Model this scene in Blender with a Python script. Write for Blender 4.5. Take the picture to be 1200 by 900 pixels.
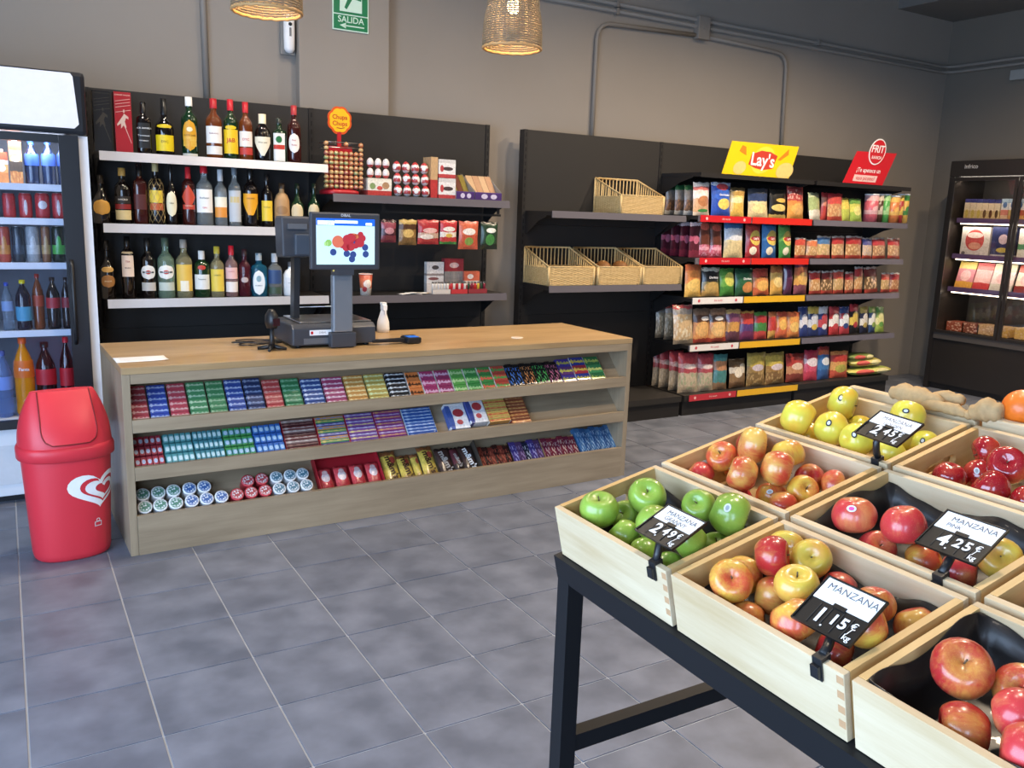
import bpy, bmesh, math, random
import numpy as np
from mathutils import Vector, Matrix, Quaternion
random.seed(7)
for _o in list(bpy.data.objects): bpy.data.objects.remove(_o)
SC = bpy.context.scene
COL = SC.collection
PI = math.pi

# ------------------------------------------------------------------ camera
FPX = 1000.82
PITCH, YAW, ROLL = 0.1955, 0.5378, -0.0349
CAM = np.array([-0.9705, -3.7130, 1.5038])
def _rot(p, q, r):
    fwd = np.array([math.sin(q)*math.cos(p), math.cos(q)*math.cos(p), -math.sin(p)])
    right = np.array([math.cos(q), -math.sin(q), 0.0]); down = np.cross(fwd, right)
    c, s = math.cos(r), math.sin(r)
    return np.array([c*right+s*down, -s*right+c*down, fwd])
RM = _rot(PITCH, YAW, ROLL)
cd = bpy.data.cameras.new('camera'); cam = bpy.data.objects.new('camera', cd); COL.objects.link(cam)
cd.sensor_width = 36.0; cd.lens = FPX/1200*36.0; cd.clip_start = 0.05; cd.clip_end = 100
mw = Matrix.Identity(4)
for i in range(3):
    mw[i][0] = RM[0][i]; mw[i][1] = -RM[1][i]; mw[i][2] = -RM[2][i]; mw[i][3] = CAM[i]
cam.matrix_world = mw
SC.camera = cam
# a pixel of the 1200x900 photograph gives a direction; the plane gives the distance
def ray(px, py): return RM.T @ np.array([(px-600)/FPX, (py-450)/FPX, 1.0])
def onx(px, py, x): d = ray(px, py); return CAM+(x-CAM[0])/d[0]*d
def ony(px, py, y): d = ray(px, py); return CAM+(y-CAM[1])/d[1]*d
def onz(px, py, z=0.): d = ray(px, py); return CAM+(z-CAM[2])/d[2]*d
def onp(px, py, p0, n):
    d = ray(px, py); n = np.asarray(n, float); return CAM+((np.asarray(p0)-CAM)@n)/(d@n)*d

# ------------------------------------------------------------------ light
SC.view_settings.view_transform = 'Standard'; SC.view_settings.look = 'None'
SC.view_settings.gamma = 1.0; SC.view_settings.use_curve_mapping = False
SC.view_settings.exposure = 0.46
W = bpy.data.worlds.new('world'); SC.world = W; W.use_nodes = True
bg = W.node_tree.nodes['Background']; bg.inputs[0].default_value = (0.50, 0.70, 1.0, 1); bg.inputs[1].default_value = 8.2
XL, XR, YB, YF, ZC = -3.2, 7.2, 1.80, -5.9, 3.72      # room: left, right, back, front, ceiling
def portal(name, loc, rot, sx, sy):
    l = bpy.data.lights.new(name, 'AREA'); l.shape = 'RECTANGLE'; l.size = sx; l.size_y = sy
    l.cycles.is_portal = True
    o = bpy.data.objects.new(name, l); COL.objects.link(o); o.location = loc; o.rotation_euler = rot
    return o
portal('front_window_portal', (-2.3, YF+0.02, 1.45), (PI/2, 0, 0), 1.4, 2.7)
portal('side_window_portal', (XL+.02, -2.95, 1.45), (0, -PI/2, 0), 2.7, 3.9)

# ------------------------------------------------------------------ materials
def S(h):
    h = h.lstrip('#'); c = [int(h[i:i+2], 16)/255 for i in (0, 2, 4)]
    return tuple((x/12.92 if x <= .04045 else ((x+.055)/1.055)**2.4) for x in c)+(1.0,)
MATS = {}
def _new(name):
    m = bpy.data.materials.new(name); m.use_nodes = True; nt = m.node_tree
    return m, nt, nt.nodes['Principled BSDF']
def _n(nt, t, **kw):
    n = nt.nodes.new(t)
    for k, v_ in kw.items(): setattr(n, k, v_)
    return n
def _mix(nt, fac, a, b, blend='MIX'):
    n = nt.nodes.new('ShaderNodeMix'); n.data_type = 'RGBA'; n.blend_type = blend
    for idx, val in ((0, fac), (6, a), (7, b)):
        if hasattr(val, 'links') or hasattr(val, 'is_output'): nt.links.new(val, n.inputs[idx])
        else: n.inputs[idx].default_value = val
    return n.outputs[2]
def _math(nt, op, a, b=0.0, c=None):
    n = nt.nodes.new('ShaderNodeMath'); n.operation = op
    for i, val in enumerate((a, b) if c is None else (a, b, c)):
        if hasattr(val, 'is_output'): nt.links.new(val, n.inputs[i])
        else: n.inputs[i].default_value = val
    return n.outputs[0]
def _noise(nt, coord, scale, detail=3, rough=.55, sx=1, sy=1, sz=1):
    mp = _n(nt, 'ShaderNodeMapping'); mp.inputs['Scale'].default_value = (sx, sy, sz)
    nt.links.new(coord, mp.inputs[0])
    n = _n(nt, 'ShaderNodeTexNoise'); n.inputs['Scale'].default_value = scale; n.inputs['Detail'].default_value = detail
    n.inputs['Roughness'].default_value = rough
    nt.links.new(mp.outputs[0], n.inputs['Vector']); return n.outputs['Fac']
def _bump(nt, b, h, strength, dist=.002):
    n = _n(nt, 'ShaderNodeBump'); n.inputs['Strength'].default_value = strength; n.inputs['Distance'].default_value = dist
    nt.links.new(h, n.inputs['Height']); nt.links.new(n.outputs[0], b.inputs['Normal'])
def plain(name, col, rough=.5, metal=0., var=.06, scale=30, coat=0., bump=0., spec=.5, emit=None, es=0.):
    if name in MATS: return MATS[name]
    m, nt, b = _new(name); c = S(col) if isinstance(col, str) else col
    tc = _n(nt, 'ShaderNodeTexCoord'); f = _noise(nt, tc.outputs['Object'], scale)
    lo = tuple(x*(1-var) for x in c[:3])+(1,); hi = tuple(min(1, x*(1+var)) for x in c[:3])+(1,)
    nt.links.new(_mix(nt, f, lo, hi), b.inputs['Base Color'])
    b.inputs['Roughness'].default_value = rough; b.inputs['Metallic'].default_value = metal
    b.inputs['Coat Weight'].default_value = coat; b.inputs['Specular IOR Level'].default_value = spec
    if bump: _bump(nt, b, f, bump)
    if emit: b.inputs['Emission Color'].default_value = S(emit); b.inputs['Emission Strength'].default_value = es
    MATS[name] = m; return m
def clear(name, col, rough=.03, ior=1.45, trans=1.0):
    if name in MATS: return MATS[name]
    m, nt, b = _new(name); b.inputs['Base Color'].default_value = S(col)
    b.inputs['Roughness'].default_value = rough; b.inputs['IOR'].default_value = ior; b.inputs['Transmission Weight'].default_value = trans
    MATS[name] = m; return m
def pane(name, tint='#ffffff', gl=.07, rough=.02):
    if name in MATS: return MATS[name]
    m = bpy.data.materials.new(name); m.use_nodes = True; nt = m.node_tree; nt.nodes.clear()
    o = _n(nt, 'ShaderNodeOutputMaterial'); t = _n(nt, 'ShaderNodeBsdfTransparent'); g = _n(nt, 'ShaderNodeBsdfGlossy')
    t.inputs[0].default_value = S(tint); g.inputs['Roughness'].default_value = rough
    mx = _n(nt, 'ShaderNodeMixShader'); mx.inputs[0].default_value = gl
    nt.links.new(t.outputs[0], mx.inputs[1]); nt.links.new(g.outputs[0], mx.inputs[2]); nt.links.new(mx.outputs[0], o.inputs[0])
    MATS[name] = m; return m
def wood(name, c1, c2, axis='x', scale=3.0, rough=.5, streak=14, coat=0., bump=.15, knots=False):
    if name in MATS: return MATS[name]
    m, nt, b = _new(name); tc = _n(nt, 'ShaderNodeTexCoord'); oi = _n(nt, 'ShaderNodeObjectInfo')
    va = _n(nt, 'ShaderNodeVectorMath', operation='ADD'); cx = _n(nt, 'ShaderNodeCombineXYZ')
    r = _math(nt, 'MULTIPLY', oi.outputs['Random'], 7.0)
    for i in range(3): nt.links.new(r, cx.inputs[i])
    nt.links.new(tc.outputs['Object'], va.inputs[0]); nt.links.new(cx.outputs[0], va.inputs[1])
    s = {'x': (1, streak, streak), 'y': (streak, 1, streak), 'z': (streak, streak, 1)}[axis]
    f = _noise(nt, va.outputs[0], scale, 6, .65, *s)
    f2 = _noise(nt, va.outputs[0], scale*1.2, 2, .5, *[max(1, q/5) for q in s])
    fac = _math(nt, 'ADD', _math(nt, 'MULTIPLY', f, .7), _math(nt, 'MULTIPLY', f2, .5))
    rp = _n(nt, 'ShaderNodeValToRGB'); rp.color_ramp.elements[0].position = .38; rp.color_ramp.elements[1].position = .78
    rp.color_ramp.elements[0].color = S(c2); rp.color_ramp.elements[1].color = S(c1)
    nt.links.new(fac, rp.inputs[0]); out = rp.outputs[0]
    if knots:
        vo = _n(nt, 'ShaderNodeTexVoronoi'); vo.inputs['Scale'].default_value = 6.5
        mp = _n(nt, 'ShaderNodeMapping'); mp.inputs['Scale'].default_value = {'x': (.6, 1, 1), 'y': (1, .6, 1), 'z': (1, 1, .6)}[axis]
        nt.links.new(va.outputs[0], mp.inputs[0]); nt.links.new(mp.outputs[0], vo.inputs['Vector'])
        k = _math(nt, 'LESS_THAN', vo.outputs['Distance'], .085)
        out = _mix(nt, _math(nt, 'MULTIPLY', k, .55), out, S('#9a6a45'))
    nt.links.new(out, b.inputs['Base Color']); b.inputs['Roughness'].default_value = rough; b.inputs['Coat Weight'].default_value = coat
    if bump: _bump(nt, b, f, bump)
    MATS[name] = m; return m
def SD(h, k=.14):  # veiling haze put into the print colours: greyed, blacks slightly lifted
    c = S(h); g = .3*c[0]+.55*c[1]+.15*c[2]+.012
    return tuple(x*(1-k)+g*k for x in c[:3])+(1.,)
def pack(name, bands, blobs=(), rough=.32, speck=None, wob=.05, coat=.3):
    """printed film or card: horizontal bands [(height, colour)], ellipses (cx, cz, rx, rz, colour), speck=(colour, lo, hi, scale)"""
    if name in MATS: return MATS[name]
    m, nt, b = _new(name); tc = _n(nt, 'ShaderNodeTexCoord'); sp = _n(nt, 'ShaderNodeSeparateXYZ')
    nt.links.new(tc.outputs['Generated'], sp.inputs[0]); X, Z = sp.outputs[0], sp.outputs[2]
    nz = _noise(nt, tc.outputs['Generated'], 5, 2)
    zz = _math(nt, 'ADD', Z, _math(nt, 'MULTIPLY', _math(nt, 'SUBTRACT', nz, .5), wob*2))
    rp = _n(nt, 'ShaderNodeValToRGB'); rp.color_ramp.interpolation = 'CONSTANT'; el = rp.color_ramp.elements
    while len(el) > 1: el.remove(el[0])
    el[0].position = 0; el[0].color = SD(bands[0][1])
    for z, c in bands[1:]:
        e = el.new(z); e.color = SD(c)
    nt.links.new(zz, rp.inputs[0]); out = rp.outputs[0]
    if speck:
        c, lo, hi, sc = speck
        vo = _n(nt, 'ShaderNodeTexVoronoi'); vo.inputs['Scale'].default_value = sc
        nt.links.new(tc.outputs['Generated'], vo.inputs['Vector'])
        inside = _math(nt, 'MULTIPLY', _math(nt, 'GREATER_THAN', Z, lo), _math(nt, 'LESS_THAN', Z, hi))
        k = _math(nt, 'MULTIPLY', _math(nt, 'LESS_THAN', vo.outputs['Distance'], .42), inside)
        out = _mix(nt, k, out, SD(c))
    for cx, cz, rx, rz, c in blobs:
        dx = _math(nt, 'DIVIDE', _math(nt, 'SUBTRACT', X, cx), rx); dz = _math(nt, 'DIVIDE', _math(nt, 'SUBTRACT', Z, cz), rz)
        d = _math(nt, 'ADD', _math(nt, 'MULTIPLY', dx, dx), _math(nt, 'MULTIPLY', dz, dz))
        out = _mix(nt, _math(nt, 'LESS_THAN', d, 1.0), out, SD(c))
    mo = _noise(nt, tc.outputs['Generated'], 11, 4, .7); rm = _n(nt, 'ShaderNodeMapRange'); rm.inputs[1].default_value = .3; rm.inputs[2].default_value = .7; rm.inputs[3].default_value = .72; rm.inputs[4].default_value = 1.25
    nt.links.new(mo, rm.inputs[0]); out = _mix(nt, 1.0, out, rm.outputs[0], 'MULTIPLY')
    nt.links.new(out, b.inputs['Base Color']); b.inputs['Roughness'].default_value = rough; b.inputs['Coat Weight'].default_value = coat
    b.inputs['Coat Roughness'].default_value = .15
    wr = _noise(nt, tc.outputs['Generated'], 9, 2); _bump(nt, b, wr, .35, .004)
    MATS[name] = m; return m

# ------------------------------------------------------------------ mesh builders
class MB:
    def __init__(s): s.v = []; s.f = []; s.m = []; s.sm = []
    def _add(s, vs, fs, m=0, sm=False):
        o = len(s.v); s.v += [tuple(map(float, p)) for p in vs]
        for f in fs: s.f.append([i+o for i in f]); s.m.append(m); s.sm.append(sm)
        return s
    def box(s, x0, x1, y0, y1, z0, z1, m=0, T=None):
        vs = [(x, y, z) for z in (z0, z1) for y in (y0, y1) for x in (x0, x1)]
        if T is not None: vs = [tuple(T @ Vector(p)) for p in vs]
        return s._add(vs, [(0, 2, 3, 1), (4, 5, 7, 6), (0, 1, 5, 4), (2, 6, 7, 3), (0, 4, 6, 2), (1, 3, 7, 5)], m)
    def prism(s, poly, a0, a1, axis='y', m=0):
        """2D outline (counter-clockwise or not) swept along an axis"""
        def P(p, a): return {'y': (p[0], a, p[1]), 'x': (a, p[0], p[1]), 'z': (p[0], p[1], a)}[axis]
        n = len(poly); vs = [P(p, a0) for p in poly]+[P(p, a1) for p in poly]
        fs = [list(range(n)), list(range(2*n-1, n-1, -1))]+[(i, n+i, n+(i+1) % n, (i+1) % n) for i in range(n)]
        return s._add(vs, fs, m)
    def lathe(s, prof, seg=16, c=(0, 0, 0), m=0, sm=True, power=2.0, sx=1., sy=1., cap=True, rot=0.):
        vs = []; fs = []; n = len(prof)
        for r, z in prof:
            for k in range(seg):
                a = 2*PI*k/seg+rot; ca, sa = math.cos(a), math.sin(a)
                g = 1.0 if power == 2 else (abs(ca)**power+abs(sa)**power)**(-1/power)
                vs.append((c[0]+r*g*ca*sx, c[1]+r*g*sa*sy, c[2]+z))
        for i in range(n-1):
            for k in range(seg):
                k2 = (k+1) % seg; fs.append((i*seg+k, i*seg+k2, (i+1)*seg+k2, (i+1)*seg+k))
        s._add(vs, fs, m, sm)
        if cap:
            o = len(s.v)-len(vs)
            s.f.append([o+k for k in range(seg-1, -1, -1)]); s.m.append(m); s.sm.append(False)
            s.f.append([o+(n-1)*seg+k for k in range(seg)]); s.m.append(m); s.sm.append(False)
        return s
    def cyl(s, p0, p1, r, seg=10, m=0, r1=None):
        return s.tube([p0, p1], r, seg, m, r1)
    def tube(s, pts, r, seg=8, m=0, r1=None, closed=False):
        P = [Vector(p) for p in pts]; n = len(P); vs = []; fs = []; up = None
        for i, p in enumerate(P):
            if closed: t = P[(i+1) % n]-P[i-1]
            else: t = (P[min(i+1, n-1)]-P[max(i-1, 0)])
            t.normalize()
            if up is None: up = t.orthogonal().normalized()
            else:
                up = up-t*up.dot(t)
                up = up.normalized() if up.length > 1e-6 else t.orthogonal().normalized()
            b = t.cross(up); rr = r[i] if isinstance(r, (list, tuple)) else (r if r1 is None else r+(r1-r)*i/(n-1))
            for k in range(seg):
                a = 2*PI*k/seg; vs.append(p+up*(rr*math.cos(a))+b*(rr*math.sin(a)))
        for i in range(n if closed else n-1):
            j = (i+1) % n
            for k in range(seg):
                k2 = (k+1) % seg; fs.append((i*seg+k, i*seg+k2, j*seg+k2, j*seg+k))
        o = len(s.v); s._add(vs, fs, m, True)
        if not closed:
            s.f.append([o+k for k in range(seg-1, -1, -1)]); s.m.append(m); s.sm.append(False)
            s.f.append([o+(n-1)*seg+k for k in range(seg)]); s.m.append(m); s.sm.append(False)
        return s
    def grid(s, fn, nu, nv, m=0, sm=True):
        vs = [fn(i/nu, j/nv) for j in range(nv+1) for i in range(nu+1)]
        fs = [(j*(nu+1)+i, j*(nu+1)+i+1, (j+1)*(nu+1)+i+1, (j+1)*(nu+1)+i) for j in range(nv) for i in range(nu)]
        return s._add(vs, fs, m, sm)
    def ring(s, outer, inner, a0, a1, P, m=0):
        """plate with a hole: two loops with the same count, thickness from a0 to a1, P(x, y, a) -> 3D"""
        n = len(outer); vs = [P(*p, a) for a in (a0, a1) for lp in (outer, inner) for p in lp]
        fs = []
        for i in range(n):
            j = (i+1) % n
            fs += [(i, j, n+j, n+i), (2*n+i, 3*n+i, 3*n+j, 2*n+j), (i, 2*n+i, 2*n+j, j), (n+i, n+j, 3*n+j, 3*n+i)]
        return s._add(vs, fs, m)
    def xf(s, T):
        s.v = [tuple(T @ Vector(p)) for p in s.v]; return s
    def mesh(s, name, mats, bevel=0.):
        me = bpy.data.meshes.new(name); me.from_pydata(s.v, [], s.f)
        for i, p in enumerate(me.polygons): p.material_index = s.m[i]; p.use_smooth = s.sm[i]
        for mt in (mats if isinstance(mats, (list, tuple)) else [mats]): me.materials.append(mt)
        bm = bmesh.new(); bm.from_mesh(me); bmesh.ops.recalc_face_normals(bm, faces=bm.faces)
        if bevel:
            es = [e for e in bm.edges if len(e.link_faces) == 2 and e.calc_face_angle(0) > .6]
            bmesh.ops.bevel(bm, geom=es, offset=bevel, segments=2, affect='EDGES', profile=.6)
        bm.to_mesh(me); bm.free(); me.update(); return me
def link(name, me, parent=None, M=None, loc=None, rot=None):
    o = bpy.data.objects.new(name, me); COL.objects.link(o)
    if parent is not None: o.parent = parent
    if M is not None: o.matrix_basis = M
    if loc is not None: o.location = loc
    if rot is not None: o.rotation_euler = rot
    return o
def obj(name, mb, mats, parent=None, M=None, loc=None, rot=None, bevel=0.):
    return link(name, mb.mesh(name, mats, bevel), parent, M, loc, rot)
LABELS = {}
def tag(o, label, cat, group=None):
    n = len(label.split())
    if not 4 <= n <= 16: print('BADLABEL', n, label)
    if label in LABELS: print('DUPLABEL', label)
    LABELS[label] = group
    o['label'] = label; o['category'] = cat
    if group: o['group'] = group
    return o
def thing(name, label, cat, loc=(0, 0, 0), rotz=0., group=None, M=None):
    o = bpy.data.objects.new(name, None); COL.objects.link(o); o.empty_display_size = .05
    if M is not None: o.matrix_basis = M
    else: o.location = loc; o.rotation_euler = (0, 0, rotz)
    return tag(o, label, cat, group)
def struct(name, mb, mats, **k):
    o = obj(name, mb, mats, **k); o['kind'] = 'structure'; return o
def dup(o, parent=None):
    c = o.copy(); COL.objects.link(c); c.parent = parent
    for ch in o.children: dup(ch, c)
    return c
_TXT = {}
def text(body, size, bold=0., cx=True):
    """flat lettering as a mesh builder in the XZ plane, centred"""
    key = (body, bold)
    if key not in _TXT:
        cu = bpy.data.curves.new('lettering', 'FONT'); cu.body = body; cu.align_x = 'CENTER'; cu.align_y = 'CENTER'
        cu.size = 1.0; cu.offset = bold; cu.resolution_u = 3
        ob = bpy.data.objects.new('lettering', cu); me = bpy.data.meshes.new_from_object(ob)
        _TXT[key] = ([tuple(v_.co) for v_ in me.vertices], [tuple(p.vertices) for p in me.polygons])
        bpy.data.objects.remove(ob); bpy.data.curves.remove(cu); bpy.data.meshes.remove(me)
    V, F = _TXT[key]; mb = MB(); mb._add([(x*size, 0, y*size) for x, y, z in V], F); return mb
ORD = ['', 'first', 'second', 'third', 'fourth', 'fifth', 'sixth', 'seventh', 'eighth', 'ninth', 'tenth', 'eleventh', 'twelfth', 'thirteenth',
       'fourteenth', 'fifteenth', 'sixteenth', 'seventeenth', 'eighteenth', 'nineteenth', 'twentieth']
def nth(i, n):
    if i == 1: return 'leftmost'
    if i == n: return 'rightmost'
    return ORD[i]+' from left'
M_white = plain('white_plastic', '#eeeeee', .35); M_black = plain('black_plastic', '#1b1b1d', .4); M_red = plain('red_print', '#c8161d', .4)
M_ink = plain('black_ink', '#151515', .6); M_chalk = plain('white_print', '#f2f2f2', .6); M_steel = plain('steel', '#b9bbc0', .28, 1.0, .04)
M_alu = plain('aluminium_edge', '#e2e2e6', .33, .55, .04)
# ================================================================== the setting
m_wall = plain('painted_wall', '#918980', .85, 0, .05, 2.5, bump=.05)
m_ceil = plain('ceiling_paint', '#6f6c68', .9, 0, .04, 2)
def tile_mat():
    m, nt, b = _new('slate_tile'); tc = _n(nt, 'ShaderNodeTexCoord'); oi = _n(nt, 'ShaderNodeObjectInfo')
    geo = _n(nt, 'ShaderNodeNewGeometry')
    va = _n(nt, 'ShaderNodeVectorMath', operation='ADD'); cx = _n(nt, 'ShaderNodeCombineXYZ')
    for i in range(3): nt.links.new(_math(nt, 'MULTIPLY', oi.outputs['Random'], 9.), cx.inputs[i])
    nt.links.new(geo.outputs['Position'], va.inputs[0]); nt.links.new(cx.outputs[0], va.inputs[1])
    f = _noise(nt, va.outputs[0], 6.5, 3, .5); g = _noise(nt, va.outputs[0], 60, 3, .6)
    rp = _n(nt, 'ShaderNodeValToRGB'); e = rp.color_ramp.elements
    e[0].position = .33; e[0].color = S('#595f6d'); e[1].position = .70; e[1].color = S('#737988')
    nt.links.new(f, rp.inputs[0])
    nt.links.new(_mix(nt, .08, rp.outputs[0], g, 'MULTIPLY'), b.inputs['Base Color'])
    nt.links.new(_math(nt, 'ADD', .36, _math(nt, 'MULTIPLY', f, .2)), b.inputs['Roughness'])
    _bump(nt, b, g, .06); return m
m_tile = tile_mat(); m_grout = plain('grout', '#b0b4bb', .8, 0, .06, 60)
TX, TY = .335, .3308
fl = struct('floor', MB().box(XL, XR, YF, YB, -.12, -.0035), m_grout)
def proj(P):
    c = RM @ (np.asarray(P)-CAM); return (600+FPX*c[0]/c[2], 450+FPX*c[1]/c[2], c[2])
tiles = []; rest = MB()
for i in range(-10, 22):
    for j in range(-6, 20):
        x0, x1, y1, y0 = i*TX, (i+1)*TX, -j*TY, -(j+1)*TY
        x1 = min(x1, XR); y1 = min(y1, YB); x0 = max(x0, XL); y0 = max(y0, YF)
        if x1-x0 < .03 or y1-y0 < .03: continue
        cx, cy = (x0+x1)/2, (y0+y1)/2; p = proj((cx, cy, 0))
        vis = p[2] > .6 and -60 < p[0] < 1260 and 380 < p[1] < 990
        full = abs(x1-x0-TX) < 1e-6 and abs(y1-y0-TY) < 1e-6
        if vis and full and cy < 1.25: tiles.append((p[2], cx, cy))
        else: rest.box(x0+.003, x1-.003, y0+.003, y1-.003, -.01, 0)
tiles.sort(); tmesh = MB().box(-TX/2+.003, TX/2-.003, -TY/2+.003, TY/2-.003, -.01, 0).mesh('tile', m_tile, .0012)
for k, (d, x, y) in enumerate(tiles):
    if k < 300: link('tile', tmesh, fl, loc=(x, y, 0))
    else: rest.box(x-TX/2+.003, x+TX/2-.003, y-TY/2+.003, y+TY/2-.003, -.01, 0)
obj('tile_field', rest, m_tile, fl)['kind'] = 'stuff'
struct('wall_back', MB().box(XL-.15, XR+.15, YB, YB+.15, -.12, ZC+.1), m_wall)
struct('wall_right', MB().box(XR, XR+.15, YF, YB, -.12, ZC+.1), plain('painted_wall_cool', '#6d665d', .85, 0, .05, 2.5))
def wall_with_openings(name, a0, a1, holes, P):
    mb = MB(); edges = [a0]; z0, z1 = .1, 2.8
    for h0, h1 in holes:
        mb.box(*P(edges[-1], h0), -.12, ZC+.1); mb.box(*P(h0, h1), -.12, z0); mb.box(*P(h0, h1), z1, ZC+.1); edges.append(h1)
    mb.box(*P(edges[-1], a1), -.12, ZC+.1); return struct(name, mb, m_wall)
wall_with_openings('wall_left', YF, YB, [(-4.9, -1.0)], lambda a, b: (XL-.15, XL, a, b))
wall_with_openings('wall_front', XL-.15, XR+.15, [(-3.0, -1.6)], lambda a, b: (a, b, YF-.15, YF))
m_win = plain('dark_metal', '#26262a', .4, .6)
for k, (a, b) in enumerate([(-3.0, -1.6)]):
    struct('window_%d' % (k+1), MB().box(a, b, YF-.10, YF-.06, .1, .16).box(a, b, YF-.10, YF-.06, 2.74, 2.8).box(a, a+.06, YF-.10, YF-.06, .16, 2.74).box(b-.06, b, YF-.10, YF-.06, .16, 2.74), m_win)
struct('window_3', MB().box(XL-.10, XL-.06, -4.9, -1.0, .1, .16).box(XL-.10, XL-.06, -4.9, -1.0, 2.74, 2.8).box(XL-.10, XL-.06, -2.98, -2.92, .16, 2.74), m_win)
struct('ceiling', MB().box(XL-.15, XR+.15, YF-.15, YB+.15, ZC, ZC+.12), m_ceil)
struct('ceiling_beam', MB().box(6.35, XR, YF, YB, 3.50, ZC), m_ceil)
struct('wall_pilaster', MB().box(.672, 1.262, 1.72, YB, 0, ZC), m_wall, bevel=.006)

# cable pipes on the walls
m_pipe = plain('painted_pipe', '#827c75', .6, 0, .04, 20)
def pipe(pts, r, label, clips=()):
    P = []
    for i, p in enumerate(pts):                     # round the corners
        p = Vector(p)
        if 0 < i < len(pts)-1:
            a, c = Vector(pts[i-1]), Vector(pts[i+1]); d = min(.13, (a-p).length*.4, (c-p).length*.4)
            q0 = p+(a-p).normalized()*d; q1 = p+(c-p).normalized()*d
            for k in range(6):
                t = k/5; P.append(q0*(1-t)**2+p*2*t*(1-t)+q1*t*t)
        else: P.append(p)
    o = obj('cable_pipe', MB().tube(P, r, 8), m_pipe); tag(o, label, 'pipe')
    for c in clips: obj('pipe_clip', MB().box(c[0]-.012, c[0]+.012, c[1]-r-.004, YB, c[2]-r-.006, c[2]+r+.006), m_pipe, o)
    return o
def wb(px, py, off=.02): p = ony(px, py, YB-off); return (p[0], YB-off, p[2])
zt = 3.035
pipe([(2.15, YB-.02, zt+.035), (7.17, YB-.02, zt+.035), (7.17, -1.5, zt+.035)], .016, 'upper grey cable pipe running along the back wall into the corner', [(3.1, YB-.02, zt+.035), (5.3, YB-.02, zt+.035)])
pipe([(2.15, YB-.02, zt-.015), (7.17, YB-.02, zt-.015), (7.17, -1.5, zt-.015)], .016, 'second grey cable pipe just below the topmost one on the back wall', [(3.1, YB-.02, zt-.015)])
a = wb(693, 170); pipe([(a[0], YB-.02, 1.9), (a[0], YB-.02, 2.92), (3.94, YB-.02, 2.955)], .016, 'grey bent pipe dropping behind the basket shelving from the junction box')
a = wb(917, 165); pipe([(3.95, YB-.02, 2.955), (4.93, YB-.02, 2.93), (4.98, YB-.02, 1.9)], .016, 'grey bent pipe dropping behind the yellow crisps sign')
a = wb(241, 60); pipe([(a[0], YB-.02, 1.9), (a[0]-.015, YB-.02, ZC-.05)], .02, 'thin vertical grey pipe on the wall above the liquor shelves')
jb = obj('junction_box', MB().box(3.885, 4.005, YB-.06, YB, 2.925, 3.095), m_pipe, bevel=.006); tag(jb, 'square grey junction box where the wall pipes meet', 'box')
obj('screw', MB().cyl((3.945, YB-.064, 3.01), (3.945, YB-.058, 3.01), .012), m_pipe, jb)
p = onx(1187, 76, XR-.03); q = onx(1187, 88, XR-.03)
eb = obj('emergency_light', MB().box(XR-.06, XR, p[1]-.32, p[1], q[2]-.05, p[2]-.05), plain('pale_grey', '#8f918f', .5), bevel=.008); tag(eb, 'pale grey emergency light box on the right wall', 'light')
# exit sign
m_green = plain('exit_green', '#1f7a4d', .35); m_glow = plain('exit_pale', '#cfe9d6', .4)
yx = 1.712; A = ony(389, 38, yx); B = ony(431, 42, yx); ex0, ex1 = .883, 1.118; ez0, ez1 = 2.595, 2.915
es = thing('exit_sign', 'green exit sign with running figure and the word SALIDA', 'sign', (ex0, yx, ez0))
obj('panel', MB().box(0, ex1-ex0, 0, .006, 0, ez1-ez0), m_glow, es); w = ex1-ex0
obj('green_field', MB().box(.007, w-.007, -.0015, 0, .098, .313).box(.007, w-.007, -.0015, 0, .007, .091), m_green, es)
dz = .098
obj('doorway_pictogram', MB().prism([(.045, .112), (.19, .112), (.19, .30), (.05, .30)], -.003, -.0015), m_glow, es)
obj('running_figure', MB().prism([(.075, .135), (.09, .125), (.125, .185), (.125, .24), (.098, .24), (.098, .19)], -.0045, -.003).prism([(.118, .195), (.185, .182), (.185, .20), (.135, .225)], -.0045, -.003).prism([(.088, .24), (.14, .235), (.165, .275), (.15, .28), (.125, .258), (.1, .27)], -.0045, -.003), m_green, es)
t = text('SALIDA', .052, .012); t.xf(Matrix.Translation((w/2, -.003, .064))); obj('lettering', t, m_glow, es)
obj('arrow', MB().box(.075, .205, -.003, -.0015, .026, .033).prism([(.045, .0295), (.085, .046), (.085, .013)], -.003, -.0015), m_glow, es)
# alarm sensor beside the pilaster
A = ony(338, 22, 1.76); se = thing('wall_sensor', 'white rounded motion sensor on the wall beside the exit sign', 'sensor', (A[0], YB-.07, 2.46))
obj('housing', MB().lathe([(.0, -.095), (.02, -.09), (.032, -.07), (.034, 0), (.034, .11), (.028, .13), (0, .135)], 16, (0, .02, .06), cap=False, sy=.8), M_white, se)
obj('lens', MB().lathe([(.0, -.012), (.011, -.006), (.011, .006), (0, .012)], 10, (0, -.007, .13)), M_ink, se)
obj('slot', MB().box(-.006, .006, -.009, -.004, .06, .11), plain('lens_grey', '#77797c', .3), se)
obj('back_plate', MB().box(-.045, .045, .045, .07, -.04, .19), plain('mount_grey', '#8a8885', .6), se)

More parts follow.
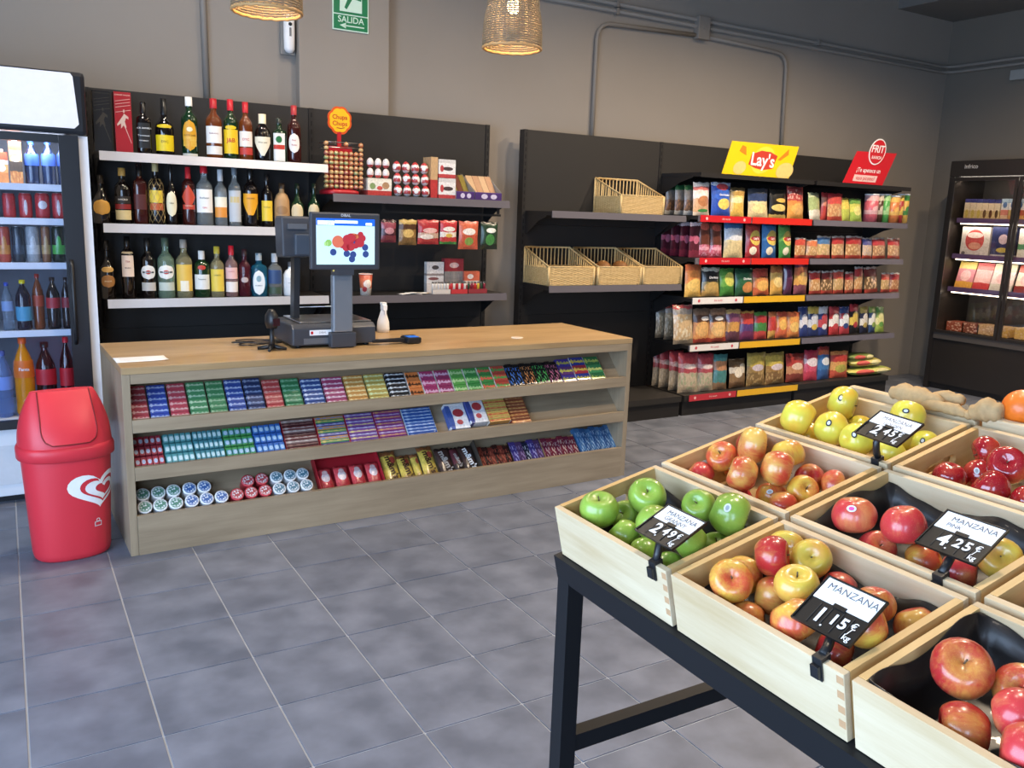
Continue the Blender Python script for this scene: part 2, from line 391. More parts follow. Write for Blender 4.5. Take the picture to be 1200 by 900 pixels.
# ------------------------------------------------------------------ pendant lamps
def wicker_mat():
    m, nt, b = _new('wicker_lamp'); tc = _n(nt, 'ShaderNodeTexCoord'); f = _noise(nt, tc.outputs['Object'], 40, 3)
    nt.links.new(_mix(nt, f, S('#6c6350'), S('#a0937a')), b.inputs['Base Color']); b.inputs['Roughness'].default_value = .6
    tr = _n(nt, 'ShaderNodeBsdfTranslucent'); tr.inputs[0].default_value = S('#d9b582'); mx = _n(nt, 'ShaderNodeMixShader'); mx.inputs[0].default_value = .12
    nt.links.new(b.outputs[0], mx.inputs[1]); nt.links.new(tr.outputs[0], mx.inputs[2]); nt.links.new(mx.outputs[0], nt.nodes['Material Output'].inputs[0])
    return m
m_wl = wicker_mat()
def pendant(px, py, dist, label, power):
    P = CAM+dist*ray(px, py); zb = P[2]
    r0 = .142; prof = [(r0, 0), (r0*.99, .05), (r0*.97, .11), (r0*.93, .15), (r0*.86, .19), (r0*.84, .25), (r0*.82, .31), (r0*.72, .345), (r0*.4, .37), (.03, .375)]
    t = thing('pendant_lamp', label, 'lamp', (P[0], P[1], zb), 0, 'wicker pendant lamps')
    def rad(z):
        for (ra, za), (rb, zb_) in zip(prof, prof[1:]):
            if za <= z <= zb_: return ra+(rb-ra)*(z-za)/(zb_-za)
        return prof[-1][0]
    wv = MB(); n = 46; K = 72; z = .004; k = 0
    while z < .372:                                  # each cane ring waves in and out round the stakes
        r = rad(z); pts = [((r+.0035*math.cos(PI*(j+k)))*math.cos(2*PI*j/K), (r+.0035*math.cos(PI*(j+k)))*math.sin(2*PI*j/K), z) for j in range(K)]
        wv.tube(pts, .0042, 5, 0, closed=True); z += .0105; k += 1
    obj('woven_shade', wv, m_wl, t)
    st = MB()
    for j in range(36):
        a = 2*PI*(j*2+.5)/K; st.tube([(rad(q)*math.cos(a), rad(q)*math.sin(a), q) for q in (0, .06, .12, .16, .2, .3, .34, .37)], .003, 4)
    obj('stakes', st, m_wl, t)
    obj('rim', MB().tube([(r0*math.cos(2*PI*j/48), r0*math.sin(2*PI*j/48), .0+.002*math.sin(j*2.2)) for j in range(48)], .0075, 6, closed=True), plain('cane_rim', '#c79a63', .55), t)
    bulb = obj('bulb', MB().lathe([(0, .16), (.02, .165), (.03, .185), (.03, .21), (.018, .24), (.014, .26), (0, .26)], 14, cap=False), plain('lamp_bulb', '#fff1d8', .4, emit='#ffcf94', es=18.), t)
    obj('socket', MB().cyl((0, 0, .26), (0, 0, .37), .02, 10), M_black, t)
    obj('cord', MB().cyl((0, 0, .37), (0, 0, ZC-zb), .004, 6), M_black, t)
    l = bpy.data.lights.new('pendant_light', 'POINT'); l.energy = power; l.color = (1.0, .60, .28); l.shadow_soft_size = .04
    lo = bpy.data.objects.new('pendant_light', l); COL.objects.link(lo); lo.location = (P[0], P[1], zb+.13)
pendant(600, 57, 4.2, 'wicker pendant lamp hanging above the shop counter beside the wall pipes', 4.5)
pendant(313, 14, 3.6, 'wicker pendant lamp hanging left of the exit sign, cut by the frame', 4.5)

# ------------------------------------------------------------------ ceiling spots of the shop
def spot(x, y, e, col, label):
    t = thing('ceiling_downlight', label, 'light', (x, y, ZC-.02), 0, 'ceiling downlights')
    obj('trim_ring', MB().lathe([(.11, 0), (.13, 0), (.13, .02), (.11, .02)], 20, cap=False), M_white, t)
    obj('diffuser', MB().lathe([(0, .012), (.11, .012)], 20, cap=False), plain('downlight_glow', '#fff6e6', .4, emit='#fff0d8', es=6.), t)
    l = bpy.data.lights.new('downlight', 'AREA'); l.shape = 'DISK'; l.size = .2; l.energy = e; l.color = col; l.spread = math.radians(150)
    lo = bpy.data.objects.new('downlight', l); COL.objects.link(lo); lo.location = (x, y, ZC-.03)
WARM = (1.0, .80, .58)
for n_, (x, y, e) in enumerate([(-.2, .35, 20), (1.2, .2, 18), (2.9, .1, 24), (4.2, -.6, 80), (5.4, -.6, 30), (.6, -2.1, 6), (1.6, -2.3, 36), (-1.6, -2.2, 5)]):
    spot(x, y, e, WARM if x > 1 else (1.0, .86, .70), 'round ceiling downlight number %d counted from the left fridge' % (n_+1) if 0 else ['round ceiling downlight over the liquor shelves', 'round ceiling downlight over the scale', 'round ceiling downlight over the wicker baskets', 'round ceiling downlight over the crisps shelves', 'round ceiling downlight beside the black fridge', 'round ceiling downlight over the open floor', 'round ceiling downlight over the fruit table', 'round ceiling downlight in front of the drinks fridge'][n_])

# ================================================================== gondola shelving
m_gon = plain('gondola_grey', '#272524', .55, .0, .05, 8); m_gond = plain('gondola_dark', '#201e1e', .5, .0, .05, 8)
m_rail = plain('shelf_rail_grey', '#6f6b72', .3, .3, .05, 10); m_slot = plain('slot_black', '#0c0c0c', .8)
YP = 1.655                                           # front of the back panels
def bay(name, label, x0, x1, zt, shelves, yb, rail, last=False, panelm=None):
    """shelves: (z, y_front, rail material)"""
    t = thing(name, label, 'shelving', (x0, YP, 0)); w = x1-x0; pm = panelm or m_gon
    for k in range(3):
        obj('back_panel', MB().box(.016, w-.016, 0, .02, .12+k*(zt-.12)/3+.001, .12+(k+1)*(zt-.12)/3-.001), pm, t)
    for xx in ([0, w] if last else [0]):
        u = obj('upright', MB().box(xx-.015, xx+.015, -.006, .06, 0, zt), m_gond, t)
        sl = MB(); z = .2
        while z < zt-.03: sl.box(xx-.004, xx+.004, -.0075, -.006, z, z+.028); z += .05
        obj('upright_slots', sl, m_slot, u)['kind'] = 'stuff'
    for z, yf, rl in shelves:
        d = yf-YP
        s = obj('shelf', MB().box(.016, w-.016, d+.008, -.007, z-.028, z).box(.016, w-.016, d+.001, d+.008, z-.034, z), m_gond, t)
        if rl is not None: obj('shelf_rail', MB().prism([(d-.012, z-.043), (d+.0, z-.043), (d+.0, z+.004), (d-.004, z+.004)], .0155, w-.0155, 'x'), rl, s)
        for xx in (.0165, w-.0205):
            obj('bracket', MB().prism([(-.008, z-.029), (-.008, z-.16), (-.03, z-.16), (d*.5, z-.07), (d*.8, z-.036), (d*.8, z-.029)], xx, xx+.004, 'x'), m_gond, s)
    d = yb-YP
    b = obj('base', MB().box(.016, w-.016, d+.02, -.007, .0, .12), m_gond, t)
    obj('base_deck', MB().box(.0155, w-.0155, d, -.007, .12, .165), m_gon, b)
    return t
GX = [-.525, .722, 1.965]                            # left run
bay('gondola_bay', 'dark grey shelving bay stocked with three rows of liquor bottles', GX[0], GX[1], 2.105, [(1.752, 1.30, M_alu), (1.383, 1.30, M_alu), (.983, 1.30, M_alu)], 1.30, M_alu)
bay('gondola_bay', 'dark grey shelving bay with sweets and lollipops behind the scale', GX[1], GX[2], 2.105, [(1.588, 1.30, m_rail), (.978, 1.30, m_rail)], 1.30, m_rail, True)
HX = [2.275, 3.515, 4.775, 6.03]                     # right run
bay('gondola_bay', 'dark grey shelving bay holding the four wicker baskets', HX[0], HX[1], 2.10, [(1.537, 1.30, m_rail), (1.022, 1.30, m_rail)], 1.20, m_rail, False)
chip_z = [1.545, 1.228, .925, .560]
bay('gondola_bay', 'crisps shelving bay under the yellow sign', HX[1], HX[2], 2.10, [(1.862, 1.20, None)]+[(z, 1.20, m_rail) for z in chip_z], 1.20, m_rail)
bay('gondola_bay', 'snack shelving bay under the red sign, at the right end', HX[2], HX[3], 2.10, [(1.862, 1.20, None)]+[(z, 1.20, plain('shelf_rail_violet', '#77737f', .25, .3)) for z in chip_z], 1.20, m_rail, True)

# ================================================================== counter
C_O = np.array([-.586, .0857, 0.]); C_A = .022; C_L, C_D, C_H = 2.720, .716, .828
C_U = np.array([math.cos(C_A), math.sin(C_A), 0]); C_W = np.array([-math.sin(C_A), math.cos(C_A), 0])
C_M = Matrix(((C_U[0], C_W[0], 0, C_O[0]), (C_U[1], C_W[1], 0, C_O[1]), (0, 0, 1, 0), (0, 0, 0, 1)))
def cfront(px, py, t=0.): d = onp(px, py, C_O+C_W*t, C_W)-C_O; return d@C_U, d[2]
m_oak = wood('oak_laminate', '#a8957a', '#8a7860', 'x', 2.2, .45, 16, .1, .08); m_oakv = wood('oak_laminate_v', '#a8957a', '#8a7860', 'z', 2.2, .45, 16, .1, .08)
ct = thing('shop_counter', 'oak laminate shop counter with three sloping sweet shelves', 'counter', M=C_M)
obj('countertop', MB().box(0, C_L, 0, C_D, C_H-.03, C_H), wood('oak_top', '#b4966c', '#987a54', 'x', 2.2, .4, 16, .1, .06), ct, bevel=.0015)
for x in (0, C_L-.032): obj('side_panel', MB().box(x, x+.032, 0.002, C_D-.002, 0, C_H-.0305), m_oakv, ct, bevel=.0015)
obj('fascia', MB().box(.033, C_L-.033, .0, .02, .757, C_H-.0305), m_oak, ct)
SLOPE = math.radians(47)
ROWZ = [(.545, .602), (.335, .395), (.0, .178)]
ROWS = []
for k, (za, zb_) in enumerate(ROWZ):
    obj('kick_board' if k == 2 else 'shelf_lip', MB().box(.033, C_L-.033, 0, .022, za, zb_), m_oak, ct, bevel=.0015)
    z0 = zb_-(.05 if k < 2 else .09); c, s = math.cos(SLOPE), math.sin(SLOPE); t0 = .023; ln = .27 if k == 0 else .29
    sh = MB().prism([(t0, z0), (t0+c*ln, z0+s*ln), (t0+c*ln-s*-.018, z0+s*ln-c*.018), (t0+s*.018, z0-c*.018)], .033, C_L-.033, 'x')
    obj('sloping_shelf', sh, m_oak, ct)
    # frame of the slope: x along the counter, y up the slope, z off the slope
    L = Matrix(((1, 0, 0, 0), (0, c, -s, t0), (0, s, c, z0), (0, 0, 0, 1)))
    ROWS.append(C_M @ L)
obj('back_panel', MB().box(.033, C_L-.033, C_D-.022, C_D-.004, 0, C_H-.0305), m_oakv, ct)
def slope_xy(row, px, py, off=.0):
    """pixel -> (x along the counter, y up the slope) on the slope of a row, off metres above the board"""
    Mx = ROWS[row]; n = Mx.to_3x3() @ Vector((0, 0, 1)); o = Mx @ Vector((0, 0, off))
    P = onp(px, py, np.array(o), np.array(n)); l = Mx.inverted() @ Vector(P); return l.x, l.y

# ================================================================== swing bin
b0 = (onz(85, 665)+np.array([.035, .18, 0])); bin_ = thing('swing_bin', 'red plastic swing-top bin with white heart logo beside the counter', 'bin', (-.80, .262, 0), .12)
m_bin = plain('bin_red', '#d83340', .42, 0, .03, 12, bump=.03); m_bind = plain('bin_red_flap', '#da3540', .4, 0, .03, 12)
SX, SY = 1.0, .80
obj('body', MB().lathe([(.0, 0), (.14, 0), (.148, .008), (.152, .03), (.162, .25), (.172, .46), (.172, .465), (.0, .466)], 40, sx=SX, sy=SY, power=2.5, cap=False), m_bin, bin_)
obj('collar', MB().lathe([(.176, .44), (.186, .445), (.187, .485), (.18, .50), (.176, .50)], 40, sx=SX, sy=SY, power=2.5, cap=False), m_bin, bin_)
lid = MB()
def lidf(i, j):
    a = 2*PI*i; ca, sa = math.cos(a), math.sin(a); g = (abs(ca)**2.5+abs(sa)**2.5)**(-.4)
    z = .495+.225*j; k = 1-.30*j**1.5
    x = .178*g*ca*(1-.33*j**2.1); y = .178*SY*g*sa*(1-.80*j**1.6)
    return (x, y, z)
lid.grid(lidf, 48, 12); lid._add([lidf(i/48, 1) for i in range(48)], [list(range(48))])
obj('lid', lid, m_bin, bin_)
fp = MB()
def flapf(i, j):                                     # the swinging flap on the front slope of the lid, rounded at its lower end
    z = .515+.206*j; jj = (z-.495)/.225
    hw = .108*(1-.1*j)*min(1, math.sqrt(max(0, 1-(max(0, .32-j)/.32)**2))*.35+.65)
    x = (i-.5)*2*hw; q = .178*(1-.33*jj**2.1); yy = .178*SY*(1-.80*jj**1.6)
    y = -yy*max(.05, (1-min(.999, abs(x)/q)**2.5))**.4
    return (x, y-.005, z)
fp.grid(flapf, 16, 14); obj('flap', fp, m_bind, bin_)
gr = MB(); edge = [flapf(0, j/14) for j in range(14, -1, -1)]+[flapf(i/16, 0) for i in range(1, 17)]+[flapf(1, j/14) for j in range(1, 15)]
gr.tube(edge, .0028, 5); obj('flap_gap', gr, plain('bin_gap', '#7c1016', .6), bin_)
def binwrap(mb, cx, cz, off=.0015):                  # flat print (XZ) laid on the curved body
    out = []
    for x, y, z in mb.v:
        a0 = (x+cx)/.166; Z = z+cz; r = .152+(.172-.152)*(Z-.03)/.43
        ca, sa = math.cos(-PI/2+a0), math.sin(-PI/2+a0); g = (abs(ca)**2.5+abs(sa)**2.5)**(-.4)
        out.append(((r*g+off)*ca*SX, (r*g+off)*sa*SY, Z))
    mb.v = out; return mb
def heart(s, n=40):                                  # rounded heart outline
    P = []
    for k in range(n):
        t = 2*PI*k/n; x = 16*math.sin(t)**3; y = 13*math.cos(t)-5*math.cos(2*t)-2*math.cos(3*t)-math.cos(4*t)
        P.append((x/17*s, y/17*s))
    return P
lg = MB(); h0 = heart(.104); h1 = heart(.076); h2 = heart(.060); h3 = heart(.036)
def hring(a, b, da, db):
    n = len(a); vs = [(p[0]*1.3+da[0], 0, p[1]*(1.0 if p[1] > 0 else .78)+da[1]) for p in a]+[(p[0]*1.3+db[0], 0, p[1]*(1.0 if p[1] > 0 else .78)+db[1]) for p in b]
    lg._add(vs, [(i, (i+1) % n, n+(i+1) % n, n+i) for i in range(n)])
hring(h0, h1, (0, 0), (.014, 0)); hring(h2, h3, (.014, -.002), (.026, -.002))
obj('heart_logo', binwrap(lg, .100, .300), M_chalk, bin_)
rc = MB(); rc.ring([(-.016, -.014), (.016, -.014), (.016, .008), (-.016, .008)], [(-.012, -.01), (.012, -.01), (.012, .004), (-.012, .004)], 0, .0005, lambda x, z, a: (x, a, z)); rc.ring([(.009*math.cos(k*PI/4), .014+.009*math.sin(k*PI/4)) for k in range(8)], [(.005*math.cos(k*PI/4), .014+.005*math.sin(k*PI/4)) for k in range(8)], 0, .0005, lambda x, z, a: (x, a, z))
obj('recycling_mark', binwrap(rc, .09, .150), M_chalk, bin_)
# ================================================================== fruit table
F_O = np.array([-.022, -2.312, .913]); F_T, F_Y = .227, -.022
F_U = np.array([math.sin(F_Y), -math.cos(F_Y), 0]); F_W = np.array([math.cos(F_Y)*math.cos(F_T), math.sin(F_Y)*math.cos(F_T), math.sin(F_T)]); F_N = np.cross(F_U, F_W)
def fmat(s=0., t=0., n=0.):
    o = F_O+s*F_U+t*F_W+n*F_N
    return Matrix([[F_U[i], F_W[i], F_N[i], o[i]] for i in range(3)]+[[0, 0, 0, 1]])
CA, CB, GU, GW, CHT = .360, .267, .013, .016, .111
m_frame = plain('black_steel', '#161618', .5, 0, .05, 12, spec=.3)
NT = -CHT-.0015
tb = thing('fruit_table', 'black steel fruit display table with tilted top', 'table', (float(F_O[0]), float(F_O[1])-.7, 0))
inv = Matrix.Translation((-tb.location[0], -tb.location[1], 0))
TL, TW = 1.50, 1.165                                 # along the aisle, across
def tpart(name, mb): return obj(name, mb, m_frame, tb, inv @ fmat())
for nm, (a0, a1, c0, c1) in {'front_rail': (-.012, TL, -.014, .026), 'rear_rail': (-.012, TL, TW-.04, TW), 'end_rail': (-.012, .028, .027, TW-.041)}.items():
    tpart(nm, MB().box(a0, a1, c0, c1, NT-.055, NT))
tpart('end_rail', MB().box(TL-.04, TL, .027, TW-.041, NT-.055, NT)); tpart('deck', MB().box(.029, TL-.041, .027, TW-.041, NT-.008, NT-.002))
def wpt(s, t, n): return F_O+s*F_U+t*F_W+n*F_N
legs = {}
for s in (.012, TL-.03):
    for t in (.006, TW-.02):
        P = wpt(s, t, NT-.05); legs[(s, t)] = P
        obj('leg', MB().box(P[0]-.02, P[0]+.02, P[1]-.02, P[1]+.02, 0, P[2]), m_frame, tb, inv)
for s in (.012, TL-.03):
    a, b = legs[(s, .006)], legs[(s, TW-.02)]
    obj('lower_rail', MB().box(a[0]+.021, b[0]-.021, a[1]-.017, a[1]+.017, .345, .385), m_frame, tb, inv)
a, b = legs[(.012, TW-.02)], legs[(TL-.03, TW-.02)]
obj('lower_rail', MB().box(a[0]-.017, a[0]+.017, b[1]+.021, a[1]-.021, .345, .385), m_frame, tb, inv)

m_pine = wood('pine_u', '#d8c5a4', '#bca076', 'x', 2.4, .55, 12, 0, .12, True); m_pinew = wood('pine_w', '#dcba80', '#bd9354', 'y', 2.4, .55, 12, 0, .12, True)
m_pineb = wood('pine_bottom', '#caa870', '#a98855', 'x', 2.4, .6, 12)
BT = .0125
def crate(label, i, j, dn=0., ds=0.):
    t = thing('wooden_crate', label, 'crate', M=fmat(i*(CA+GU)+ds, j*(CB+GW), dn), group='pine crates on the fruit table')
    H = CHT
    for y in (0, CB-BT): obj('side_board', MB().box(0, CA, y, y+BT, -H, 0), m_pine, t, bevel=.0012)
    # end boards with a stadium hand hole
    n = 24; inn = []; out = []; cy, cz, hw, hh = CB/2, -.042, .045, .0125
    for k in range(n):
        a = 2*PI*k/n+PI/n; ca, sa = math.cos(a), math.sin(a)
        x = (hw-hh)*(1 if ca > 0 else -1)+hh*ca if abs(ca) > 1e-6 else 0; inn.append((cy+x, cz+hh*sa))
        q = max(abs(ca)/(CB/2-BT-.0005), abs(sa)/(.042 if sa > 0 else H-.042)); out.append((cy+ca/q, cz+sa/q))
    # square the outer corners
    for cx, zz in ((BT+.0005, 0), (CB-BT-.0005, 0), (BT+.0005, -H), (CB-BT-.0005, -H)):
        kk = min(range(n), key=lambda q: (out[q][0]-cx)**2+(out[q][1]-zz)**2); out[kk] = (cx, zz)
    for x in (0, CA-BT):
        obj('end_board', MB().ring(out, inn, x, x+BT, lambda p, q, a: (a, p, q)), m_pinew, t)
    obj('bottom_board', MB().box(BT+.0005, CA-BT-.0005, BT+.0005, CB-BT-.0005, -H+.002, -H+.010), m_pineb, t)
    if j == 0:                                       # end grain of the finger joints on the shopper's side
        for k in range(4): obj('finger_joint', MB().box(CA-BT, CA-.001, -.0004, .0001, -.018-k*.024, -.006-k*.024), plain('end_grain', '#b98f66', .7, 0, .2, 60), t)
    return t
CR = {(0, 0): 'pine crate of green apples with the 2.49 price tag', (1, 0): 'pine crate of red-yellow apples with the 1.15 price tag',
      (2, 0): 'pine crate with black liner and few red apples in the bottom right corner', (0, 1): 'pine crate of orange-red apples between the green and yellow apples',
      (1, 1): 'pine crate of pinkish apples with the 4.25 price tag', (2, 1): 'pine crate at the right edge below the 4.25 price tag',
      (0, 2): 'pine crate of yellow apples with the 2.45 price tag', (1, 2): 'pine crate of dark red apples at the right edge',
      (0, 3): 'shallow pine tray holding ginger roots behind the yellow apples', (1, 3): 'shallow pine tray with an orange at the right edge'}
def ledge(label, i):
    t = thing('wooden_tray', label, 'tray', M=fmat(i*(CA+GU)+(.03 if i == 0 else 0.), 3*(CB+GW), 0.), group='shallow trays behind the crates'); L = CA-(.03 if i == 0 else 0.)
    obj('front_board', MB().box(0, L, 0, .018, -CHT, .014), m_pine, t, bevel=.005)
    obj('bottom_board', MB().box(.001, L-.001, .0185, .105, -.058, -.050), m_pineb, t); obj('rear_support', MB().box(.001, L-.001, .1055, .115, -CHT, -.040), m_pine, t)
    for x in (0.002, L-.014): obj('end_board', MB().box(x, x+.012, .0185, .105, -CHT, -.0585), m_pinew, t)
for (i, j), lb in CR.items():
    if j < 3: crate(lb, i, j)
    else: ledge(lb, i)
# support strip that lifts the rearmost row a little
m_liner = plain('black_liner', '#1d1613', .42, 0, .15, 20, coat=.05, bump=.2)
def liner(i, j, label, seed, hi=.0):
    rnd = random.Random(seed); ph = [rnd.uniform(0, 6) for _ in range(6)]
    a0, a1, b0, b1 = BT+.003, CA-BT-.003, BT+.003, CB-BT-.003
    def fn(u, v_):
        x = a0+(a1-a0)*u; y = b0+(b1-b0)*v_
        e = min(u*(a1-a0), (1-u)*(a1-a0), v_*(b1-b0), (1-v_)*(b1-b0))
        lip = -.062+hi+.012*math.sin(26*x+ph[0])+.010*math.sin(y*34+ph[1])
        k = max(0, 1-e/.03); z = -.0965+(lip+.0965)*k**2
        return (x, y, z+.002*math.sin(x*90+ph[2])*math.sin(y*80+ph[3])+.003)
    mb = MB().grid(fn, 36, 26)
    o = obj('tray_liner', mb, m_liner, M=fmat(i*(CA+GU), j*(CB+GW))); md = o.modifiers.new('thick', 'SOLIDIFY'); md.thickness = .0015
    tag(o, label, 'liner', 'black plastic tray liners')
liner(0, 0, 'black plastic liner under the green apples', 1); liner(1, 0, 'black plastic liner under the apples with the 1.15 tag', 2, .01)
liner(1, 1, 'shiny black plastic liner under the pinkish apples', 3, .036); liner(2, 0, 'shiny black plastic liner in the bottom right apple crate', 4, .042)
liner(2, 1, 'black plastic liner in the crate below the 4.25 tag', 5, .01)

# ------------------------------------------------------------------ apples
def apple_mat(name, base, flush, amount, streak=1.0, rough=.28, coat=.35, spots=None):
    m, nt, b = _new(name); tc = _n(nt, 'ShaderNodeTexCoord'); oi = _n(nt, 'ShaderNodeObjectInfo')
    va = _n(nt, 'ShaderNodeVectorMath', operation='ADD'); cx = _n(nt, 'ShaderNodeCombineXYZ')
    r = _math(nt, 'MULTIPLY', oi.outputs['Random'], 11.)
    for i in range(3): nt.links.new(r, cx.inputs[i])
    nt.links.new(tc.outputs['Object'], va.inputs[0]); nt.links.new(cx.outputs[0], va.inputs[1])
    big = _noise(nt, va.outputs[0], 1.5, 1); fine = _noise(nt, va.outputs[0], 16, 3, .6, 1, 1, .14); dots = _noise(nt, va.outputs[0], 45, 1)
    f = _math(nt, 'ADD', _math(nt, 'MULTIPLY', _math(nt, 'SUBTRACT', big, .5), 3.2), _math(nt, 'MULTIPLY', _math(nt, 'SUBTRACT', fine, .5), 1.1*streak))
    f = _math(nt, 'ADD', f, _math(nt, 'ADD', amount-.15, _math(nt, 'MULTIPLY', oi.outputs['Random'], .3)))
    n = nt.nodes.new('ShaderNodeClamp'); nt.links.new(f, n.inputs[0])
    sp = _n(nt, 'ShaderNodeSeparateXYZ'); nt.links.new(tc.outputs['Generated'], sp.inputs[0])
    col = _mix(nt, n.outputs[0], S(base), S(flush))
    cav = _math(nt, 'GREATER_THAN', sp.outputs[2], .975)
    col = _mix(nt, _math(nt, 'MULTIPLY', _math(nt, 'GREATER_THAN', dots, .70), .22), col, S('#f0dfa0'))
    nt.links.new(col, b.inputs['Base Color']); b.inputs['Roughness'].default_value = rough; b.inputs['Coat Weight'].default_value = coat; b.inputs['Coat Roughness'].default_value = .12
    b.inputs['Subsurface Weight'].default_value = .08; b.inputs['Subsurface Radius'].default_value = (.01, .006, .003)
    return m
AM = {'green': apple_mat('granny_green', '#93b146', '#7d9d38', .5, .5), 'golden': apple_mat('golden_yellow', '#d9cf4a', '#e3b93f', .25, .4),
      'fuji': apple_mat('fuji_orange', '#dcae55', '#c2452f', .55), 'mixed': apple_mat('mixed_yellow_red', '#dfb94a', '#cb5433', .45), 'yellow': apple_mat('yellow_apple', '#ddc04c', '#d99a45', .3, .6),
      'pink': apple_mat('pink_red', '#d98a55', '#c93a3c', .85), 'red': apple_mat('dark_red', '#c0492f', '#9c1a22', .8, 1, .15, .7), 'gala': apple_mat('gala_red', '#cf8f45', '#b22a2b', .8)}
def apple_mesh(seed, tall=1.0):
    rnd = random.Random(seed); prof = []
    n = 20
    for k in range(n+1):
        t = PI*k/n                                    # 0 = bottom, PI = top
        r = math.sin(t)**.92*(1+.05*math.cos(t)*-1); z = -math.cos(t)
        if t < .62: z += .30*(1-t/.62)**1.7
        if t > PI-.78: z -= .46*((t-(PI-.78))/.78)**1.6
        prof.append((max(r, .0005)*.5, z*.5*.92*tall))
    mb = MB(); seg = 24; ph = rnd.uniform(0, 6)
    mb.lathe(prof, seg, cap=False); out = []
    for x, y, z in mb.v:
        a = math.atan2(y, x); k = 1+.022*math.cos(5*a+ph)*(.4-z if z < .4 else 0)+.02*math.cos(2*a+ph*2)
        out.append((x*k, y*k, z*(1+.03*math.cos(a+ph))))
    mb.v = out; return mb
AMESH = {}
def amesh(kind, v_):
    if (kind, v_) not in AMESH: AMESH[(kind, v_)] = apple_mesh(v_*7+3, [1.0, .93, 1.04][v_]).mesh('apple', AM[kind])
    return AMESH[(kind, v_)]
m_stem = plain('apple_stem', '#5a452b', .7); m_stick = plain('sticker_dark', '#2a2a30', .3); m_stickw = plain('sticker_white', '#d8dee0', .3); m_stickp = plain('sticker_pink', '#d9579a', .3)
STEM = MB().tube([(0, 0, .18), (.015, .0, .30), (.04, .01, .40)], .018, 6).mesh('stem', m_stem)
rA = random.Random(11)
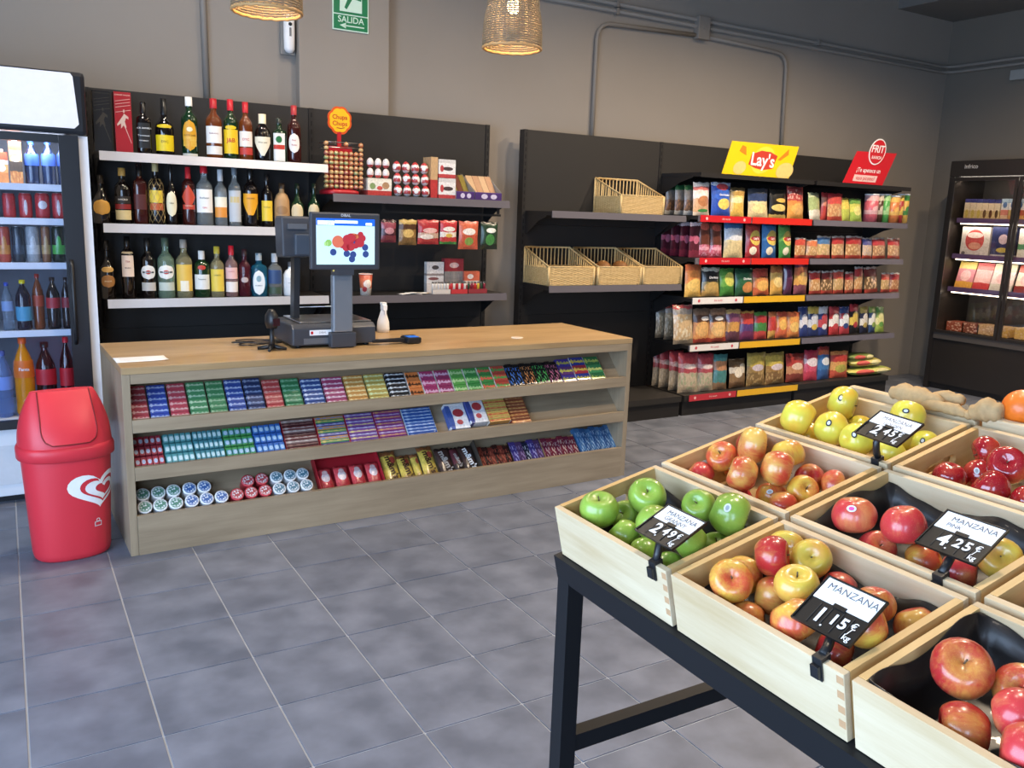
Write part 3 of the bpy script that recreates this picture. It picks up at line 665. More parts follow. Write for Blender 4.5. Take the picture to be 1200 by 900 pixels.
# (crate, px, py, width in pixels, kind, stem direction, sticker)  stem: 'up', 'cam' towards the viewer, 'side'
AP = [((0, 0), 702, 597, 46, 'green', 'up', 0, -0.005), ((0, 0), 757, 583, 45, 'green', 'cam', 0, -0.008), ((0, 0), 822, 592, 41, 'green', 'cam', 0, -0.012), ((0, 0), 855, 608, 52, 'green', 'side', 2, -0.002), ((0, 0), 766, 616, 46, 'green', 'side', 0, -0.02),
      ((0, 0), 731, 627, 36, 'green', 'side', 0, -0.045), ((0, 0), 734, 603, 34, 'green', 'cam', 0, -0.05), ((0, 0), 806, 637, 55, 'green', 'side', 0, -0.004), ((0, 0), 842, 637, 36, 'green', 'up', 0, -0.045), ((0, 0), 757, 647, 36, 'green', 'side', 0, -0.05), ((0, 0), 786, 662, 40, 'green', 'side', 0, -0.05),
      ((0, 1), 804, 542, 34, 'pink', 'side', 0, -0.03), ((0, 1), 847, 517, 33, 'gala', 'side', 0, -0.03), ((0, 1), 840, 541, 37, 'mixed', 'cam', 0, -0.015), ((0, 1), 884, 523, 43, 'fuji', 'side', 0, 0.018), ((0, 1), 868, 558, 42, 'fuji', 'side', 0, 0.008),
      ((0, 1), 910, 553, 43, 'fuji', 'side', 0, 0.004), ((0, 1), 923, 535, 40, 'mixed', 'side', 0, -0.004), ((0, 1), 901, 579, 36, 'mixed', 'side', 2, -0.045), ((0, 1), 948, 559, 32, 'gala', 'cam', 0, -0.04), ((0, 1), 936, 575, 38, 'mixed', 'cam', 0, -0.04),
      ((0, 1), 973, 569, 33, 'fuji', 'side', 0, -0.04), ((0, 1), 917, 594, 34, 'fuji', 'side', 0, -0.05), ((0, 1), 878, 582, 34, 'pink', 'side', 0, -0.05), ((0, 1), 862, 535, 34, 'fuji', 'side', 0, -0.04),
      ((0, 2), 935, 491, 44, 'golden', 'side', 0, 0.012), ((0, 2), 974, 502, 41, 'golden', 'side', 1, 0), ((0, 2), 988, 478, 40, 'golden', 'side', 1, -0.005), ((0, 2), 1001, 514, 40, 'golden', 'side', 1, -0.006), ((0, 2), 1064, 494, 39, 'golden', 'side', 1, -0.002),
      ((0, 2), 1044, 531, 38, 'golden', 'side', 0, -0.03), ((0, 2), 1074, 507, 36, 'golden', 'side', 0, -0.04), ((0, 2), 1085, 522, 36, 'golden', 'side', 1, -0.035), ((0, 2), 1012, 492, 34, 'golden', 'side', 0, -0.05), ((0, 2), 962, 485, 34, 'golden', 'side', 0, -0.045), ((0, 2), 946, 510, 34, 'golden', 'side', 0, -0.05),
      ((1, 2), 1155, 533, 34, 'red', 'side', 0, -0.02), ((1, 2), 1113, 558, 38, 'red', 'side', 0, -0.03), ((1, 2), 1180, 547, 46, 'red', 'cam', 0, 0), ((1, 2), 1148, 553, 34, 'red', 'side', 2, -0.04), ((1, 2), 1167, 574, 46, 'red', 'side', 0, -0.02), ((1, 2), 1200, 588, 40, 'red', 'side', 0, -0.03),
      ((1, 1), 1007, 613, 52, 'pink', 'side', 3, -0.01), ((1, 1), 1022, 634, 46, 'pink', 'side', 0, -0.035), ((1, 1), 1061, 623, 52, 'pink', 'side', 0, -0.005), ((1, 1), 1090, 656, 44, 'mixed', 'side', 0, -0.045), ((1, 1), 1124, 664, 44, 'pink', 'side', 0, -0.045), ((1, 1), 1162, 660, 50, 'yellow', 'cam', 0, -0.03),
      ((1, 0), 853, 659, 47, 'mixed', 'cam', 0, -0.02), ((1, 0), 851, 685, 52, 'mixed', 'cam', 0, 0), ((1, 0), 910, 634, 46, 'yellow', 'cam', 0, -0.02), ((1, 0), 901, 664, 49, 'gala', 'side', 0, -0.004), ((1, 0), 951, 659, 48, 'yellow', 'cam', 0, -0.01),
      ((1, 0), 933, 686, 53, 'yellow', 'up', 0, 0.004), ((1, 0), 888, 699, 44, 'fuji', 'side', 0, -0.035), ((1, 0), 882, 719, 44, 'fuji', 'side', 0, -0.05), ((1, 0), 926, 731, 58, 'mixed', 'side', 0, -0.01), ((1, 0), 988, 683, 44, 'pink', 'side', 0, -0.05),
      ((1, 0), 1034, 713, 48, 'fuji', 'side', 0, -0.03), ((1, 0), 1068, 728, 46, 'fuji', 'side', 0, -0.045), ((1, 0), 1020, 748, 58, 'mixed', 'side', 0, -0.01), ((1, 0), 986, 758, 54, 'gala', 'side', 0, -0.035),
      ((2, 0), 1134, 786, 71, 'gala', 'cam', 0, 0), ((2, 0), 1189, 806, 62, 'fuji', 'cam', 0, -0.02), ((2, 0), 1131, 858, 66, 'gala', 'side', 0, -0.03), ((2, 0), 1186, 847, 64, 'pink', 'side', 0, -0.012), ((2, 0), 1180, 890, 68, 'pink', 'side', 0, -0.008),
      ((2, 1), 1199, 690, 52, 'fuji', 'side', 0, -0.03)]
items = []
for (ij, px, py, wpx, kind, st, sk, n0) in AP:
    d = ray(px, py); o = np.array(fmat(ij[0]*(CA+GU), ij[1]*(CB+GW)).translation)
    t = ((o+F_N*n0-CAM)@F_N)/(d@F_N); D = min(max(wpx*t/FPX, .066), .086)
    P = CAM+t*d-o; l0 = np.array([P@F_U, P@F_W, P@F_N]); items.append([ij, l0.copy(), D, kind, st, sk, px, l0])
for it in range(160):                                # let the pile settle: no fruit cuts through another or through the boards
    for a in range(len(items)):
        for b in range(a):
            if items[a][0] != items[b][0]: continue
            v_ = items[a][1]-items[b][1]; L = np.linalg.norm(v_); R = (items[a][2]+items[b][2])/2*.985
            if L < R:
                push = v_/max(L, 1e-6)*(R-L)*.5; items[a][1] += push; items[b][1] -= push
    for q in items:
        q[1] += (q[7]-q[1])*.07; r = q[2]/2; q[1][2] = min(q[1][2], .03); q[1][0] = min(max(q[1][0], BT+r+.006), CA-BT-r-.006); q[1][1] = min(max(q[1][1], BT+r+.006), CB-BT-r-.006); q[1][2] = max(q[1][2], -.094+r+.004)
CN = {(0, 0): 'green apple', (0, 1): 'orange-red apple', (0, 2): 'yellow apple', (1, 2): 'shiny dark red apple', (1, 1): 'pinkish apple', (1, 0): 'red-yellow apple', (2, 0): 'red apple', (2, 1): 'red apple'}
CW = {(0, 0): 'the crate tagged 2.49', (0, 1): 'the untagged middle crate', (0, 2): 'the crate tagged 2.45', (1, 2): 'the crate at the right edge', (1, 1): 'the crate tagged 4.25', (1, 0): 'the crate tagged 1.15', (2, 0): 'the bottom right crate', (2, 1): 'the crate cut by the right edge'}
cnt = {}
for ij in CN:
    L = sorted([q for q in items if q[0] == ij], key=lambda q: q[6])
    for k, q in enumerate(L): q.append((k+1, len(L)))
for ij, P, D, kind, st, sk, px, _l0, (k, n) in items:
    Wp = np.array(fmat(ij[0]*(CA+GU), ij[1]*(CB+GW)).translation)+P[0]*F_U+P[1]*F_W+P[2]*F_N
    tocam = (CAM-Wp)/np.linalg.norm(CAM-Wp)
    if st == 'up': ax = Vector((0, 0, 1))+Vector(tocam)*.35
    elif st == 'cam': ax = Vector(tocam)+Vector((rA.uniform(-.3, .3), rA.uniform(-.3, .3), .35))
    else:
        ax = Vector((rA.uniform(-1, 1), rA.uniform(-1, 1), rA.uniform(-.5, .3))); tv = Vector(tocam); ax = ax-tv*ax.dot(tv)*1.2
    ax.normalize(); q = ax.to_track_quat('Z', 'Y'); R = q.to_matrix().to_4x4()
    M = Matrix.Translation(Wp) @ R @ Matrix.Rotation(rA.uniform(0, 6), 4, 'Z') @ Matrix.Scale(D*.985, 4)
    o = link('apple', amesh(kind, rA.randrange(3)), M=M)
    lab = CN[ij]+', '+('the only one in ' if n == 1 else nth(k, n)+' in ')+CW[ij] if n > 1 else CN[ij]+' alone in '+CW[ij]
    tag(o, lab, 'apple', 'apples in the crates'); link('stem', STEM, o)
    if sk:                                           # small oval sticker on the side that faces the shopper
        inv_ = M.inverted(); dv = (inv_.to_3x3() @ (Vector(tocam)+Vector((-.15, .1, .35)))).normalized()
        sm_ = MB(); T = dv.to_track_quat('Z', 'Y').to_matrix().to_4x4()
        def cap(rr, h0, m, n_=14, sx=1.):
            vs = [tuple(T @ Vector((rr*sx*math.cos(2*PI*i/n_), rr*math.sin(2*PI*i/n_), math.sqrt(max(0, h0*h0-rr*rr))))) for i in range(n_)]+[tuple(T @ Vector((0, 0, h0)))]
            sm_._add(vs, [(i, (i+1) % n_, n_) for i in range(n_)], m, True)
        cap(.08, .503, 0, sx=1.3); cap(.045, .506, 1, sx=1.4)
        obj('sticker', sm_, {1: [m_stick, m_stickw], 2: [m_stickw, plain('sticker_grey', '#9aa3a8', .3)], 3: [m_stickw, m_stickp]}[sk], o)

# orange and ginger
m_or = plain('orange_peel', '#e0701c', .4, 0, .08, 60, coat=.2, bump=.4)
c13 = fmat(1*(CA+GU), 3*(CB+GW)); P = onp(1197, 482, np.array(c13.translation)+.022*F_N, F_N); o = obj('orange', MB().lathe([(max(.0005, .041*math.sin(PI*k/14)), -.039*math.cos(PI*k/14)) for k in range(15)], 20, cap=False), m_or, loc=tuple(P+np.array([.004, 0, .006])))
tag(o, 'bright orange fruit at the right edge behind the dark red apples', 'orange'); obj('stem_scar', MB().lathe([(.0, .0005), (.004, .0), (.004, -.002)], 8, (0, 0, .0395), cap=False), plain('scar_green', '#6d6a34', .7), o)
m_gin = plain('ginger_skin', '#b29468', .8, 0, .22, 90, bump=.6)
def ginger(px, py, pts, rs, label, n0=-.0):
    c = fmat(0, 3*(CB+GW), 0); P = onp(px, py, np.array(c.translation)+n0*F_N, F_N)
    mb = MB()
    for chain, rr in zip(pts, rs):
        C = []; RR = []
        for (a, b, h), r in zip(chain, rr):
            C.append(P+a*F_U+b*F_W+h*F_N); RR.append(r)
        # knobbly: refine with waves
        C2 = []; R2 = []
        for i in range(len(C)-1):
            for k in range(5):
                t = k/5; C2.append(C[i]*(1-t)+C[i+1]*t); R2.append((RR[i]*(1-t)+RR[i+1]*t)*(1+.10*math.sin(i*7+k*2.1)))
        C2.append(C[-1]); R2.append(RR[-1]*.6); R2[0] *= .6
        mb.tube([tuple(q) for q in C2], R2, 10)
    o = obj('ginger_root', mb, m_gin); tag(o, label, 'ginger', 'ginger roots'); return o
ginger(1078, 470, [[(-.085, .01, .0), (-.05, .012, .006), (0, .01, .004), (.05, .012, 0)], [(.0, .01, 0), (.04, .04, .004), (.075, .05, .0)]], [[.012, .022, .022, .014], [.016, .016, .012]], 'large knobbly ginger root behind the yellow apples', .022)
ginger(1095, 476, [[(-.05, .0, .0), (0, -.004, .004), (.05, .006, 0), (.075, .0, -.004)]], [[.010, .013, .013, .007]], 'thin ginger root lying in front of the large one', .016)
ginger(1155, 488, [[(-.035, .0, -.002), (0, .008, .012), (.03, .012, .008)], [(-.02, .0, 0), (-.045, -.004, -.006)]], [[.015, .026, .018], [.012, .009]], 'chunky ginger piece left of the orange', .016)
ginger(1085, 486, [[(-.07, .02, -.0), (0, .025, 0), (.06, .02, 0)]], [[.014, .017, .012]], 'ginger root buried under the large one', -.022); ginger(1150, 500, [[(-.05, .02, -.0), (0, .025, 0), (.05, .02, 0)]], [[.014, .017, .012]], 'ginger root buried under the chunky piece', -.022)

# ------------------------------------------------------------------ price tags clipped on the crates
def price(s, t, n, al, be, wd, h, digits, name_lines, label, s_clip, t_edge, shiny):
    root = thing('price_tag', label, 'price tag', M=fmat(s_clip, t_edge, 0), group='price tags on the crates')
    X = math.cos(be)*F_U+math.sin(be)*F_W; Y0 = -math.sin(be)*F_U+math.cos(be)*F_W; Y = math.cos(al)*Y0+math.sin(al)*F_N; Z = np.cross(X, Y)
    O = F_O+s*F_U+t*F_W+n*F_N                        # middle of the lower edge
    Mt = Matrix([[X[i], -Z[i], Y[i], O[i]] for i in range(3)]+[[0, 0, 0, 1]])     # x right, y away from reader, z up
    R = fmat(s_clip, t_edge, 0).inverted() @ Mt
    bm_ = plain('tag_black', '#161413', .35 if not shiny else .16, 0, .08, 30, coat=.2 if not shiny else .8)
    bd = obj('panel', MB().box(-wd/2, wd/2, 0, .003, 0, h), bm_, root, R, bevel=.0006)
    fr = .003; hz = h*.53
    obj('name_card', MB().box(-wd/2+fr*1.2, wd/2-fr*1.2, -.0008, 0, hz, h-fr), M_chalk, bd)
    obj('frame', MB().box(-wd/2, wd/2, -.002, 0, h-fr*.8, h).box(-wd/2, -wd/2+fr*.8, -.002, 0, 0, h).box(wd/2-fr*.8, wd/2, -.002, 0, 0, h).box(-wd/2, wd/2, -.002, 0, 0, fr*.8).box(-.011, .011, -.002, 0, hz-.003, hz+.004), bm_, bd)
    ln = len(name_lines)
    for k, (tx, sz, ox) in enumerate(name_lines):
        q = text(tx, sz, 0.); q.xf(Matrix.Translation((ox, -.0015, h-.018-.0145*k)) @ Matrix.Shear('XZ', 4, (.2, 0)) if 0 else Matrix.Translation((ox, -.0015, h-.0165-.0135*k))); obj('handwriting', q, plain('pencil_grey', '#5d6068' if not shiny else '#6d6f76', .7), bd)
    for tx, x, z, sz in digits:
        q = text(tx, sz, .026 if tx.isdigit() else .006); q.xf(Matrix.Translation((x, -.0015, z))); obj('digit', q, M_chalk, bd)
    dv = MB()
    for x in (-.028, -.008, .012, .03): dv.box(x-.0004, x+.0004, -.0012, 0, .006, hz-.005)
    obj('digit_dividers', dv, plain('tag_grey', '#3b3836', .4), bd)
    # stem and clip, in the crate frame
    a = np.array([(O-(F_O+s_clip*F_U+t_edge*F_W))@F_U, (O-(F_O+s_clip*F_U+t_edge*F_W))@F_W, n])
    obj('stem', MB().tube([(0, .008, .004), (a[0]*.2, a[1]*.5+.008, a[2]*.4), (a[0]*.6, a[1]+.010, a[2]-.010), (a[0]*.6, a[1]+.024, a[2]-.003)], [.007, .007, .007, .006], 6), M_black, root)
    cl = obj('clip', MB().prism([(-.0035, -.03), (-.0035, .006), (.016, .008), (.016, -.012), (BT+.0005, -.010), (BT+.0005, .0005), (-.0005, .0005), (-.0005, -.028)], -.0085, .0085, 'x').box(-.007, .007, -.010, -.0036, -.024, -.004), M_black, root, bevel=.0008)
D = lambda a, b, c: [(a, -.017, .024, .036), ('.', -.005, .016, .024), (b, .006, .027, .026), (c, .022, .027, .026), ('€', .038, .031, .016), ('/', .037, .021, .016), ('kg', .039, .0105, .014)]
price(.314, .014, .038, .24, -.005, .105, .084, D('2', '4', '9'), [('MANZANA', .0155, .004), ('GRANNY', .0135, .0)], 'black price tag reading 2.49 clipped to the green apple crate', .325, .0, False)
price(.662, .034, .016, .367, .012, .1035, .091, D('1', '1', '5'), [('MANZANA', .0175, .004)], 'black price tag reading 1.15 clipped to the front crate', .69, .0, False)
price(.662, .312, .026, .312, -.007, .104, .087, D('4', '2', '5'), [('MANZANA', .0155, .006), ('PINK', .012, -.02)], 'glossy price tag reading 4.25 on the pinkish apple crate', .672, CB+GW, True)
price(.345, .552, .055, .34, -.107, .110, .077, D('2', '4', '5'), [('MANZANA', .0145, .004), ('GOLDEN', .0115, .004)], 'glossy price tag reading 2.45 on the yellow apple crate', .333, 2*(CB+GW), True)
# ================================================================== bottles
G = {'dark': plain('glass_dark', '#120d0c', .06, 0, .1, 10, coat=.5), 'green': plain('glass_green', '#14301a', .06, 0, .1, 10, coat=.5), 'amber': plain('glass_amber', '#6b3413', .07, 0, .12, 10, coat=.5),
     'redbrown': plain('glass_redbrown', '#3b1410', .07, 0, .1, 10, coat=.5), 'clear': clear('glass_clear', '#dfe6e6', trans=.85), 'paleg': clear('glass_pale_green', '#b9d6b9', trans=.8), 'blue': clear('glass_blue', '#3fa8cf', trans=.85),
     'pinkc': clear('glass_pink', '#e7b9b4', trans=.8), 'yell': clear('glass_yellowish', '#e3d8a8', trans=.8), 'plum': clear('glass_plum', '#6a2834', trans=.6), 'white': plain('white_ceramic', '#e6e6e4', .3), 'tan': plain('tan_ceramic', '#b28a5c', .5)}
PROF = {'std': [(.0, 0), (.93, 0), (1, .02), (1, .60), (.95, .66), (.72, .71), (.44, .755), (.37, .80), (.36, .96), (.39, .965), (.39, 1), (.0, 1)],
        'long': [(.0, 0), (.93, 0), (1, .02), (1, .46), (.92, .54), (.55, .62), (.33, .70), (.28, .80), (.27, .96), (.31, .965), (.31, 1), (0, 1)],
        'sq': [(.0, 0), (.95, 0), (1, .02), (1, .66), (.93, .71), (.5, .75), (.36, .78), (.34, .96), (.38, .965), (.38, 1), (0, 1)],
        'flask': [(.0, 0), (.85, 0), (.95, .03), (1, .25), (.95, .45), (.6, .60), (.3, .68), (.27, .95), (.3, .955), (.3, 1), (0, 1)],
        'tall': [(.0, 0), (.93, 0), (1, .02), (1, .68), (.9, .74), (.5, .79), (.36, .82), (.35, .97), (.38, .972), (.38, 1), (0, 1)],
        'jug': [(.0, 0), (.9, 0), (.97, .03), (1, .3), (.95, .62), (.7, .74), (.33, .80), (.3, .96), (.34, .965), (.34, 1), (0, 1)]}
CAPS = {}
def capm(c):
    return plain('cap_'+c.strip('#'), c, .35)
def prof_r(pr, f):
    for (ra, za), (rb, zb_) in zip(pr, pr[1:]):
        if za <= f <= zb_ and zb_ > za: return ra+(rb-ra)*(f-za)/(zb_-za)
    return pr[-2][0]
def wrap_patch(pr, r, h, f0, f1, half, shape, ang, off, power, squash=1., n=12, rows=10):
    mb = MB()
    def fn(i, j):
        f = f0+(f1-f0)*j; k = 2*j-1
        w = {'rect': 1., 'oval': math.sqrt(max(0, 1-k*k)), 'diamond': 1-abs(k), 'vee': min(1., .15+1.2*j), 'shield': min(1, .3+j*1.2)}[shape]
        a = ang+(i-.5)*2*half*w; R = r*prof_r(pr, f); ca, sa = math.cos(a), math.sin(a)
        g = 1. if power == 2 else (abs(ca)**power+abs(sa)**power)**(-1/power)
        return ((R*g+off)*ca, (R*g+off)*sa*squash, f*h)
    mb.grid(fn, n, rows); return mb
def wrap_text(tx, size, pr, r, h, f, ang, off, power, squash=1.):
    q = text(tx, size, .01); out = []
    for x, y, z in q.v:
        a = ang+x/r; F = f+z/h; R = r*prof_r(pr, F); ca, sa = math.cos(a), math.sin(a); g = 1. if power == 2 else (abs(ca)**power+abs(sa)**power)**(-1/power)
        out.append(((R*g+off)*ca, (R*g+off)*sa*squash, F*h))
    q.v = out; return q
def bottle(name, label, cat, px0, px1, pyt, zb_, Y, style, glass, cap, labels, group, power=2., cap_f=.9, py_mid=None, texts=(), squash=1., extra=None, capr=1.12):
    pm = py_mid or pyt+40; xa = ony(px0, pm, Y)[0]; xb = ony(px1, pm, Y)[0]; xc = (xa+xb)/2; r = (xb-xa)/2*.97; h = ony((px0+px1)/2, pyt, Y)[2]-zb_
    if abs(zb_-z2) < .01: h = min(h, .334)
    pr = PROF[style]; mt = G[glass] if isinstance(glass, str) else glass
    ang = math.atan2(CAM[1]-Y, CAM[0]-xc)
    o = obj(name, MB().lathe([(a*r, b*h) for a, b in pr], 20, power=power, sy=squash, cap=False), mt, loc=(xc, Y, zb_)); tag(o, label, cat, group)
    rn = r*pr[-2][0]
    if cap: obj('cap', MB().lathe([(rn*capr, cap_f*h), (rn*capr, h*1.003), (0, h*1.004)], 14, cap=False), capm(cap), o)
    for (f0, f1, half, shape, col) in labels:
        obj('paper_label', wrap_patch(pr, r, h, f0, f1, half, shape, ang, .0012, power, squash), plain('label_'+col.strip('#'), col, .5, 0, .06, 40), o)
    for (tx, sz, f, col) in texts:
        obj('lettering', wrap_text(tx, sz, pr, r, h, f, ang, .002, power, squash), plain('ink_'+col.strip('#'), col, .5), o)
    if extra: extra(o, r, h, pr, ang)
    return o
LY = 1.375; z1, z2, z3 = 1.7525, 1.3835, .9835
GR1, GR2, GR3 = 'bottles on the top liquor shelf', 'bottles on the middle liquor shelf', 'bottles on the bottom liquor shelf'
T1 = ' on the top liquor shelf'; T2 = ' on the middle liquor shelf'; T3 = ' on the lowest liquor shelf'
# boxed whiskies
def gift(px0, px1, pyt, mat, label, fn):
    a = ony(px0, 150, LY-.04)[0]; b = ony(px1, 150, LY-.04)[0]; zt = ony((px0+px1)/2, pyt, LY-.04)[2]
    o = obj('whisky_box', MB().box(0, b-a, 0, .085, 0, zt-z1), mat, loc=(a, LY-.04, z1), bevel=.0012); tag(o, label, 'box', 'whisky gift boxes'); fn(o, b-a, zt-z1)
def walker(col, stripes):
    def f(o, w, h):
        m = plain('foil_'+col.strip('#'), col, .35, .3)
        obj('striding_figure', MB().prism([(.34*w, .40*h), (.5*w, .46*h), (.6*w, .40*h), (.66*w, .43*h), (.58*w, .52*h), (.66*w, .58*h), (.8*w, .56*h), (.8*w, .6*h), (.55*w, .65*h), (.5*w, .62*h), (.3*w, .54*h), (.12*w, .47*h), (.14*w, .44*h), (.36*w, .49*h)], -.0008, 0).prism([(.52*w, .66*h), (.6*w, .67*h), (.58*w, .72*h), (.5*w, .71*h)], -.0008, 0), m, o)
        if stripes:
            for z in (.66, .74, .79, .84): obj('printed_line', MB().prism([(.06*w, z*h), (.94*w, (z+.05)*h), (.94*w, (z+.058)*h), (.06*w, (z+.008)*h)], -.0008, 0), m, o)
            obj('printed_line', MB().prism([(.60*w, .40*h), (.92*w, .16*h), (.92*w, .18*h), (.62*w, .42*h)], -.0008, 0), m, o)
        q = text('JOHNNIE WALKER', w*.11, .02); q.xf(Matrix.Translation((w/2, -.001, .95*h))); obj('lettering', q, m, o)
    return f
gift(110, 131, 105.5, plain('box_black', '#191717', .35), 'black whisky gift box at the left end of the top liquor shelf', walker('#4a443c', True))
gift(135, 155, 108, plain('box_red', '#a81d26', .35), 'red whisky gift box with white striding figure', walker('#e6c9b9', True))
bottle('liquor_bottle', 'square black whiskey bottle with black label right of the red box', 'bottle', 159.5, 177, 120, z1, LY, 'sq', 'dark', '#151515', [(.12, .60, .8, 'rect', '#1a1a1a')], GR1, 4., .80, 150, [("JACK DANIEL'S", .011, .5, '#e8e8e8'), ('Tennessee', .012, .36, '#d8d8d8'), ('WHISKEY', .010, .26, '#d8d8d8')])
bottle('liquor_bottle', 'dark long-necked bottle with bright yellow label'+T1, 'bottle', 181, 204, 116, z1, LY, 'long', 'dark', '#141414', [(.08, .36, 1.1, 'rect', '#e2c411'), (.48, .55, .9, 'oval', '#d9b915')], GR1, 2., .72, 150, [('DYC', .018, .24, '#7a5a10')])
def arms(o, r, h, pr, ang): obj('ship_emblem', wrap_patch(pr, r, h, .42, .5, .35, 'oval', ang, .0022, 2.), plain('label_pale', '#efe3b5', .5), o)
bottle('liquor_bottle', 'green whisky bottle with tall orange label and white cap'+T1, 'bottle', 212, 232, 114, z1, LY, 'std', 'green', '#f1f0ea', [(.10, .62, .9, 'oval', '#d99b1c'), (.18, .34, .85, 'rect', '#e0b54a'), (.0, .06, 1., 'rect', '#d9d4c6')], GR1, 2., .85, 150, [('CUTTY SARK', .011, .36, '#2a2a10')], 1., arms)
bottle('liquor_bottle', 'amber whisky bottle with white label and red cap left of the yellow-labelled green one', 'bottle', 240.5, 260.5, 116, z1, LY, 'std', 'amber', '#b5232c', [(.26, .54, 1.1, 'rect', '#efeae2'), (.07, .21, 1.1, 'rect', '#e6e0d6')], GR1, 2., .84, 150, [("Ballantine's", .011, .42, '#8a2a22')])
bottle('liquor_bottle', 'green whisky bottle with yellow label and large red letters J&B', 'bottle', 261.5, 279, 117, z1, LY, 'std', 'green', '#c81f2e', [(.10, .50, 1.15, 'rect', '#ecc21a'), (.5, .57, .8, 'oval', '#ecc21a')], GR1, 2., .82, 150, [('J&B', .031, .32, '#c3141c')])
bottle('liquor_bottle', 'amber whisky bottle with white and red label and red cap'+T1, 'bottle', 279.5, 296, 120, z1, LY, 'std', 'amber', '#c22630', [(.24, .50, 1.1, 'rect', '#efe4d8'), (.10, .22, 1.1, 'rect', '#c0392f')], GR1, 2., .82, 150, [('DYC', .018, .36, '#c0392f')])
bottle('liquor_bottle', 'short black bottle with cream V-shaped label and cream cap', 'bottle', 297.5, 317.5, 134, z1, LY, 'jug', 'dark', '#efe6c4', [(.12, .52, 1.1, 'vee', '#e9dfc4')], GR1, 2., .80, 155, [("White Label", .010, .4, '#6a5a35')], 1., None, 1.35)
def stag(o, r, h, pr, ang): obj('stag_emblem', wrap_patch(pr, r, h, .44, .60, .4, 'oval', ang, .0024, 4.), plain('label_green', '#1e6b3a', .5), o); obj('red_band', wrap_patch(pr, r, h, .30, .40, .75, 'rect', ang, .0020, 4.), plain('label_red', '#c03a2a', .5), o)
bottle('liquor_bottle', 'square dark green bottle with white label, green emblem and red band', 'bottle', 319, 335, 139, z1, LY, 'sq', 'green', '#2a2f2a', [(.03, .66, .8, 'rect', '#ece9de')], GR1, 4., .88, 160, [], 1., stag)
bottle('liquor_bottle', 'dark red whiskey bottle with pale oval label, rightmost'+T1, 'bottle', 336.5, 352.5, 124, z1, LY, 'std', 'redbrown', '#b3353a', [(.18, .52, .85, 'oval', '#f0e6da')], GR1, 2., .84, 155, [('Four', .012, .40, '#b03030'), ('Roses', .012, .32, '#b03030')])
# middle shelf
bottle('liquor_bottle', 'squat dark bottle with golden oval label at the left end'+T2, 'bottle', 107.5, 130, 205, z2, LY, 'flask', 'dark', '#2a2218', [(.18, .50, 1.1, 'oval', '#c4933f')], GR2, 2., .82, 235)
bottle('liquor_bottle', 'dark rum bottle with cream lower label and gold cap'+T2, 'bottle', 133.5, 154, 197, z2, LY, 'std', 'dark', '#c9a45a', [(.08, .25, 1.1, 'rect', '#d9c48c'), (.27, .36, 1.1, 'rect', '#8a2322'), (.37, .50, 1.1, 'rect', '#26201c')], GR2, 2., .86, 230, [('BARCELO', .011, .44, '#efe9dc')])
bottle('liquor_bottle', 'reddish brown square liqueur bottle with dark label'+T2, 'bottle', 155.5, 172.5, 192, z2, LY, 'sq', 'redbrown', '#181414', [(.25, .50, .8, 'rect', '#52201c')], GR2, 3.5, .80, 230)
def net(o, r, h, pr, ang):
    w = MB()
    for d in (1, -1):
        for k in range(8):
            pts = []
            for j in range(13):
                f = .03+.72*j/12; a = 2*PI*k/8+d*j*.28; R = r*prof_r(pr, f)+.002; pts.append((R*math.cos(a), R*math.sin(a), f*h))
            w.tube(pts, .0012, 4)
    obj('wire_net', w, plain('gold_wire', '#c8ab72', .35, .7), o)
bottle('liquor_bottle', 'brandy bottle wrapped in golden wire net with yellow label', 'bottle', 174, 192, 191, z2, LY, 'std', 'dark', '#b9a878', [(.36, .56, 1., 'rect', '#e0c23c'), (.24, .35, 1., 'rect', '#b5562a')], GR2, 2., .86, 230, [], 1., net)
bottle('liquor_bottle', 'dark long-necked bottle with cream oval label right of the netted one', 'bottle', 193.5, 208, 192, z2, LY, 'long', 'dark', '#1d1a18', [(.14, .56, .95, 'oval', '#e3d9b5')], GR2, 2., .84, 230, [('1866', .011, .36, '#6b5530')])
bottle('liquor_bottle', 'red-brown rum bottle with red pointed label and red cap'+T2, 'bottle', 213, 229, 196, z2, LY, 'tall', 'redbrown', '#c2272f', [(.28, .70, 1.2, 'diamond', '#c5452c'), (.28, .36, 1., 'rect', '#b83a28')], GR2, 2., .78, 230, [('CACIQUE', .009, .34, '#f0d9b8')])
bottle('liquor_bottle', 'clear gin bottle with white label, red print and red cap'+T2, 'bottle', 229.5, 249.5, 192, z2, LY, 'std', 'clear', '#c8202c', [(.22, .60, 1.15, 'rect', '#eeece6')], GR2, 2., .86, 230, [('Beefeater', .013, .46, '#3a3a3a'), ('GIN', .013, .30, '#c8202c')])
bottle('liquor_bottle', 'clear bottle with orange sunset label and silver cap'+T2, 'bottle', 251, 266, 199, z2, LY, 'std', 'clear', '#c9ccd0', [(.16, .34, 1.15, 'rect', '#e2923a'), (.34, .52, 1.15, 'rect', '#efe7cf')], GR2, 2., .80, 230)
bottle('liquor_bottle', 'clear vodka bottle with silvery label and dark cap'+T2, 'bottle', 267.5, 282.5, 194, z2, LY, 'std', 'clear', '#6f767c', [(.08, .60, 1.1, 'rect', '#bfc2c4'), (.4, .5, .8, 'rect', '#cdb878')], GR2, 2., .86, 230)
bottle('liquor_bottle', 'dark bottle with broad orange label'+T2, 'bottle', 284.5, 302.5, 195, z2, LY, 'std', 'dark', '#1c1a18', [(.20, .56, 1.15, 'shield', '#e6a11c')], GR2, 2., .86, 230, [('OSBORNE', .010, .48, '#7a3c10')])
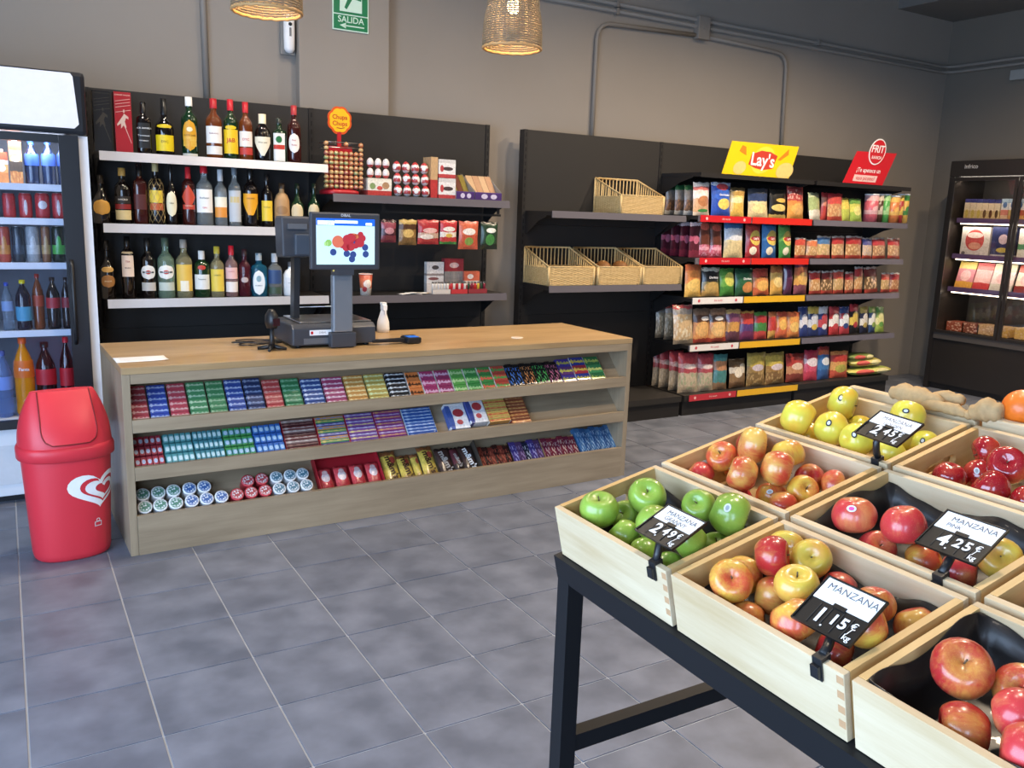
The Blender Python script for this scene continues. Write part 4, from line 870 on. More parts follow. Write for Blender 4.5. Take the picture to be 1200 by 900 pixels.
bottle('liquor_bottle', 'narrow dark bottle with plain yellow label'+T2, 'bottle', 306, 319.5, 204, z2, LY, 'std', 'dark', '#201d1b', [(.12, .50, 1.1, 'rect', '#ecc836')], GR2, 2., .86, 235, [('Veterano', .010, .38, '#5a4512')])
bottle('liquor_bottle', 'tan ceramic cream-liqueur bottle without paper label', 'bottle', 321, 339.5, 215, z2, LY, 'jug', 'tan', '#3a2a1c', [(.3, .5, .8, 'oval', '#9a744a')], GR2, 2., .88, 240)
bottle('liquor_bottle', 'dark green bottle with cream oval label left of the scale screen', 'bottle', 340.5, 356, 215, z2, LY, 'long', 'green', '#1d2a1d', [(.14, .56, 1., 'oval', '#dcc79c')], GR2, 2., .86, 240)
bottle('liquor_bottle', 'dark green bottle with cream oval label at the right end'+T2, 'bottle', 360.5, 375, 215, z2, LY, 'long', 'green', '#1d2a1d', [(.14, .56, 1., 'oval', '#d8c59a')], GR2, 2., .86, 240)
# lowest shelf
bottle('liquor_bottle', 'dark liqueur bottle with brown oval label and gold neck band at the left end', 'bottle', 117.5, 135, 282, z3, LY, 'long', 'dark', '#1a1513', [(.20, .42, 1.1, 'oval', '#a3713c'), (.46, .56, 1., 'oval', '#c29a55')], GR3, 2., .84, 320, [('BAILEYS', .010, .31, '#efe2c4')])
bottle('liquor_bottle', 'tall black bottle with narrow pinkish white label'+T3, 'bottle', 141.5, 159, 277, z3, LY, 'tall', 'dark', '#171514', [(.36, .70, .9, 'rect', '#ead6c4'), (.73, .76, 1., 'rect', '#d9c59a')], GR3, 2., .86, 320, [('TIA', .014, .60, '#a8413a'), ('MARIA', .010, .50, '#5a3020')])
def disc(o, r, h, pr, ang):
    obj('red_disc', wrap_patch(pr, r, h, .405, .475, .32, 'oval', ang, .0024, 2.), plain('label_red', '#c03a2a', .5), o); obj('dark_bar', wrap_patch(pr, r, h, .428, .452, .75, 'rect', ang, .0030, 2.), plain('label_black', '#20201f', .5), o)
    q = wrap_text('MARTINI', .0085, pr, r, h, .44, ang, .004, 2.); obj('lettering', q, M_chalk, o)
bottle('liquor_bottle', 'dark vermouth bottle with round white label'+T3, 'bottle', 164.5, 183, 279, z3, LY, 'std', 'dark', '#23201e', [(.32, .56, 1.05, 'oval', '#e6e3dc'), (.13, .27, 1.05, 'rect', '#bdb9b2')], GR3, 2., .86, 320, [], 1., disc)
bottle('liquor_bottle', 'pale green vermouth bottle with round white label'+T3, 'bottle', 184.5, 205, 279, z3, LY, 'std', 'paleg', '#4a5a4a', [(.32, .56, 1.05, 'oval', '#e9e6de'), (.13, .27, 1.05, 'rect', '#bcc3b6')], GR3, 2., .86, 320, [], 1., disc)
bottle('liquor_bottle', 'clear rum bottle with yellow and white label'+T3, 'bottle', 206, 226, 281, z3, LY, 'std', 'yell', '#9a9186', [(.12, .58, 1.1, 'rect', '#e0b84e'), (.12, .30, .5, 'rect', '#efe7d0')], GR3, 2., .86, 320)
def seal(o, r, h, pr, ang): obj('red_seal', wrap_patch(pr, r, h, .60, .70, .5, 'oval', ang, .0024, 2.), plain('label_red', '#c03a2a', .5), o)
bottle('liquor_bottle', 'green gin bottle with white band label and red seal', 'bottle', 227.5, 246, 294, z3, LY, 'tall', 'green', '#e8e6e0', [(.18, .50, 1.15, 'rect', '#dfe0da')], GR3, 2., .82, 325, [('Tanqueray', .010, .40, '#34463a')], 1., seal)
bottle('liquor_bottle', 'yellowish gin bottle with yellow label'+T3, 'bottle', 246.5, 263, 289, z3, LY, 'std', 'yell', '#bfae3c', [(.12, .56, 1.1, 'rect', '#e3c64a')], GR3, 2., .86, 325, [('LARIOS', .011, .44, '#5a4a18')])
bottle('liquor_bottle', 'pinkish gin bottle with red cap'+T3, 'bottle', 264, 279, 288, z3, LY, 'std', 'pinkc', '#cf2334', [(.36, .58, 1.1, 'rect', '#e8b9b2'), (.10, .30, 1.1, 'rect', '#e9ded6')], GR3, 2., .82, 325, [('PUERTO', .009, .50, '#b03a48')])
bottle('liquor_bottle', 'dark plum-coloured liqueur bottle right of the pink gin', 'bottle', 279.5, 294, 292, z3, LY, 'std', 'plum', '#3a2024', [(.30, .42, .6, 'oval', '#b9a7a2')], GR3, 2., .86, 325)
bottle('liquor_bottle', 'bright blue gin bottle with white oval label', 'bottle', 294.5, 312.5, 297, z3, LY, 'sq', 'blue', '#b8c0c2', [(.04, .62, .75, 'oval', '#e9ecec'), (.34, .5, .3, 'oval', '#7fa5b5')], GR3, 3.5, .84, 325, [('BOMBAY', .009, .26, '#2a5a78')])
bottle('liquor_bottle', 'clear gin bottle with dark blue label and silver cap'+T3, 'bottle', 313.5, 330.5, 297, z3, LY, 'std', 'clear', '#c4c8cc', [(.30, .62, 1.1, 'rect', '#2c4672'), (.06, .22, 1.1, 'rect', '#3a4d3c')], GR3, 2., .80, 325)
bottle('liquor_bottle', 'opaque white gin bottle at the right end'+T3, 'bottle', 331.5, 350.5, 307, z3, LY, 'jug', 'white', '#5a5a5c', [(.25, .55, .7, 'rect', '#dcdcdc')], GR3, 2.6, .86, 330, [('xoriguer', .009, .40, '#9aa0a6')])

# ================================================================== glass-door drinks fridge, left
FY = 1.05; fx0, fx1 = -1.34, -.580
fr = thing('drinks_fridge', 'tall drinks fridge with glowing white header and glass door', 'fridge', (fx0, FY, 0)); w = fx1-fx0
m_fw = plain('fridge_white', '#dfe3ea', .4, 0, .03, 6); m_fb = plain('fridge_black', '#1a1b20', .35, 0, .05, 8)
obj('side_wall', MB().box(w-.042, w, 0.0, .62, .385, 1.805), m_fw, fr); obj('side_wall', MB().box(0, .04, 0, .62, .385, 1.805), m_fw, fr)
obj('back_wall', MB().box(.041, w-.043, .575, .615, .385, 1.805), plain('fridge_inside', '#777c88', .5), fr); obj('base', MB().box(0, w, 0, .62, .04, .383), m_fw, fr, bevel=.006)
obj('base_grille', MB().box(.05, w-.05, -.004, -.0005, .10, .30), plain('fridge_grille', '#cfd3da', .5), fr)
obj('feet', MB().box(.03, w-.03, .05, .56, 0, .039), m_fb, fr)
hd = obj('header', MB().box(-.0, w+.002, -.012, .62, 1.807, 2.10), m_fb, fr, bevel=.02)
obj('light_panel', MB().prism([(.03, 1.838), (w-.055, 1.838), (w-.035, 1.858), (w-.05, 2.075), (w-.06, 2.09), (.03, 2.09)], -.022, -.0125), plain('header_light', '#d5d4dd', .4, emit='#f4f2ff', es=.16), hd)
dx1 = w-.043
door = obj('door_frame', MB().box(dx1-.085, dx1, -.035, -.002, .387, 1.803).box(0.0, .08, -.035, -.002, .387, 1.803).box(.081, dx1-.086, -.035, -.002, .387, .428).box(.081, dx1-.086, -.035, -.002, 1.765, 1.803), m_fb, fr)
obj('glass_pane', MB().box(.081, dx1-.086, -.022, -.018, .429, 1.764), pane('fridge_glass', '#f5f7fb', .03), door)
obj('handle', MB().tube([(dx1-.065, -.036, .80), (dx1-.065, -.065, .83), (dx1-.065, -.065, 1.18), (dx1-.065, -.036, 1.21)], .009, 8), M_black, door)
fz = [ony(40, y, 1.12)[2] for y in (217, 257, 309, 388)]+[.43]
for z in fz[:4]:
    s = obj('shelf', MB().box(.042, w-.044, .07, .57, z-.02, z-.003), m_fw, fr)
    obj('shelf_edge', MB().box(.042, w-.044, .058, .069, z-.026, z+.006), plain('shelf_white', '#dfe6f2', .4), s)
obj('floor_tray', MB().box(.042, w-.044, .02, .57, .39, .428), m_fw, fr)
led = obj('light_tube', MB().cyl((.10, .05, 1.79), (w-.10, .05, 1.79), .008, 8), plain('led_cool', '#ffffff', .4, emit='#dfe9ff', es=10.), fr)
l = bpy.data.lights.new('fridge_light', 'AREA'); l.shape = 'RECTANGLE'; l.size = .5; l.size_y = .05; l.energy = 2.8; l.color = (1.0, .98, .96)
lo = bpy.data.objects.new('fridge_light', l); COL.objects.link(lo); lo.location = (fx0+w/2, FY+.06, 1.775); lo.rotation_euler = (math.radians(18), 0, 0)
def can(px0, px1, pyt, z, Y, bands, label, blobs=(), nm=None):
    pm = pyt+20; a = ony(px0, pm, Y)[0]; b = ony(px1, pm, Y)[0]; r = (b-a)/2*.97; h = ony((px0+px1)/2, pyt, Y)[2]-z
    o = obj('drink_can', MB().lathe([(0, .004), (r*.75, 0), (r*.8, .0), (r, .012), (r, h-.014), (r*.84, h-.002)], 18, cap=False), pack('can_'+nm, bands, blobs, .25, wob=.0), loc=((a+b)/2, Y, z)); tag(o, label, 'can', 'cans in the drinks fridge')
    obj('can_lid', MB().lathe([(r*.84, h-.002), (r*.85, h), (r*.8, h-.001), (r*.78, h-.006), (0, h-.006)], 18, cap=False), M_steel, o); return o
IF = ' inside the drinks fridge'
Y2 = 1.165
for k, (a, b) in enumerate([(-17, -1), (3, 19), (22, 38.5), (41, 59), (61, 76)]):
    can(a, b, 226, fz[1], Y2, [(0, '#b3131f'), (.12, '#c8202b'), (.9, '#a8121d')], 'red cola can, '+nth(k+1, 5)+' in the row'+IF, [(.5, .55, .3, .16, '#e9dede')] if k in (3,) else [(.5, .45, .12, .3, '#e6d8d8')] if k > 1 else [], 'red%d' % (k if k > 1 else 0))
CANS = [(-3, 12.5, '#c4442a', '#d98a2c', 'orange-red energy can'), (13.5, 29, '#24323f', '#31465a', 'dark blue can'), (30, 47, '#9aa2a8', '#c2c8cc', 'silver can'), (48, 59.5, '#8e5a34', '#c29a58', 'slim gold and red can'), (60.5, 76.5, '#16261c', '#3fae3c', 'black and green energy can')]
for k, (a, b, c1, c2, d) in enumerate(CANS): can(a, b, 265, fz[2], Y2, [(0, c1), (.25, c2), (.5, c1), (.85, c1)], d+' in the third row'+IF, [(.5, .5, .2, .25, c2)], 'c%d' % k)
PROF['pet'] = [(.0, 0), (.85, 0), (1, .05), (.96, .2), (1, .33), (1, .60), (.93, .70), (.6, .81), (.36, .88), (.30, .90), (.30, .98), (.34, .985), (.34, 1), (0, 1)]
def pet(px0, px1, pyt, z, Y, col, cap, lab, label, tr=False, text_=None, py_mid=None, f=(.42, .62)):
    g = clear('pet_'+col.strip('#'), col, .05, 1.33, .7) if tr else plain('petd_'+col.strip('#'), col, .08, 0, .08, 10, coat=.5)
    return bottle('drink_bottle', label, 'bottle', px0, px1, pyt, z, Y, 'pet', g, cap, [(f[0], f[1], 1.5, 'rect', lab)] if lab else [], 'bottles in the drinks fridge', 2., .93, py_mid or pyt+30, [(text_, .022, (f[0]+f[1])/2, '#f2f2f2')] if text_ else (), 1., None, 1.2)
for k, (a, b, c) in enumerate([(28, 46, '#3f66c8'), (48, 65.5, '#4a6fd0'), (66.5, 77, '#3a5cb0')]): pet(a, b, 166, fz[0], Y2, '#25324f', '#2c5ad8', c, 'dark blue bottle, '+ORD[k+1]+' from left on the top shelf'+IF, False, None, 190, (.45, .72))
def carton(name, label, cat, px0, px1, py0, z, Y, dep, mats, group, pm=None, tilt=0.):
    p = pm or py0+20; a = ony(px0, p, Y)[0]; b = ony(px1, p, Y)[0]; h = ony((px0+px1)/2, py0, Y)[2]-z
    o = obj(name, MB().box(0, b-a, 0, dep, 0, h), mats, loc=(a, Y, z), rot=(tilt, 0, 0), bevel=.001); tag(o, label, cat, group); o['_wh'] = (b-a, h); wh = (b-a, h); del o['_wh']
    return o, wh[0], wh[1]
o, cw, ch = carton('juice_carton', 'orange juice carton at the left edge of the top shelf'+IF, 'carton', -6, 9.5, 178, fz[0], 1.13, .07, pack('juice_orange', [(0, '#d9822c'), (.35, '#e9a04a'), (.62, '#dfe3ea'), (.75, '#c8562c')], [(.5, .5, .3, .12, '#d8e0ee')]), 'juice cartons', 195)
obj('cap', MB().cyl((cw/2, .035, ch), (cw/2, .035, ch+.014), .011), M_white, o)
o, cw, ch = carton('juice_carton', 'tall juice carton with fruit print beside the dark blue bottles', 'carton', 11, 26, 166, fz[0], 1.13, .07, pack('juice_fruit', [(0, '#c97a2e'), (.3, '#5a4a3a'), (.55, '#d9b06a'), (.8, '#b9673a')], [(.5, .6, .35, .07, '#dfe5ea')], speck=('#e0a04a', .05, .3, 7)), 'juice cartons', 190)
obj('cap', MB().cyl((cw/2, .035, ch), (cw/2, .035, ch+.010), .011), M_white, o)
S4 = ' on the fourth shelf'+IF
pet(2, 16, 331, fz[3], Y2, '#9fb3c8', '#2a49b0', '#7f9ccc', 'water bottle with blue cap'+S4, True)
pet(18, 37, 328, fz[3], Y2, '#191528', '#e8d52a', '#4f9cc0', 'dark bottle with yellow cap and blue-green label'+S4, False, None, None, (.2, .48))
pet(37.5, 52, 321, fz[3], Y2+.03, '#7a3f22', '#a8352a', '#b0462c', 'orange-brown tea bottle'+S4)
pet(54, 71, 325, fz[3], Y2, '#1b1014', '#2a1a1c', '#b02734', 'dark cola bottle with red label'+S4); pet(72, 84, 325, fz[3], Y2, '#1b1014', '#2a1a1c', '#8a2430', 'dark cola bottle at the right end'+S4)
S5 = ' at the bottom'+IF
pet(-8, 15, 411, fz[4], 1.14, '#86a5e0', '#3a4f9a', '#6f8fd8', 'large blue water bottle'+S5, True); pet(15, 40, 396, fz[4], 1.14, '#d98a18', '#d95a1c', '#e0701c', 'large orange soda bottle with orange label'+S5, False, 'Fanta', None, (.50, .72))
pet(41, 66, 401, fz[4], 1.14, '#1c1013', '#1c1013', '#b81f2c', 'large cola bottle with red label, dark cap,'+S5, False, None, None, (.42, .64)); pet(69, 87, 395, fz[4], 1.14, '#1c1013', '#c02030', '#c8202c', 'large cola bottle with red cap'+S5, False, None, None, (.36, .60))

# ================================================================== refrigerated cabinet, right
RX = 6.66; ry1, ry0 = 1.27, -.75
rf = thing('chilled_cabinet', 'black chilled cabinet with lit shelves on the right wall', 'fridge', (RX, ry1, 0)); RL = ry1-ry0; RD = XR-.02-RX
m_rb = plain('cabinet_black', '#221e1c', .4, 0, .06, 8); m_rin = plain('cabinet_inside', '#3d3a38', .5)
T = Matrix(((0, 1, 0, 0), (-1, 0, 0, 0), (0, 0, 1, 0), (0, 0, 0, 1)))     # local x along the wall towards the viewer, y into the cabinet
def rp(name, mb, m, par=None, bevel=0.): return obj(name, mb.xf(T), m, par or rf, bevel=bevel)
zlow = onx(1100, 393, RX)[2]
rp('side_wall', MB().box(0, .045, 0, RD, .0, 1.985), m_rb); rp('side_wall', MB().box(RL-.045, RL, 0, RD, 0, 1.985), m_rb)
rp('lower_panel', MB().box(.046, RL-.046, .012, .06, .06, zlow-.03), m_rb); rp('kick_strip', MB().box(.046, RL-.046, .05, .08, .0, .059), m_rb)
rp('sill', MB().box(.046, RL-.046, -.012, .08, zlow-.029, zlow+.03), plain('cabinet_sill', '#4a4542', .35), None, .004)
rp('back_wall', MB().box(.046, RL-.046, RD-.03, RD, zlow, 1.985), m_rin); rp('inner_floor', MB().box(.046, RL-.046, .081, RD-.031, zlow-.02, zlow+.004), m_rin)
hd = rp('header', MB().box(0, RL, -.006, RD, 1.987, 2.13), m_rb, None, .006)
q = text('infrico', .05, .01); q.xf(Matrix.Translation((.20, -.0075, 2.075))); rp('lettering', q, plain('logo_grey', '#b5b0aa', .4), hd)
for k in range(2):
    x0, x1 = .047+k*.62, .047+k*.62+.612
    dr = rp('glass_door', MB().box(x0, x0+.028, -.03, -.004, zlow+.032, 1.975).box(x1-.028, x1, -.03, -.004, zlow+.032, 1.975).box(x0+.029, x1-.029, -.03, -.004, zlow+.032, zlow+.058).box(x0+.029, x1-.029, -.03, -.004, 1.95, 1.975), m_rb)
    rp('glass_pane', MB().box(x0+.029, x1-.029, -.02, -.016, zlow+.059, 1.949), pane('cabinet_glass', '#efe9e2', .03), dr)
rp('glass_door', MB().box(1.29, RL-.05, -.03, -.004, zlow+.032, 1.975), m_rb)
shx = RX+.12
rz = [onx(1150, 258, shx)[2], onx(1150, 301, shx)[2], onx(1150, 341, shx)[2]]
m_led = plain('led_strip', '#ffffff', .4, emit='#fff3e0', es=9.)
rp('top_light', MB().cyl((.07, .06, 1.965), (RL-.07, .06, 1.965), .009, 8), m_led)
for z in rz:
    s = rp('shelf', MB().box(.05, RL-.05, .125, RD-.035, z-.018, z), m_rin)
    rp('price_rail', MB().box(.05, RL-.05, .114, .1245, z-.028, z+.016), plain('rail_purple', '#6a5a90', .4), s)
    rp('shelf_light', MB().cyl((.09, .12, z-.036), (RL-.09, .12, z-.036), .005, 6), m_led, s)
for z, e in ((1.95, 2.2), (rz[0]-.05, 1.5), (rz[1]-.05, 1.5), (rz[2]-.05, 1.8)):
    l = bpy.data.lights.new('cabinet_light', 'AREA'); l.shape = 'RECTANGLE'; l.size = .03; l.size_y = 1.2; l.energy = e; l.color = (1, .9, .8)
    lo = bpy.data.objects.new('cabinet_light', l); COL.objects.link(lo); lo.location = (RX+.10, ry1-.65, z); lo.rotation_euler = (0, math.radians(-15), 0)
def rbox(name, label, cat, px0, px1, py0, z, dep, mats, group, X=None, tilt=0.):
    X = X or shx+.02; pm = py0+12; a = onx(px0, pm, X)[1]; b = onx(px1, pm, X)[1]; h = onx((px0+px1)/2, py0, X)[2]-z
    for zz in rz:
        if zz > z+.05: h = min(h, zz-.046-z)
    o = obj(name, MB().box(0, a-b, 0, dep, 0, h), mats, loc=(X, a, z), rot=(0, 0, -PI/2), bevel=.001)
    if tilt: o.rotation_euler = (-tilt, 0, -PI/2)
    return tag(o, label, cat, group)
IC = ' in the chilled cabinet'
for k in range(6):
    a = 1130+k*7; rbox('milkshake_carton', 'small cream drink carton, '+nth(k+1, 6)+' on the top shelf'+IC, 'carton', a, a+6.4, 233+k*.2, rz[0], .05, pack('mini_carton%d' % (k > 2), [(0, '#d9c58a'), (.45, '#e9dcc0'), (.82, '#3a3f8a')], [(.5, .3, .3, .2, '#c9b84a' if k < 3 else '#5a3a2a')], wob=.01), 'small drink cartons')
for k in range(3):
    a = 1173+k*9; rbox('yogurt_pack', 'pale blue yogurt pack, '+nth(k+1, 3)+' on the top shelf'+IC, 'carton', a, a+8.4, 233, rz[0], .08, pack('yogurt%d' % k, [(0, '#d9a24a' if k else '#e9c9a0'), (.25, ['#e58a7a', '#cdbb6a', '#b9473a'][k]), (.5, '#dfe9f2'), (.8, '#9fc0de')], [(.5, .72, .3, .14, '#4a7ab8')], wob=.02), 'yogurt packs')
rbox('display_box', 'large white display box with red product picture'+IC, 'box', 1127, 1160, 266, rz[1], .12, pack('white_display', [(0, '#dcdcdc')], [(.48, .55, .33, .36, '#c8484a'), (.48, .72, .28, .1, '#efe0e0'), (.5, .36, .22, .12, '#e0a08a'), (.12, .1, .07, .06, '#77777a')], wob=0.), 'boxes in the chilled cabinet')
rbox('display_box', 'blue display box with food picture'+IC, 'box', 1162.5, 1190, 266, rz[1], .12, pack('blue_display', [(0, '#c9c9cf'), (.1, '#2c3a70')], [(.5, .5, .36, .4, '#27346a'), (.5, .6, .2, .16, '#c8b5c4'), (.5, .25, .25, .08, '#c9b93a')], wob=0.), 'boxes in the chilled cabinet')
rbox('display_box', 'green and white box at the right edge'+IC, 'box', 1194, 1215, 268, rz[1], .12, pack('green_display', [(0, '#dfe6df'), (.3, '#3f9a6a'), (.5, '#e9e9e9')]), 'boxes in the chilled cabinet')
for k, (a, b, pk, d) in enumerate([(1120, 1140, ('#d9a21c', '#d98aa0', '#e0c84a'), 'pink and yellow ham pack leaning'), (1141, 1160, ('#c8303a', '#e9b9c0', '#d95a62'), 'red and pink ham pack leaning'), (1161, 1187, ('#cfd0c8', '#f0dfe4', '#dfe3c0'), 'large white ham pack leaning'), (1190, 1212, ('#8a2a2a', '#efe6d9', '#c9483a'), 'white and red ham pack leaning')]):
    rbox('ham_pack', d+' on the third shelf'+IC, 'pack', a, b, 304+k, rz[2], .02, pack('ham%d' % k, [(0, pk[0]), (.28, pk[1]), (.75, pk[2])], [(.5, .5, .3, .2, '#f0c4cc')]), 'ham packs', None, .28)
trays = [(1108, 1128, '#a8513a'), (1126, 1146, '#8a4a3a'), (1144, 1166, '#c9a878'), (1164, 1180, '#d9b04a'), (1188, 1210, '#d9b860')]
for k, (a, b, c) in enumerate(trays):
    o = rbox('food_tray', 'tray of sliced food, '+nth(k+1, 5)+' at the bottom'+IC, 'tray', a, b, 377+k*2, zlow+.006, .16, pack('tray%d' % k, [(0, '#2a2220'), (.3, c)], speck=('#e0c49a' if k > 1 else '#d9b5a5', .3, 1, 6)), 'food trays', RX+.16)
    obj('film', MB().box(.004, .05, -.001, 0, .004, .03), plain('tray_tag', '#e9dcae', .4), o)
# ================================================================== wicker baskets and bread
def basket_mat():
    m, nt, b = _new('wicker_basket'); tc = _n(nt, 'ShaderNodeTexCoord')
    wv = _n(nt, 'ShaderNodeTexWave'); wv.inputs['Scale'].default_value = 55; wv.inputs['Distortion'].default_value = 3; wv.bands_direction = 'Z'; wv.inputs['Detail Scale'].default_value = 4
    nt.links.new(tc.outputs['Object'], wv.inputs[0]); f = _noise(nt, tc.outputs['Object'], 60, 3)
    nt.links.new(_mix(nt, f, S('#b8945a'), S('#e0c894')), b.inputs['Base Color']); b.inputs['Roughness'].default_value = .6; return m
m_bk = basket_mat()
def basket(px0, px1, pyb, z, Yf, label, dep=.325, back=.255, front=.13):
    a = ony(px0, pyb-14, Yf)[0]; b = ony(px1, pyb-14, Yf)[0]; w = b-a
    t = thing('wicker_basket', label, 'basket', (a, Yf, z+.001), 0, 'wicker baskets')
    r = .005; wv = MB(); hf = front
    loop = []
    n = 14; m = 14                                    # woven lower part: canes run in and out round the stakes
    zc = r
    k = 0
    while zc < hf-.006:
        pts = []
        for i in range(n): pts.append((w*i/n, 0+(.0028 if (i+k) % 2 else -.0028)))
        for i in range(m): pts.append((w+(.0028 if (i+k) % 2 else -.0028), dep*i/m))
        for i in range(n): pts.append((w-w*i/n, dep+(.0028 if (i+k) % 2 else -.0028)))
        for i in range(m): pts.append((0+(.0028 if (i+k) % 2 else -.0028), dep-dep*i/m))
        wv.tube([(p[0], p[1], zc) for p in pts], .0045, 5, closed=True); zc += .0078; k += 1
    obj('woven_band', wv, m_bk, t)
    zt = lambda y: front+(back-front)*min(1, max(0, y/dep))
    st = MB()
    for i in range(1, 12):
        st.cyl((w*i/12, dep, 0), (w*i/12, dep, back), .0045, 5)
        st.cyl((0, dep*i/12, 0), (0, dep*i/12, zt(dep*i/12)), .0045, 5); st.cyl((w, dep*i/12, 0), (w, dep*i/12, zt(dep*i/12)), .0045, 5)
    o = obj('stakes', st, m_bk, t); o['kind'] = 'stuff'
    for x, y, h in ((0, 0, front), (w, 0, front), (0, dep, back), (w, dep, back)): obj('corner_post', MB().cyl((x, y, 0), (x, y, h), .009, 8), m_bk, t)
    obj('rim', MB().tube([(0, 0, front), (w, 0, front), (w, dep, back), (0, dep, back)], .008, 8, closed=True), m_bk, t)
    obj('bottom', MB().box(.004, w-.004, .004, dep-.004, .001, .008), m_bk, t)
    return a, b
basket(728, 778, 246, 1.538, 1.315, 'wicker basket alone on the upper shelf beside the snack bags')
# three on the lower shelf
basket(643, 696, 333, 1.023, 1.315, 'empty wicker basket at the left end of the lower basket shelf')
mid = basket(701, 751, 332, 1.023, 1.315, 'wicker basket holding two brown loaves'); basket(754, 799, 331, 1.023, 1.315, 'empty wicker basket at the right end of the lower basket shelf')
m_br = plain('bread_crust', '#7a4f24', .6, 0, .25, 25, bump=.5)
for k, (x, d) in enumerate([(.3, 'left'), (.7, 'right')]):
    xx = mid[0]+(mid[1]-mid[0])*x; mb = MB().lathe([(max(.0005, .056*math.sin(PI*i/12)**.8), .082-.082*math.cos(PI*i/12)) for i in range(13)], 18, cap=False, sy=1.5)
    o = obj('bread_loaf', mb, m_br, loc=(xx, 1.42, 1.032), rot=(.0, 0, 0)); tag(o, 'brown round loaf on the %s inside the middle basket' % d, 'bread', 'loaves in the basket')
    obj('crust_cut', MB().tube([(-.016, -.03, .158), (0, 0, .1645), (.016, .03, .158)], .004, 5), plain('crust_pale', '#c29a62', .7), o)

# ================================================================== bags
def pouch(w, h, d, seed, seal=.06, flare=0.):
    rnd = random.Random(seed); ph = [rnd.uniform(0, 6) for _ in range(4)]
    nx, nz = 8, 12; mb = MB()
    def depth(u, v_):
        if v_ < seal or v_ > 1-seal: return .0012
        k = (v_-seal)/(1-2*seal); e = (1-abs(2*u-1)**3.5)
        return .0012+d/2*max(0, e)*math.sin(PI*min(1, k*.85+.05))**.45*(1+.10*math.sin(u*9+ph[0])*math.sin(v_*11+ph[1]))
    def P(u, v_, s):
        pin = 1-.06*math.sin(PI*v_)+.0*u; x = (u-.5)*w*pin; wob = .004*math.sin(u*14+ph[2]) if v_ > .97 else 0
        return (x, s*depth(u, v_)+.006*math.sin(v_*3+ph[3])*(v_), v_*h+wob)
    mb.grid(lambda i, j: P(i, j, -1), nx, nz); mb.grid(lambda i, j: P(1-i, j, 1), nx, nz)
    return mb
_seed = [0]
def bag(label, px0, px1, py0, z, Y, mat, group, d=.07, lean=.10, rz_=0., name='snack_bag', cat='bag', logo=None, pm=None):
    _seed[0] += 1; p = pm or py0+14; a = ony(px0, p, Y)[0]; b = ony(px1, p, Y)[0]; h = ony((px0+px1)/2, py0, Y)[2]-z; w = b-a
    o = obj(name, pouch(w, h/math.cos(lean), d, _seed[0]), mat, loc=((a+b)/2, Y, z+.002), rot=(-lean-random.uniform(0, .05), random.uniform(-.03, .03), rz_+random.uniform(-.16, .16))); tag(o, label, cat, group)
    obj('top_seal', MB().box(-w*.47, w*.47, .0, .0012, h*.955, h*.995), mat, o)
    if logo:
        tx, sz, fz_, c = logo; q = text(tx, sz, .02); q.xf(Matrix.Translation((0, -d/2-.006, h*fz_))); obj('logo', q, plain('ink_'+c.strip('#'), c, .4), o)
    return o
P_ = {}
def bm(key, bands, blobs=(), speck=None): return pack('bag_'+key, bands, blobs, .28, speck, .06, .5)
GA, GB, GC, GD, GE = ['snack bags on the %s crisps shelf' % s for s in ('top', 'second', 'third', 'fourth', 'bottom')]
YS = 1.285
zA, zB, zC, zD = [z+.001 for z in chip_z]; zE = .166
XB = 3.537
def bagback(label, px, py0, z, mat, group, w=.135, d=.055, pm=None):
    """bags queued one behind the other at the left end of a shelf: the shelf end gives the distance"""
    p = onx(px, pm or py0+12, XB); _seed[0] += 1; h = onx(px, py0, XB)[2]-z; y = min(p[1], 1.61)
    o = obj('snack_bag', pouch(w, h, d, _seed[0]), mat, loc=(XB+w/2, y, z+.002), rot=(-.04, 0, 0)); tag(o, label, 'bag', group)
    obj('top_seal', MB().box(-w*.47, w*.47, .0, .0012, h*.955, h*.995), mat, o); return o
for k, a in enumerate([780, 791.5, 802]):
    bagback('clear bag of brown cookies with green top, %s of three in depth' % ['rearmost', 'middle', 'foremost'][k], a, 217, zA, bm('cookie', [(0, '#cfc8bd'), (.14, '#7a5a44'), (.5, '#8a8078'), (.82, '#1f5a32')], speck=('#a8774f', .14, .5, 7)), GA)
bag('white bag with pretzel-like cookies and red print on the top crisps shelf', 813, 833, 214, zA, YS, bm('wcook', [(0, '#e2cdb5'), (.1, '#d9a878'), (.5, '#efe0d6'), (.75, '#e0746a'), (.85, '#efe6de')], [(.5, .42, .32, .16, '#c07a44'), (.5, .14, .3, .05, '#3a9a4a')]), GA, .07, .06)
bag('bright blue crisps bag on the top crisps shelf', 835, 857, 214, zA, YS, bm('bluelay', [(0, '#2350b8'), (.5, '#2e66cf'), (.88, '#d8dde8')], [(.55, .35, .3, .16, '#f0cf4a'), (.5, .85, .3, .1, '#d8434a')]), GA, .07, .08, logo=('Onduladas', .022, .62, '#f2f2f2'))
bag('yellow crisps bag leaning on the bright blue one', 856.5, 872, 220, zA, YS, bm('yelcrisp', [(0, '#e8b93c'), (.45, '#f0cf6a'), (.7, '#c99a3a'), (.85, '#5a4a2a')], [(.4, .55, .4, .1, '#f2dc9a')]), GA, .06, .08)
bag('clear bag of yellow corn snacks with dark blue top', 879, 900, 221, zA, YS, bm('corn', [(0, '#d9c28a'), (.45, '#e5d296'), (.55, '#33456e'), (.8, '#3c4048')], [(.5, .3, .35, .16, '#eed98f')]), GA, .06, .08)
bag('black and gold snack bag on the top crisps shelf', 903, 921, 222, zA, YS, bm('blackgold', [(0, '#c9a848'), (.12, '#1d1a16'), (.8, '#2c2822')], [(.5, .35, .4, .12, '#e2c662'), (.6, .6, .3, .07, '#d9b03c')]), GA, .06, .08)
